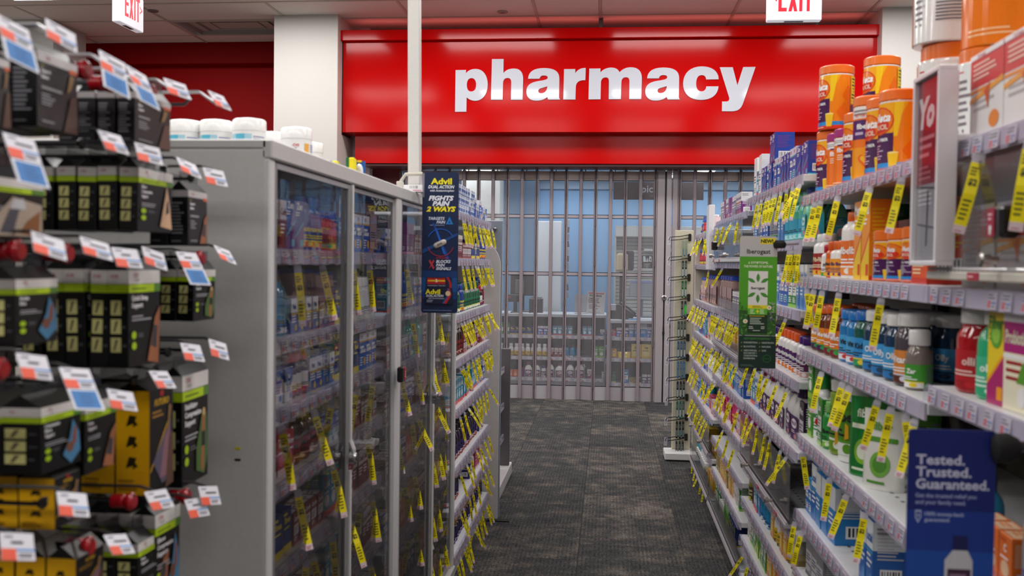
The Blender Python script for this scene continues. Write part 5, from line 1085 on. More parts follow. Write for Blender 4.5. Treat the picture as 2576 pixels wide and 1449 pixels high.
def arc(cu, cv, r, a0, a1, col, asp, t=.02):
    out = []
    for k in range(14):
        p, q = radians(a0+(a1-a0)*k/14), radians(a0+(a1-a0)*(k+1)/14)
        out.append(('p', [(cu+r*cos(p), cv+r*asp*sin(p)), (cu+r*cos(q), cv+r*asp*sin(q)), (cu+(r+t)*cos(q), cv+(r+t)*asp*sin(q)), (cu+(r+t)*cos(p), cv+(r+t)*asp*sin(p))], col))
    return out
AS = (AX1-AX0)/(AZ1-AZ0)
ops = [('r', .02, .1, .98, .3, '06346c'), ('r', .02, .15, .98, .25, '0a4a8c'), ('t', 'Advil', .52, .915, .042, 'f0e01c', {'b': .035, 'x': 1.25}), ('t', 'DUAL ACTION', .52, .885, .022, 'e8ecf4', {'b': .03, 's': .25, 'fit': .72}), ('t', 'with Acetaminophen', .54, .862, .016, 'd8dcea', {'b': .02, 's': .2, 'fit': .66}),
       ('t', 'FIGHTS', .52, .80, .032, 'e4e8f2', {'b': .05, 's': .25, 'x': 1.2}), ('t', 'PAIN', .52, .762, .032, 'e4e8f2', {'b': .05, 's': .25, 'x': 1.2}), ('t', '2 WAYS', .52, .722, .034, 'f0e01c', {'b': .05, 's': .25, 'x': 1.2}),
       ('t', 'TARGETS', .4, .662, .02, 'c8d0e4', {'b': .04, 's': .25, 'fit': .46}), ('t', 'PAIN', .52, .636, .02, 'c8d0e4', {'b': .04, 's': .25}), ('r', .22, .622, .62, .626, '8a9ac0'), ('p', [(.65, .63), (.86, .63), (.755, .685)], '1c74c0'), ('e', .755, .645, .025, .008, '0c3c78'),
       ('p', [(.28, .64), (.34, .64), (.78, .38), (.68, .38)], '0c3f8c'), ('p', [(.36, .6), (.41, .6), (.66, .42), (.6, .42)], '1a5cc4'), ('p', [(.02, .42), (.02, .45), (.98, .57), (.98, .552)], '0c4484')]
ops += arc(.52, .5, .36, 25, 155, '1458b8', AS, .025)+arc(.52, .5, .36, 200, 340, 'a81c30', AS, .02)
ops += [('t', 'ACTIVATED', .56, .385, .012, 'b03040', {'b': .02, 's': .2, 'fit': .36}), ('p', [(.2, .31), (.235, .322), (.36, .368), (.325, .38)][:4], 'c03a3c'), ('p', [(.325, .31), (.36, .322), (.235, .38), (.2, .368)], 'c03a3c'),
        ('t', 'BLOCKS', .4, .357, .02, 'd4daea', {'b': .04, 's': .25, 'a': 'l', 'fit': .42}), ('t', 'PAIN', .4, .332, .02, 'd4daea', {'b': .04, 's': .25, 'a': 'l'}), ('t', 'SIGNALS', .4, .307, .02, 'd4daea', {'b': .04, 's': .25, 'a': 'l', 'fit': .44}),
        ('r', .14, .18, .84, .255, '0c1634'), ('r', .16, .205, .66, .25, 'a8181c'), ('r', .18, .222, .66, .236, 'd8701c'), ('t', 'COMBINED 2 MEDICINES', .42, .225, .01, 'f4e41c', {'b': .02, 'fit': .48}), ('t', '2', .42, .221, .02, 'f4f4f4', {'b': .04}), ('t', 'Acetaminophen + Ibuprofen', .42, .192, .008, 'c8d0e0', {'fit': .5}),
        ('p', [(.68, .255), (.76, .255), (.84, .21), (.84, .18), (.78, .18), (.76, .22)], 'a81c28'), ('r', .12, .065, .86, .178, '0a1430'), ('t', 'Advil', .32, .135, .034, 'f0e01c', {'b': .035, 'x': 1.1}), ('t', 'DUAL ACTION', .38, .115, .016, 'd8dcea', {'b': .03, 's': .25, 'fit': .48}), ('t', 'with Acetaminophen', .42, .1, .011, 'c8cce0', {'s': .2, 'fit': .44}), ('l', .16, .075, .42, .095, 2, '9aa4c0'),
        ('p', [(.7, .176), (.78, .176), (.82, .15), (.66, .068), (.58, .068), (.76, .145)], '1c4c9c'), ('p', [(.74, .176), (.78, .176), (.84, .13), (.7, .068), (.62, .068), (.78, .135)], 'b81c28'), ('e', .74, .14, .07, .018, 'd8c098'), ('l', .06, .012, .94, .026, 1, '5a6a90')]
b = sign_board(AX1-AX0, AZ1-AZ0, '031c44', ops, mat='paper'); b.obj('sign_face', e, smooth=False)
b = MB(Matrix.Translation((0, -.001, .5*(AZ1-AZ0)-.004)) @ Matrix.Rotation(-.45, 4, 'Y'));
b.loft([[(x, -.005*s_*cos(t), .0092*s_*sin(t)) for t in [2*pi*j/12 for j in range(12)]] for x, s_ in ((-.0225, .2), (-.021, .6), (-.017, .92), (-.012, 1), (.012, 1), (.017, .92), (.021, .6), (.0225, .2))], 'b9b2a8', 'plastic')
b.obj('pill_print', e); b = MB(Matrix.Translation((0, -.0065, .5*(AZ1-AZ0)-.004)) @ Matrix.Rotation(-.45, 4, 'Y')); decal(b, lambda u, v, o: (-.012+u, -o, -.003+v), .024, .006, [('t', 'ADVIL', .5, .1, .8, '3a3a3c', {'b': .03, 'fit': .95})]); b.obj('pill_lettering', e, smooth=False)
b = MB(); wS, hS = AX1-AX0, AZ1-AZ0
b.box(-wS/2-.006, -wS/2+.007, -.003, .006, hS-.08, hS-.004, 'd8d2dc', 'film'); b.tube([(-wS/2-.07, .0, hS-.063), (-wS/2-.07, 0, hS-.03), (-wS/2-.055, 0, hS-.008), (-wS/2, 0, hS-.006)], .006, 'c9c4b6', 'plastic', 8); b.box(-wS/2-.083, -wS/2-.062, -.01, .01, hS-.067, hS-.03, 'cbc7ba', 'plastic', bev=.003); b.obj('bracket', e)
# green hanging sign
IX0, IX1, IZ0, IZ1 = 0.393, 0.503, 1.071, 1.467
e = empty('hanging_sign', 'tall green and white hanging sign reading Iberogast with leaf emblem and herbs', 'sign', ((IX0+IX1)/2, 2.92, IZ0))
ops = [('r', 0, .84, 1, .99, 'b4b4b2'), ('r', .0, .40, 1, .845, '4a9a1c'), ('p', [(0, .25), (1, .25), (1, .42), (0, .44)], '2c5c24'), ('r', .54, .94, .94, .985, 'e4d41c'), ('t', 'NEW!', .72, .95, .026, '24240c', {'b': .05}), ('t', 'Iberogast', .5, .868, .034, '1c2420', {'b': .02, 'fit': .84}),
       ('t', '6 SYMPTOMS.', .5, .79, .018, 'cfe0b8', {'b': .03}), ('t', 'THE POWER OF NATURE.', .5, .762, .018, 'cfe0b8', {'b': .03, 'fit': .78}), ('r', .24, .475, .76, .735, 'd9dad6')]
for cu, cv, an in ((.5, .685, 90), (.32, .665, 150), (.68, .665, 30), (.33, .555, 210), (.67, .555, 330), (.5, .527, 270)):
    a = radians(an); ux, uz = cos(a), sin(a); L_, w_ = .125, .05
    P = [(cu+ux*L_*t-uz*w_*s, cv+(uz*L_*t+ux*w_*s)*AS*1.05) for t, s in ((-1, 0), (-.5, .75), (0, 1), (.5, .7), (1, 0), (.5, -.7), (0, -1), (-.5, -.75))]; ops.append(('p', P, '3f8a2c'))
ops += [('t', 'Iberogast', .5, .598, .02, '1c2420', {'b': .02, 'fit': .46}), ('r', .24, .452, .76, .478, 'dfd222'), ('l', .36, .457, .64, .474, 2, '6a6a1c'), ('r', .24, .405, .76, .452, '5cac2c'), ('l', .3, .41, .44, .448, 4, 'cfe4b4'), ('l', .56, .41, .7, .448, 4, 'cfe4b4'),
        ('p', [(.49, .415), (.51, .415), (.51, .445), (.49, .445)], 'e8e41c'), ('p', [(.46, .426), (.54, .426), (.54, .434), (.46, .434)], 'e8e41c'), ('r', .24, .27, .76, .405, '12301c'), ('l', .28, .39, .72, .4, 1, 'c8b41c'), ('l', .3, .33, .7, .385, 4, 'a8b8a8'), ('l', .27, .295, .42, .32, 2, 'b8c0b4'), ('l', .6, .295, .72, .32, 2, 'b8c0b4'), ('l', .38, .28, .62, .29, 1, 'c0c8bc')]
hr = random.Random(3)
for k in range(46):
    u = hr.choice((hr.uniform(.01, .22), hr.uniform(.78, .97))); v = hr.uniform(.24, .5); a = hr.uniform(0, 6.3); s = hr.uniform(.03, .07)
    ops.append(('p', [(u-s*cos(a), v-s*AS*sin(a)), (u+s*.3*sin(a), v-s*.3*AS*cos(a)), (u+s*cos(a), v+s*AS*sin(a)), (u-s*.3*sin(a), v+s*.3*AS*cos(a))], hr.choice(('3f7a2c', '58943a', '24521f', '6aa048'))))
for k in range(34):
    u, v = hr.gauss(.87, .05), hr.uniform(.36, .5); ops.append(('e', u, v, .016, .016*AS, hr.choice(('b0b4a8', '8c9488', '5c4478', '74589c') if v < .43 else ('b8bcb0', '9aa094'))))
for cu, cv in ((.17, .355), (.8, .46)):
    for k in range(9): a = k*2*pi/9; ops.append(('e', cu+.045*cos(a), cv+.045*AS*sin(a), .02, .02*AS, 'dfe0d4'))
    ops.append(('e', cu, cv, .028, .028*AS, 'e0a820'))
ops += [('r', 0, .0, 1, .245, '0c2a20'), ('t', 'HELPS RELIEVE OCCASIONAL*:', .5, .218, .014, '3f8a34', {'b': .02, 'fit': .72})]
for i, t in enumerate(('INDIGESTION', 'BLOATING', 'ABDOMINAL', 'DISCOMFORT +', 'CONSTIPATION', 'DIARRHEA')):
    v = .188-.02*i-(0.01*min(i, 2)); ops.append(('t', t, .14, v, .013, 'a8b4aa', {'b': .02, 'a': 'l', 'fit': .36}))
    if i < 3: ops.append(('p', [(.06, v+.006), (.075, v), (.11, v+.014), (.075, v+.005)], 'c8b41c'))
for i, t in enumerate(('HEARTBURN', 'NAUSEA', 'GAS')): v = .188-.03*i; ops += [('t', t, .62, v, .013, 'a8b4aa', {'b': .02, 'a': 'l', 'fit': .32}), ('p', [(.54, v+.006), (.555, v), (.59, v+.014), (.555, v+.005)], 'c8b41c')]
ops += arc(.76, .075, .1, 0, 360, '2c7a2c', AS, .012)+[('t', 'OVER 60 YEARS', .76, .07, .009, '2f8a30', {'fit': .15}), ('l', .06, .012, .5, .03, 2, '54685c')]
b = sign_board(IX1-IX0, IZ1-IZ0, 'b4b4b2', ops); b.obj('sign_face', e, smooth=False)
b = MB(); wS, hS = IX1-IX0, IZ1-IZ0; b.lathe([(.004, -.012), (.016, -.011), (.019, -.004), (.019, .004), (.012, .012)], '0a0a0b', 'matte', 18); q = b; o = q.obj('clip', e, loc=(wS/2+.006, 0, hS-.024)); o.rotation_euler.x = 0
b = MB(); b.tube([(wS/2+.006, .0, hS-.024), (wS/2+.03, .0, hS-.022), (.566-(IX0+IX1)/2, .02, hS-.02)], .005, 'a8a4b0', 'plastic', 8); b.obj('arm', e)
# blue hanging sign close by
TX0, TX1 = 0.417, 0.533; TZ1 = 1.157; TZ0 = TZ1-.40
e = empty('hanging_sign', 'large blue hanging sign reading Tested Trusted Guaranteed with a white bottle', 'sign', ((TX0+TX1)/2, 1.36, TZ0)); wS, hS = TX1-TX0, TZ1-TZ0; AQ = wS/hS
ops = [('r', 0, .02, 1, .72, '07338c'), ('r', 0, .02, 1, .58, '0b4aa4'), ('r', 0, .02, 1, .46, '0c5cb8')]
for t, v in (('Tested.', .880), ('Trusted.', .838), ('Guaranteed.', .796)): ops.append(('t', t, .09, v, .034, 'c8cce4', {'b': .028, 'a': 'l', 'x': 1.14, 'fit': .84}))
ops += [('t', 'Get the trusted relief you', .09, .765, .014, 'a8b4e0', {'a': 'l', 'b': .015, 'fit': .75}), ('t', 'and your family need.', .09, .742, .014, 'a8b4e0', {'a': 'l', 'b': .015, 'fit': .62}), ('t', '100% money-back', .2, .702, .013, 'b0bce4', {'a': 'l', 'b': .02, 'fit': .56}), ('t', 'guaranteed.', .2, .682, .013, 'b0bce4', {'a': 'l', 'b': .02, 'fit': .4}),
        ('p', [(.09, .72), (.16, .72), (.16, .695), (.125, .675), (.09, .695)], 'b0bce4'), ('p', [(.1, .714), (.15, .714), (.15, .698), (.125, .684), (.1, .698)], '06297c'), ('e', .125, .702, .012, .005, 'b0bce4'),
        ('r', .53, .585, .7, .635, '0a1454'), ('p', [(.44, .30), (.76, .30), (.76, .55), (.7, .585), (.53, .585), (.44, .55)], 'c8c8cc'), ('r', .475, .3, .74, .52, '3c1c3c'), ('l', .5, .44, .7, .51, 3, '8c7088'), ('e', .68, .42, .07, .03, 'b05a70'), ('r', .08, .28, .6, .48, '2c1638'), ('r', .08, .455, .5, .48, '9c98a4'), ('t', 'CVS Health', .28, .46, .014, 'c04a54', {'b': .02}), ('t', 'Daily', .12, .43, .016, 'c8c4d4', {'a': 'l'}), ('t', 'Probiotic', .12, .41, .016, 'c8c4d4', {'a': 'l'}), ('e', .5, .42, .06, .028, 'a8a4b4'), ('l', .1, .06, .9, .24, 5, '7a9ad4')]
b = sign_board(wS, hS, '041c6c', ops, r=.006); b.obj('sign_face', e, smooth=False)
b = MB(Matrix.Translation((wS/2+.004, -.004, hS-.022)) @ Matrix.Rotation(pi/2, 4, 'Y')); b.lathe([(.012, -.012), (.02, -.008), (.021, .008), (.014, .022)], '0a0a0b', 'matte', 18); b.obj('clip', e)
b = MB(); b.tube([(wS/2+.01, .0, hS-.022), (wS/2+.05, .0, hS-.018)], .007, '141415', 'plastic', 8); b.obj('arm', e)
# white framed translucent panel standing out from the top shelf
FY0, FY1 = 1.620, 1.753; FZ0, FZ1 = 1.383, 1.710
e = empty('framed_sign', 'white framed translucent maroon and grey panel beside the orange canisters', 'sign holder', (.53, (FY0+FY1)/2, FZ0), -pi/2); w_, h_ = FY1-FY0, FZ1-FZ0
b = MB(); t = .008
b.box(-w_/2, w_/2, 0, .03, 0, t, 'e6e2e6', 'plastic', bev=.001); b.box(-w_/2, w_/2, 0, .03, h_-t, h_, 'e6e2e6', 'plastic', bev=.001); b.box(-w_/2, -w_/2+t, 0, .03, t, h_-t, 'e6e2e6', 'plastic', bev=.001); b.box(w_/2-t, w_/2, 0, .032, t, h_-t, 'e6e2e6', 'plastic', bev=.001); b.obj('frame', e)
b = MB(); b.box(-w_/2+t, w_/2-t, .008, .010, t, h_-t, '7a7478', 'gloss')
decal(b, lambda u, v, o: (-w_/2+t+u, .008-o, t+v), w_-2*t, h_-2*t, [('r', 0, .42, 1, 1, '7c2834'), ('r', 0, .0, 1, .42, '8a888c'), ('t', 'Yo', .38, .74, .16, 'c8c8cc', {'b': .05, 's': .2, 'x': 1.0, 'fit': .9}), ('l', .1, .56, .8, .7, 3, 'c07a84'), ('l', .1, .44, .7, .53, 3, 'a85c68'), ('l', .1, .3, .8, .4, 4, 'b8b6ba'), ('p', [(.0, .41), (1, .38), (1, .39), (0, .42)], '3a3438'), ('p', [(.46, .08), (.5, .08), (.56, .36), (.5, .4)], '3a3a3e'), ('p', [(.1, .2), (.9, .17), (.9, .18), (.1, .21)], '3a3a3e')], 'gloss')
b.obj('panel', e, smooth=False)
b = MB(); b.box(w_/2-.01, w_/2, .03, .09, h_*.62, h_*.62+.012, 'dcd8dc', 'plastic', bev=.002); b.box(w_/2-.012, w_/2, .07, .09, h_*.45, h_*.62, 'dcd8dc', 'plastic', bev=.002); b.obj('arm', e)
# slim white divider panel on the far bay
b = MB(); z0_, z1_ = 1.352, 1.712; b.box(0, 0.585-0.553, -.004, .12, 0, z1_-z0_, 'e9e7ea', 'plastic', bev=.002)
tag(b.obj('shelf_divider', loc=(0.553, 5.4, z0_)), 'slim white upright panel sticking out between the two farthest shelf bays', 'sign holder')
b = MB(); b.box(0, .03, 0, .002, .1, .16, 'f0e8ea', 'paper'); decal(b, lambda u, v, o: (u, -o, .1+v), .03, .06, [('l', .1, .1, .9, .9, 5, 'c06a74')]); b.box(0, .03, 0, .002, .17, .215, 'f4e8ec', 'paper'); tag(b.obj('price_card', loc=(0.581, 5.3, z0_-.0)), 'small white card with red print beside the slim white panel', 'card')
# ------------------------------------------------------------------ acrylic doors, bins and their locks
def flap(y0, y1, z0, z1, label, knobs=(), x=.566, ledge=True, col='aaa4a8', lean=0.0, lockbox=None, redl=()):
    bay = [k for k, v in BAYS.items() if v[0] <= (y0+y1)/2 <= v[1]][0]
    e = bpy.data.objects.new('acrylic_door', None); COL.objects.link(e); e.parent = BAYO[bay]; e['label'] = label
    e.location = ((BAYS[bay][0]+BAYS[bay][1])/2-(y0+y1)/2, x-XR, z0); w = y1-y0; h = z1-z0
    b = MB(); b.faces([(-w/2, 0, 0), (w/2, 0, 0), (w/2, lean, h), (-w/2, lean, h), (-w/2, .003, 0), (w/2, .003, 0), (w/2, .003+lean, h), (-w/2, .003+lean, h)], [(0, 1, 2, 3), (3, 2, 6, 7), (4, 0, 3, 7), (1, 5, 6, 2)], 'ffffff', 'acrylic'); b.obj('pane', e, smooth=False)
    if ledge:
        b = MB(); b.box(-w/2, w/2, -.012, .012, -.012, .002, col, 'plastic', bev=.002); b.tube([(-w/2, -.006, .006), (w/2, -.006, .006)], .003, 'b8b2b8', 'plastic')
        b.obj('ledge', e)
    for k in redl: b = MB(); b.box(k, k+.045, -.0135, -.012, -.011, .001, 'a8283c', 'paper'); decal(b, lambda u, v, o: (k+u, -.0136-o, -.011+v), .045, .012, [('l', .1, .2, .9, .8, 1, 'e8a0a8')]); b.obj('red_label', e, smooth=False)
    for k in knobs:
        b = MB(Matrix.Translation((k, -.012, .02)) @ Matrix.Rotation(pi/2, 4, 'X')); b.lathe([(.006, 0), (.006, .012), (.011, .013), (.011, .024), (.008, .027)], 'b4b0ac', 'metal', 16); b.obj('knob', e)
    if lockbox:
        kx, kz = lockbox; b = MB(); b.box(kx-.022, kx+.022, -.03, -.002, kz, kz+.045, '141416', 'plastic', bev=.005); o = b.obj('lock_case', e)
        b = MB(); b.box(kx-.02, kx+.004, -.0315, -.0302, kz+.002, kz+.043, '9c1c3c', 'paper'); decal(b, lambda u, v, o_: (kx-.02+u, -.0316-o_, kz+.002+v), .024, .041, [('l', .15, .55, .85, .85, 2, 'e8c0c8'), ('e', .5, .3, .2, .11, 'e8e0e4'), ('e', .5, .16, .15, .09, 'e8e0e4')]); b.obj('red_label', e, smooth=False)
    return e
flap(.66, 1.735, 1.372, 1.545, 'clear locked case front with black lock, nearest shelf bay', knobs=(1.1975-1.425,), redl=(1.1975-1.540,), lockbox=(1.1975-1.398, .05), col='cfcbc0')
flap(2.99, 4.09, .58, .765, 'clear sliding door with two knobs low under the green sign', knobs=(3.54-3.217, 3.54-3.774), redl=(3.54-3.173, .0))
flap(4.14, 5.25, 1.405, 1.585, 'clear locked case front with a black lock behind the green sign', knobs=(-.4, .2), redl=(-.46, -.2), lockbox=(-.36, .05), col='d8d6d4')
flap(4.15, 5.0, 1.156, 1.21, 'clear bin front holding small purple packs, acrylic-door bay', ledge=False)
flap(4.15, 5.15, .98, 1.035, 'clear bin front below the purple packs, acrylic-door bay', ledge=True)
flap(4.2, 5.25, .475, .6-.03, 'clear panel in front of the pink bottles', ledge=False) if False else None
flap(5.30, 6.46, .34, .495, 'clear door with two knobs low in the farthest bay', knobs=(5.88-5.554, 5.88-6.104))
flap(4.14, 5.26, .085, .19, 'clear bin front along the lowest shelf, acrylic-door bay', lean=-.0); flap(5.30, 6.46, .095, .2, 'clear bin front along the lowest shelf of the farthest bay')

# ------------------------------------------------------------------ pegboard of hanging support boxes
pk = empty('peg_rack', 'dark peg wall of hooks carrying boxed joint supports beside the blank cabinet end', 'rack', (-1.10, 1.15, 0), pi/2)
b = MB(); b.box(-.75, .52, 0, .02, .05, 1.75, '3c3a38', 'matte'); b.obj('back_panel', pk, smooth=False)
b = MB(); b.box(-.75, .52, -.42, .0, .03, .14, '8a8884', 'paint', bev=.003); b.obj('base_shelf', pk)
b = MB()
for x in (-.74, .51): b.box(x-.012, x+.012, -.004, .03, .05, 1.76, '2a2826', 'paint')
b.obj('upright', pk, smooth=False)
def P_support(w, d, h, kind, title, pic, hang=.03, side=-1):
    b = MB(); BK = '0b0b0d' if kind != 'grey' else '19181b'
    b.box(-w/2, w/2, -d/2, d/2, 0, h, BK, 'carton', bev=.0008)
    b.faces([(-w/2, -d/2, h), (w/2, -d/2, h), (w/2, 0, h+hang*.5), (-w/2, 0, h+hang*.5), (-w/2, d/2, h), (w/2, d/2, h)], [(0, 1, 2, 3), (3, 2, 5, 4), (0, 3, 4), (1, 5, 2)], '151517' if kind != 'yellow' else '1c1a16', 'carton')
    b.box(-w/2+.004, w/2-.004, -.001, .001, h+hang*.5, h+hang, '3a3a40', 'film')
    if kind == 'lime':
        F = [('r', 0, .86, 1, 1, 'dedad6'), ('t', 'CVS', .22, .93, .04, 'a81c34', {'b': .03}), ('t', 'Health', .26, .89, .028, '8a8488', {}), ('r', 0, .77, .98, .855, 'b8d81c'), ('l', .1, .79, .7, .83, 1, '6c8414'), ('r', .8, .77, 1, .855, '5c8a34')]
        for i, t in enumerate(title): F.append(('t', t, .08, .69-.075*i, .05, 'f0f0f2', {'b': .035, 'a': 'l', 'fit': .62}))
        n = len(title); F += [('l', .08, .62-.075*n, .7, .69-.075*n, 2, 'a8a8ae'), ('e', .14, .33, .07, .04, 'a8cc1c'), ('e', .14, .22, .07, .04, 'a8cc1c'), ('l', .26, .3, .5, .35, 2, '6a6a70')]
        S = [('r', 0, .86, 1, 1, 'c4bfbc'), ('t', 'CVS', .3, .92, .035, '9c1c34', {'b': .03, 'fit': .5}), ('r', 0, .77, 1, .855, 'a4c01c')]  # side header and band darker than the front: shade put into the print
        for i in range(3): S += [('r', .12, .54-.19*i, .64, .69-.19*i, 'd0cc88'), ('p', [(.24, .56-.19*i), (.34, .56-.19*i), (.5, .67-.19*i), (.36, .67-.19*i)], '6c6448'), ('l', .7, .58-.19*i, .95, .64-.19*i, 1, '4c4c50')]
    elif kind == 'grey':
        F = [('r', 0, .88, 1, 1, 'd0cccc'), ('t', 'CVS', .25, .92, .04, 'a81c34', {'b': .03}), ('r', .78, .84, .98, .9, 'd8683c'), ('l', .08, .82, .2, .84, 1, 'c8b41c')]
        for i, t in enumerate(title): F.append(('t', t, .08, .74-.08*i, .05, 'f0f0f2', {'b': .035, 'a': 'l', 'fit': .6}))
        F += [('l', .08, .5, .6, .58, 1, '98989c'), ('l', .08, .3, .45, .47, 4, '9a9aa0'), ('l', .08, .06, .5, .12, 1, '88888c')]
        S = [('r', 0, .88, 1, 1, 'b8b4b4'), ('l', .1, .2, .8, .8, 10, '8a8a90'), ('l', .1, .06, .8, .1, 1, '808084')]  # side header printed darker than the front one, as painted shade
    else:
        F = [('t', 'FUTURO', .5, .84, .06, 'd0a41c', {'b': .04, 's': .2, 'fit': .85}), ('e', .5, .95, .08, .03, 'a81c24'), ('l', .1, .72, .6, .8, 2, 'a87c2c'), ('p', [(0, .22), (.04, .22), (.86, .7), (.86, .73)], 'd8a41c'), ('p', [(.12, .3), (.86, .68), (.95, .1), (.5, .06)], '5a5468'), ('p', [(.4, .12), (.6, .5), (.82, .6), (.8, .12)], '8c6470')]
        S = [('r', 0, 0, 1, 1, 'eab010')]
        for i in range(3):
            v = .72-.2*i; S += [('l', .08, v-.1, .92, v-.098, 1, 'a87a0c'), ('p', [(.3, v-.06), (.55, v-.03), (.62, v+.04), (.4, v+.05)], '2c2410'), ('p', [(.5, v-.07), (.66, v-.04), (.56, v)], '2c2410')]
        S += [('l', .08, .04, .8, .16, 3, 'a87a0c')]
    F += pic
    decal(b, fm_front(w, d), w, h, F, 'carton'); decal(b, fm_left(w, d), d, h, S, 'carton')
    return b.mesh('support_box', False)
SK, SK2, SK3 = 'c08860', 'a06444', 'dcb490'
PICS = {'knee': [('p', [(.55, .04), (.9, .0), (.98, .62), (.8, .5)], SK2), ('p', [(.66, .2), (.84, .16), (.88, .4), (.76, .42)], '3c3c40')],
        'elbow': [('p', [(.62, .1), (.98, .06), (.9, .45), (.8, .78)], SK3), ('p', [(.78, .3), (.88, .34), (.84, .55), (.8, .5)], '34343c')],
        'blue': [('p', [(.5, .2), (.7, .04), (.95, .2), (.92, .5), (.76, .72), (.68, .45)], '4c84ac'), ('p', [(.72, .3), (.84, .34), (.86, .6), (.78, .58)], '8c5444'), ('e', .68, .3, .1, .08, '7a5040')],
        'runner': [('p', [(.5, .1), (.8, .04), (.95, .2), (.9, .6), (.72, .62), (.5, .3)], '4c6c34'), ('p', [(.68, .1), (.78, .06), (.84, .6), (.72, .58)], SK2), ('r', .7, .3, .84, .44, '26262a'), ('e', .78, .62, .06, .04, 'c8a874')],
        'photo': [('p', [(.1, .05), (.95, .05), (.95, .6), (.5, .7), (.2, .3)], 'b0a090'), ('p', [(.3, .1), (.5, .1), (.6, .5), (.45, .5)], '50505a'), ('p', [(.6, .1), (.9, .05), (.92, .5), (.7, .3)], '8a5a34'), ('p', [(.45, .5), (.7, .5), (.66, .68), (.5, .66)], 'c8c8cc')],
        'arm': [('p', [(.62, .0), (.98, .02), (.96, .55), (.8, .5)], '5c4034'), ('p', [(.7, .55), (.8, .6), (.9, .8), (.78, .82)], '8a6c44')]}
XS = -.66
def sup(kind, title, pic, ya, yb, z0, z1, n, t, label, xs=XS, dz=0.0, roll=0.0):
    w, h = yb-ya, z1-z0; m = P_support(w, t, h, kind, title, PICS[pic])
    for i in range(n):
        o = bpy.data.objects.new('support_box', m); COL.objects.link(o); o.location = (xs-t/2-i*(t+.003), (ya+yb)/2+rng.uniform(-.002, .002), z0+dz*i+rng.uniform(-.001, .001)); o.rotation_euler = (rng.uniform(-.02, .02), roll, pi/2+rng.uniform(-.04, .04))
        if i == 0: lb = label+', frontmost on its hook'
        else: lb = label+', hanging behind the front one'
        tag(o, lb, 'box', label if n > 1 else None)
sup('grey', ('Support', 'Sleeve'), 'arm', 1.046, 1.133, 1.529, 1.616, 3, .032, 'grey sleeve box high near the frame edge')
sup('grey', ('Support', 'Sleeve'), 'arm', 0.959, 0.999, 1.518, 1.593, 2, .032, 'grey sleeve box cut off by the frame edge')
sup('grey', ('Elbow', 'Support'), 'arm', 1.277, 1.387, 1.540, 1.611, 4, .026, 'grey elbow support box in the top row')
sup('lime', ('Elbow', 'Compression', 'Support'), 'elbow', 1.279, 1.391, 1.417, 1.506, 5, .027, 'black lime-banded elbow box in the second row')
sup('grey', ('Support', 'Sleeve'), 'knee', 1.445, 1.523, 1.399, 1.486, 2, .03, 'grey knee sleeve box next to the cabinet end')
sup('lime', ('Wrist', 'Brace'), 'photo', 0.940, 1.059, 1.398, 1.465, 2, .03, 'wide wrist brace box at the frame edge', roll=0)
sup('lime', ('Shoulder', 'Brace'), 'blue', 1.006, 1.092, 1.277, 1.352, 3, .035, 'lime-banded box with a blue-shirted figure')
sup('lime', ('Quick Strap', 'Support'), 'knee', 1.263, 1.353, 1.225, 1.361, 5, .029, 'tall quick strap support box in the third row')
sup('lime', ('Ankle', 'Support'), 'runner', 1.468, 1.549, 1.278, 1.361, 3, .027, 'small lime-banded box next to the cabinet end, third row')
sup('lime', ('Compression', 'Elbow', 'Support'), 'blue', 1.058, 1.139, 1.120, 1.199, 2, .052, 'deep lime-banded elbow box in the fourth row')
sup('yellow', (), 'arm', 1.321, 1.403, 1.033, 1.185, 3, .05, 'tall yellow-sided support box in the fourth row')
sup('lime', ('Stabilizing', 'Compression', 'Support'), 'runner', 1.428, 1.531, 1.019, 1.195, 2, .03, 'tall black stabilizing support box next to the cabinet end')
sup('yellow', (), 'arm', 1.083, 1.142, 1.049, 1.111, 3, .045, 'short yellow-sided support box in the fifth row')
sup('yellow', (), 'arm', 1.128, 1.196, 0.932, 1.000, 4, .038, 'yellow-sided support box low at the picture edge')
sup('lime', ('Elbow', 'Compression', 'Support'), 'blue', 1.339, 1.416, 0.859, 0.999, 4, .034, 'tall lime-banded box low next to the cabinet end')
sup('lime', ('Knee', 'Support'), 'knee', 1.292, 1.383, 0.884, 0.968, 3, .034, 'dark box low between the yellow-sided boxes')
sup('lime', ('Knee', 'Support'), 'knee', 1.146, 1.226, 1.101, 1.193, 3, .04, 'dark box behind the deep elbow box')
# hooks with a label plate on the end of the upper wire
def plate_mesh(blue, k):
    b = MB(); w, h = .034, .027; r2 = random.Random(k); y = 0
    b.box(-w/2, w/2, 0, .0012, -h, 0, 'dcdbe4', 'paper'); fm = lambda u, v, o: (-w/2+u, -o, -h+v)
    decal(b, fm, w, h, [('r', .0, .0, .44, .42, 'e8583a'), ('r', .44, .34, 1, .42, '6c9cd8'), ('l', .3, .55, .9, .75, 1, '3c3c48'), ('l', .5, .08, .95, .28, 2, '5a5a68'), ('l', .12, .8, .5, .92, 1, '77778a')], rs=r2)
    if blue:
        b.box(-w/2, w/2, .0, .001, -h-.028, -h-.001, 'dcdfe8', 'paper'); decal(b, lambda u, v, o: (-w/2+u, -o, -h-.028+v), w, .027, [('r', .08, .08, .92, .92, '2c74b8'), ('l', .3, .2, .85, .8, 4, '1f5c98')], rs=r2)
    return b.mesh('price_plate', False)
PM = {(bl, k): plate_mesh(bl, k) for bl in (0, 1) for k in (0, 1)}
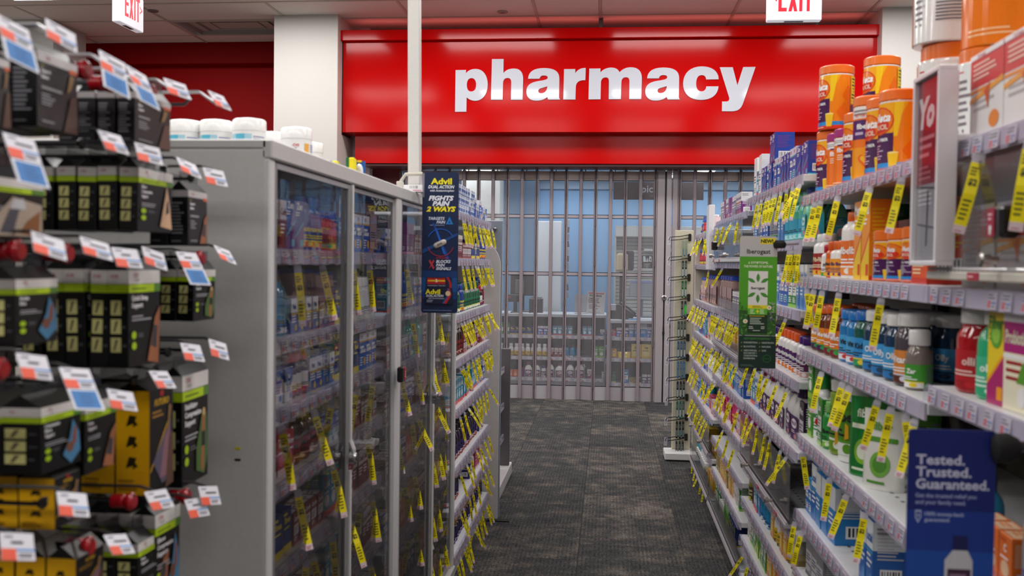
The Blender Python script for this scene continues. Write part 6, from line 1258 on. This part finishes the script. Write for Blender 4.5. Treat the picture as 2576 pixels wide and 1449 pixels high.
HP = [(0.940, 1.619, 1, -0.62), (1.044, 1.640, 0, -0.63), (1.158, 1.630, 1, -0.63), (1.219, 1.625, 1, -0.63), (1.354, 1.636, 0, -0.64), (1.455, 1.636, 0, -0.62), (0.950, 1.502, 1, -0.62), (1.151, 1.533, 0, -0.63), (1.270, 1.532, 0, -0.64), (1.371, 1.521, 0, -0.63), (1.446, 1.516, 0, -0.62), (1.002, 1.399, 0, -0.62), (1.116, 1.397, 0, -0.63), (1.208, 1.388, 0, -0.64), (1.288, 1.387, 0, -0.64), (1.394, 1.385, 1, -0.64), (1.481, 1.393, 0, -0.62), (0.972, 1.270, 0, -0.62), (1.055, 1.246, 1, -0.62), (1.179, 1.203, 0, -0.63), (1.305, 1.214, 0, -0.64), (1.410, 1.244, 0, -0.64), (1.466, 1.244, 0, -0.62), (1.050, 1.101, 0, -0.62), (1.277, 1.049, 0, -0.63), (1.405, 1.006, 0, -0.63), (1.432, 1.019, 0, -0.62), (0.946, 1.083, 0, -0.62), (1.167, 1.018, 0, -0.63)]
for i, (y, z, bl, xe) in enumerate(HP):
    x0, x1 = -(xe+1.10), 0
    b = MB(); L_ = xe+1.10; lx = y-1.15   # rack-local: x along the wall, -y out to the aisle
    metal = i > 5
    col, mt = ('2a2a2c', 'paint') if metal else ('c9c9cf', 'plastic')
    top = z+.004
    if metal:
        b.tube([(lx, 0, top), (lx, -L_+.02, top+.004), (lx, -L_, top-.002)], .0022, col, mt); b.tube([(lx, 0, top-.018), (lx, -L_+.035, top-.016), (lx, -L_+.03, top-.008)], .0028, '3a3a3e', 'metal'); b.lathe([(.002, top-.022), (.006, top-.018), (.006, top-.012), (.002, top-.008)], '18181a', 'plastic', 8, cx=lx, cy=-L_+.035)
    else:
        b.box(lx-.007, lx+.007, -L_+.025, 0, top, top+.0025, col, mt); b.faces([(lx-.007, -L_+.025, top), (lx+.007, -L_+.025, top), (lx+.007, -L_, top-.018), (lx-.007, -L_, top-.018), (lx-.007, -L_+.025, top+.0025), (lx+.007, -L_+.025, top+.0025), (lx+.007, -L_-.002, top-.016), (lx-.007, -L_-.002, top-.016)], [(0, 1, 2, 3), (7, 6, 5, 4), (0, 3, 7, 4), (1, 5, 6, 2)], col, mt)
        b.tube([(lx, 0, top-.02), (lx, -L_+.05, top-.018), (lx, -L_+.04, top-.008)], .0028, '8a8a8e', 'metal')
    hk = b.obj('hook', pk)
    o = bpy.data.objects.new('price_plate', PM[(bl, i % 2)]); COL.objects.link(o); o.parent = hk; o.location = (lx, -L_-.001, top-.001)
    o.rotation_euler = (rng.uniform(-.8, -.5), rng.uniform(.05, .3), rng.uniform(-.6, -.2)); o.scale = (1.12, 1, 1.12)
    if i in (2, 3, 4, 6, 12, 16, 17, 24, 26, 28, 11):
        b = MB(Matrix.Translation((lx, -L_+.045, top-.018)) @ Matrix.Rotation(pi/2, 4, 'X')); b.lathe([(.004, -.018), (.010, -.016), (.010, .0), (.007, .003), (.012, .006), (.013, .012), (.009, .016)], 'a80c1c', 'plastic', 14); b.obj('red_lock', hk)
# ------------------------------------------------------------------ end of the open rack and display stand
e = empty('rack_end_board', 'tall blue-grey and off-white rounded end panel closing the open rack', 'panel', (-.57, 5.04, 0))
P = [(0, .0), (0, 1.36)]+[(-.10+.10*cos(a), 1.36+.12*sin(a)) for a in [pi/2*k/8 for k in range(1, 9)]]+[(-.5, 1.48), (-.5, 0)]
b = MB(); n = len(P); V = [(x, 0, z) for x, z in P]+[(x, .02, z) for x, z in P]; b.faces(V, [list(range(n)), list(range(2*n-1, n-1, -1))]+[(i, i+n, (i+1) % n+n, (i+1) % n) for i in range(n)], 'd8d5d2', 'paint'); b.obj('rounded_board', e)
b = MB(); b.box(-.5, .006, .03, .055, 0, 1.60, '8d96a2', 'paint', bev=.003); b.obj('backing_board', e)
b = MB(Matrix.Translation((-.035, .028, 1.555)) @ Matrix.Rotation(pi/2, 4, 'X')); b.lathe([(.012, 0), (.012, .02), (.006, .024)], '9a9a9e', 'metal', 14); b.obj('screw_cap', e)
e = empty('display_stand', 'low white-based display stand with dark upright posts past the open rack', 'stand', (-.62, 5.6, 0))
b = MB(); b.box(-.45, .02, -.48, .52, .012, .085, 'cfcdcc', 'paint', bev=.004); b.obj('base', e); b = MB(); b.box(-.4, .0, -.45, .5, 0, .012, '161616', 'matte'); b.obj('foot', e)
for y, h_ in ((.40, .83), (-.44, 1.35)): b = MB(); b.box(-.05, .012, y, y+.035, .085, h_, '6a6468' if y > 0 else '8f98a4', 'steel', bev=.003); b.obj('post', e)
for z in (.25, .45, .68): b = MB(); b.box(-.3, -.02, -.40, .38, z, z+.012, 'b5b3b6', 'plastic', bev=.002); b.box(-.03, -.02, -.40, .38, z+.012, z+.04, 'c9c5d0', 'film'); b.obj('tray', e)
for z in (.265, .465, .695):
    for k in range(4):
        b = MB(); b.box(-.04, .04, -.05, .05, 0, .1, ['8a8c94', '6c5c60', 'a8a8b0', '55606c'][k], 'carton', bev=.002); tag(b.obj('carton', loc=(-.62-.12, 5.3+.19*k, z)), 'dim grey carton on the white-based display stand', 'box', 'cartons on the display stand')
b = MB(); b.box(-.06, .06, -.02, .02, 0, .006, '121212', 'matte'); tag(b.obj('floor_strip', loc=(-.56, 5.0, .004)), 'short black strip lying on the carpet at the foot of the open rack', 'strip')
# ------------------------------------------------------------------ hook panel at the end of the far bay
e = empty('hook_rack', 'narrow cream standing panel of black hooks hung with slim packs by the gate', 'rack', (.50, 6.86, 0))
b = MB(); b.box(-.03, .10, .0, .03, .06, 1.62, 'd3cdb6', 'paint', bev=.003); b.obj('board', e)
b = MB(); b.box(-.085, .12, -.16, .05, .012, .06, 'd8d8d8', 'paint', bev=.004); b.obj('base', e); b = MB(); b.box(-.06, .1, -.13, .03, 0, .012, '101010', 'matte'); b.obj('foot', e)
PKC = ['8a9a84', '2f3c34', '1f5c2c', '23303c', '3c4c44', '2c5878', '3c6c94', '262c3c', '2f5c58', '1c1c20', '34383c']
for k in range(11):
    z = 1.575-.142*k; b = MB()
    for dz in (0, -.022): b.tube([(.075, -.01, z+dz), (.06, -.02, z+dz+.012), (.0, -.03, z+dz), (-.07, -.06, z+dz-.006), (-.078, -.062, z+dz-.028)], .0032, '141414', 'paint', 6)
    b.box(.062, .082, -.02, .0, z-.03, z+.02, '141414', 'plastic', bev=.003); hk = b.obj('hook', e)
    b = MB(); b.faces([(-.088, -.066, z-.06), (-.066, -.066, z-.06), (-.062, -.06, z-.0), (-.085, -.06, z)], [(0, 1, 2, 3)], 'd8d4e0', 'filmtag'); b.obj('clear_plate', hk, smooth=False)
    for q in range(3 if k > 3 else 2):
        b = MB(); x = .045-.022*q; w = .02; b.box(-.007, .007, -.02, .02, -.12, 0, PKC[k], 'gloss', bev=.002)
        decal(b, lambda u, v, o: (-.007+u, -.02-o, -.12+v), .014, .12, [('r', .15, .1, .85, .5, 'a8b4b8' if k % 3 else '5c7c84'), ('l', .2, .6, .8, .85, 3, '90a0a0')])
        if k == 3 and q == 0: decal(b, lambda u, v, o: (-.007+u, -.021-o, -.12+v), .014, .12, [('e', .5, .5, .5, .3, '28c83c')])
        tag(b.obj('slim_pack', loc=(.50+x, 6.86-.045-.001*q, z-.028)), 'slim %s pack on the %s hook of the cream hook rack' % (['pale green', 'dark green', 'green', 'bright green and black', 'grey green', 'blue', 'light blue', 'navy', 'teal', 'black', 'charcoal'][k], ['top', 'second', 'third', 'fourth', 'fifth', 'sixth', 'seventh', 'eighth', 'ninth', 'tenth', 'lowest'][k]), 'pack', 'packs on hook %d of the hook rack' % (k+1))
# ------------------------------------------------------------------ exit signs
print_mat('exitbody', .3, emit=.35, bump=0); print_mat('exitred', .4, emit=.6, bump=0)
def exit_sign(label, x, y, z, rz, arrow):
    e = empty('exit_sign', label, 'exit sign', (x, y, z), rz); w, h, t = .285, .20, .05
    b = MB(); b.box(-w/2, w/2, -t/2, t/2, 0, h, 'e8e8ee', 'exitbody', bev=.004); b.box(-.05, .05, -.012, .012, -.0015, .002, '5a5a5c', 'paint'); b.obj('housing', e)
    b = MB()
    for s in (1, -1):
        fm = lambda u, v, o: (s*(-w/2+u), -s*(t/2+o), v)
        if arrow == '<': A = [('p', [(.06, .63), (.17, .75), (.175, .71), (.1, .63)], 'f0142c'), ('p', [(.06, .63), (.1, .63), (.175, .55), (.17, .51)], 'f0142c')]
        else: A = [('p', [(.94, .63), (.83, .75), (.825, .71), (.9, .63)], 'f0142c'), ('p', [(.94, .63), (.9, .63), (.825, .55), (.83, .51)], 'f0142c')]
        L = []
        def R(u0, v0, u1, v1): L.append(('r', u0, v0, u1, v1, 'f0142c'))
        v0, v1, vm = .24, .94, .62; o_ = .0
        R(.2+o_, v0, .26, v1); R(.26, v0, .355, v0+.1); R(.26, vm-.05, .355, vm+.05); R(.26, v1-.1, .355, v1)
        L += [('p', [(.385, v0), (.445, v0), (.55, v1), (.49, v1)], 'f0142c'), ('p', [(.49, v0), (.55, v0), (.445, v1), (.385, v1)], 'f0142c')]
        R(.585, v0, .64, v1); R(.72, v0, .775, v1); R(.665, v1-.1, .83, v1)
        decal(b, fm, w, h, L+A, 'exitred')
    b.obj('lettering', e, smooth=False)
    b = MB(); b.box(-.02, .02, -.01, .01, h, CEIL-z, 'dcdcdc', 'paint', bev=.002); b.obj('stem', e)
print_mat('exitred', .4, emit=.6, bump=0)
ey = 5.35
exit_sign('white exit sign with red letters and a left arrow hanging above the orange canisters', (0.833+1.111)/2, 5.3, 2.694, 0, '<')
exit_sign('white exit sign seen edge on hanging over the peg rack side', -2.887-.0, 5.5, 2.755, pi/2-.0, '>')
# ------------------------------------------------------------------ things behind the security gate
def thing_box(name, label, cat, loc, boxes, rz=0, bev=.004, group=None):
    e = empty(name, label, cat, loc, rz, group)
    for nm, bx, col, mat in boxes: b = MB(); b.box(*bx, col, mat, bev=bev if min(bx[1]-bx[0], bx[3]-bx[2], bx[5]-bx[4]) > 2.5*bev else 0); b.obj(nm, e)
    return e
CT = .8225
xm = -0.931
e = thing_box('monitor', 'black computer monitor turned away on the pharmacy counter', 'monitor', (xm-.03, 10.68, CT), [('screen', (-.13, .13, -.02, .02, .18, .43), '1c1c1e', 'plastic'), ('stand', (-.03, .03, .0, .03, .0, .2), '161618', 'plastic'), ('foot', (-.1, .1, -.08, .08, 0, .014), '161618', 'plastic'), ('mount_plate', (-.08, .02, -.035, -.02, .2, .36), '77726c', 'paint')], .25)
e = thing_box('card_terminal', 'dark card payment terminal on a stalk on the pharmacy counter', 'card terminal', (-1.007, 10.42, CT), [('base', (-.05, .05, -.05, .05, 0, .012), '161618', 'plastic'), ('stalk', (-.02, .02, -.02, .02, .012, .12), '161618', 'plastic'), ('keypad', (-.09, .07, -.03, .03, .12, .2), '35363a', 'plastic'), ('red_mark', (-.085, -.05, -.033, -.03, .16, .185), 'c03030', 'paper')])
thing_box('receipt_printer', 'black box printer beside the card terminal on the counter', 'printer', (-0.782, 10.50, CT), [('body', (-.075, .075, -.07, .07, 0, .16), '242428', 'plastic'), ('cover', (-.06, .06, -.06, .06, .16, .175), '35353a', 'plastic')])
thing_box('paper_sheets', 'loose white papers spread on the pharmacy counter', 'paper', (-0.837, 10.42, CT), [('sheet', (-.2, -.02, -.05, .05, 0, .003), 'e8eaee', 'paper'), ('sheet', (.0, .2, -.03, .06, 0, .004), 'e4e6ea', 'paper')])
xd0, xd1 = -0.843, -0.535
thing_box('privacy_screen', 'tall white privacy panel standing behind the pharmacy counter', 'panel', ((xd0+xd1)/2, 11.0, 0), [('board', (-(xd1-xd0)/2, (xd1-xd0)/2, -.02, .02, .0, 1.856), 'dfe3e6', 'paint')], bev=.01)
st = empty('bag_strip', 'hanging strip of small silver and brown packets beside the white privacy panel', 'clip strip', (xd1+.035, 11.0, .95))
b = MB(); b.box(-.004, .004, -.002, .002, 0, PCZ-.956, '3a3a3e', 'paint'); b.obj('strip', st)
for k in range(11):
    b = MB(Matrix.Translation((.02, -.02, .06+.083*k)) @ Matrix.Rotation(rng.uniform(-.5, .5), 4, 'Z') @ Matrix.Rotation(rng.uniform(-.25, .25), 4, 'Y')); b.box(-.03, .03, -.008, .008, -.035, .035, ['8c8c92', '5c4a48', 'a8a8ae', '44444c'][k % 4], 'gloss', bev=.003); b.obj('packet', st)
xw = -0.131
e = empty('warning_notice', 'white notice headed WARNING leaning on the pharmacy counter', 'notice', (xw, 10.42, CT))
b = MB(Matrix.Rotation(.05, 4, 'Y')); b.box(-.098, .098, 0, .004, 0, .245, 'dcdad6', 'paper'); decal(b, lambda u, v, o: (-.098+u, -o, v), .196, .245, [('r', .06, .9, .92, .95, 'c03a40'), ('t', 'WARNING', .44, .78, .09, '2a2a2e', {'b': .05, 'fit': .7}), ('t', 'TIME-DELAY', .08, .66, .06, '3a3a40', {'b': .04, 'a': 'l'}), ('t', 'PHARMACY', .08, .58, .06, '3a3a40', {'b': .04, 'a': 'l'}), ('t', 'SAFES IN USE', .08, .5, .06, '3a3a40', {'b': .04, 'a': 'l'}), ('l', .12, .22, .8, .44, 4, '6a6a70'), ('l', .1, .06, .8, .1, 1, '8a8a90')]); b.obj('sheet', e, smooth=False)
thing_box('sheet_holder', 'pale silver sheet holder beside the WARNING notice', 'holder', (-0.289, 10.5, CT), [('plate', (-.07, .07, 0, .01, 0, .21), 'b9bdc2', 'steel'), ('ledge', (-.07, .07, -.04, 0, 0, .012), 'b9bdc2', 'steel')])
C2 = .79
thing_box('tape_dispenser', 'black desktop printer with a paper roll on the nearer counter', 'printer', (0.070, 10.2, C2), [('body', (-.06, .06, -.06, .06, 0, .15), '2c2c32', 'plastic'), ('paper_roll', (-.035, .02, -.065, .0, .09, .155), 'c8ccd4', 'paper')])
e = empty('desk_phone', 'black desk phone sloping down on the nearer counter', 'phone', (0.217, 10.15, C2)); b = MB(); b.faces([(-.09, -.06, 0), (.09, -.06, 0), (.09, .06, 0), (-.09, .06, 0), (-.09, -.06, .15), (.09, -.06, .04), (.09, .06, .04), (-.09, .06, .16)], [(0, 1, 5, 4), (1, 2, 6, 5), (2, 3, 7, 6), (3, 0, 4, 7), (4, 5, 6, 7), (3, 2, 1, 0)], '26262a', 'plastic'); b.obj('body', e)
b = MB(); b.tube([(-.08, -.05, .17), (0, -.05, .125), (.08, -.05, .06)], .014, '1c1c20', 'plastic', 8); b.obj('handset', e)
thing_box('paper_sheets', 'blue and white paper pads on the nearer counter', 'paper', (0.300, 10.06, C2), [('pad', (-.08, .03, -.03, .03, 0, .012), '7cb0dc', 'paper'), ('pad', (-.03, .05, -.02, .02, .012, .03), 'e4dfe4', 'paper'), ('pad', (.05, .16, -.03, .04, 0, .01), 'dfe3e8', 'paper')])
wx0, wx1 = 0.083, 1.256
e = empty('slatwall_unit', 'cream slatted wall unit with a top shelf at the back of the pharmacy', 'shelving unit', ((wx0+wx1)/2, 11.9, 0)); w = wx1-wx0; zt = 1.835
for k in range(int((zt-.75)/.045)): b = MB(); b.box(-w/2, w/2, .02, .035, .75+.045*k, .75+.045*k+.037, 'd6d4cb', 'paint'); b.obj('slat', e, smooth=False)
b = MB(); b.box(-w/2, w/2, .035, .05, 0, zt, '9a978e', 'paint'); b.obj('back_panel', e, smooth=False)
b = MB(); b.box(-w/2, w/2, -.22, .02, zt-.13, zt, 'e2e0d8', 'paint', bev=.005); b.obj('canopy', e)
for s in (-1, 1): b = MB(); b.box(s*w/2-.012, s*w/2+.012, -.2, .05, 0, zt-.1, 'cfcdc4', 'paint', bev=.003); b.obj('side_panel', e)
b = MB(); b.box(-w/2+.35, -w/2+.8, -.16, .018, 1.532, 1.561, 'dfddd6', 'paint', bev=.002); b.obj('small_shelf', e)
b = MB(); b.box(-w/2, w/2, -.25, .02, .0, .75, 'd4d6d8', 'paint', bev=.004); b.obj('work_counter', e)
e = empty('office_chair', 'cream and black high-backed office chair behind the pharmacy counter', 'chair', (0.153, 10.98, 0), 0)
b = MB(); b.box(-.06, .07, -.04, .03, 1.283, 1.499, 'cdb894', 'matte', bev=.025); b.obj('backrest', e); b = MB(); b.box(.04, .14, .031, .07, 1.301, 1.526, '2c2c32', 'matte', bev=.015); b.obj('back_shell', e)
b = MB(); b.box(-.2, .2, -.12, .2, .45, .53, '2c2c32', 'matte', bev=.03); b.obj('seat', e); b = MB(); b.tube([(0, 0, .08), (0, 0, .46)], .03, '1c1c1e', 'plastic', 10); b.obj('column', e)
for k in range(5): a = 2*pi*k/5; b = MB(); b.tube([(0, 0, .1), (.22*cos(a), .22*sin(a), .05)], .02, '1c1c1e', 'plastic', 6); b.lathe([(.02, 0), (.025, .02), (.02, .045)], '141416', 'plastic', 10, cx=.22*cos(a), cy=.22*sin(a)); b.obj('leg', e)
b = MB(); b.box(-.02, .02, .035, .06, .5, 1.3, '1c1c1e', 'plastic'); b.obj('spine', e)
e = empty('poster', 'small black and white poster on the slatted wall unit', 'poster', (0.471, 11.68, 1.324))
b = MB(); wP, hP = .125, .155; b.box(-wP/2, wP/2, 0, .003, 0, hP, '1c1a18', 'paper'); decal(b, lambda u, v, o: (-wP/2+u, -o, v), wP, hP, [('p', [(.1, .5), (.4, .5), (.3, .95), (.1, .95)], 'd8d8d4'), ('p', [(.4, .5), (.6, .5), (.5, .85)], 'd8d8d4'), ('p', [(.62, .55), (.92, .5), (.9, .92), (.7, .95)], 'cfcfca'), ('r', .75, .6, .85, .75, '1c1a18'), ('l', .15, .1, .85, .4, 6, '9a9a90'), ('r', .3, .28, .7, .33, 'b8922c'), ('r', .4, .06, .6, .09, 'c8c8c4')]); b.obj('print', e, smooth=False)
thing_box('fax_machine', 'pale grey document scanner with a blue edge on the back work counter', 'machine', (0.387, 11.36, .99), [('body', (-.13, .16, -.1, .1, 0, .16), 'a4a8ae', 'plastic'), ('lid', (-.12, .17, -.1, .1, .16, .19), '98a4c8', 'plastic'), ('feed_tray', (-.2, -.13, -.06, .06, .0, .1), 'b4b8bc', 'plastic')])
thing_box('equipment_trolley', 'pale metal trolley under the scanner behind the counter', 'trolley', (0.387, 11.36, 0), [('top', (-.22, .22, -.14, .14, .96, .985), 'bfc3c8', 'paint'), ('column', (-.03, .03, -.02, .02, .1, .96), 'c8c8c8', 'steel'), ('foot', (-.2, .2, -.14, .14, .0, .06), '9a9ea4', 'paint')])
K['sanit'] = K['whtplain']; stand('whtplain', -1, 0.124, 11.3, .9905, 'white pump bottle beside the document scanner') if False else None
# hanging department sign behind the gate
sx0, sx1 = 0.044, 1.024; z0_, z1_ = 2.083, 2.275
e = empty('hanging_sign', 'dark brown hanging sign reading pick up seen through the gate', 'sign', ((sx0+sx1)/2, 10.6, z0_)); w, h = sx1-sx0, z1_-z0_
b = MB(); b.box(-w/2, w/2, 0, .03, 0, h, '3c302f', 'paper', bev=.002); u_ = (1615-1543)/(1770-1543.)
decal(b, lambda u, v, o: (-w/2+u, -o, v), w, h, [('t', 'pick up', u_, .42, .42, 'a09e9e', {'b': .01, 'a': 'l'}), ('t', 'rop off', u_+.1, .14, .18, '7a7878', {'a': 'l'})]); b.obj('board', e, smooth=False)
b = MB(); b.box(-w/2+.1, -w/2+.11, .01, .02, h, PCZ-z0_, '8a8a8a', 'steel'); b.box(w/2-.11, w/2-.1, .01, .02, h, PCZ-z0_, '8a8a8a', 'steel'); b.obj('hanger', e, smooth=False)
# medicines on the counter shelves
def cput(y, z, x, seq, where):
    for it in seq:
        if isinstance(it, float): x += it; continue
        key, n = it; p = K[key]; w = p['w']; kw = p['kw']; d = kw.get('d', kw.get('r', .03)*2*kw.get('ry', 1.0)); lab = p['desc']+' '+where
        for i in range(n):
            parts = proto(key, 1); o = bpy.data.objects.new(NM.get(key, parts[0][0]), parts[0][1]); COL.objects.link(o); o.location = (x+w/2, y+.04+d/2, z+.0206); o.rotation_euler.z = rng.uniform(-.06, .06); x += w+.006; o.scale.z = min(1, .19/kw.get('h', .1))
            if n > 1 or True: tag(o, lab, p['cat'], lab)
            for nm, m, l in parts[1:]: q = bpy.data.objects.new(nm, m); COL.objects.link(q); q.parent = o
cput(CY1, .562, -1.193, [('grnbx', 2), ('navy', 5), ('bl3', 2), .03, ('tealbx', 4), .04, ('grncap', 1), ('tealbx', 2), .08, ('bl1', 3), ('tealbx', 1)], 'on the top shelf of the long counter')
cput(CY1, .325, -1.189, [('bluew', 1), ('tealbx', 1), ('yelw', 7), .02, ('redbt', 3), ('aqua', 3), .12, ('grnbig', 2), ('smallgrn', 3), .06, ('dkpurp', 1)], 'on the middle shelf of the long counter')
cput(CY1, .095, -1.186, [('orange', 2), ('orange', 2), ('mauve', 1), ('lax', 2), ('ppl', 1), ('laxd', 1), ('mauvejug', 1), ('laxd', 1), ('laxbig', 1), .02, ('purpgr', 1), .1, ('pinkc', 1)], 'on the lowest shelf of the long counter')
cput(10.02, .583, 0.041, [('magc', 1), ('bl3', 2), ('bluew', 2), ('lactbig', 1), ('bluepw', 2), ('bl3', 2), .3, ('bluew', 3)], 'on the top shelf of the nearer counter')
cput(10.02, .36, 0.044, [('yelc', 1), ('yelpouch', 1), ('ltyel', 2), ('whtc', 2), .3, ('yelc', 3)], 'on the middle shelf of the nearer counter')
cput(10.02, .10, 0.048, [('grncap', 1), .05, ('brown', 1), ('kraft', 1), ('navy', 1), ('purpc', 2), .3, ('navy', 4)], 'on the lowest shelf of the nearer counter')
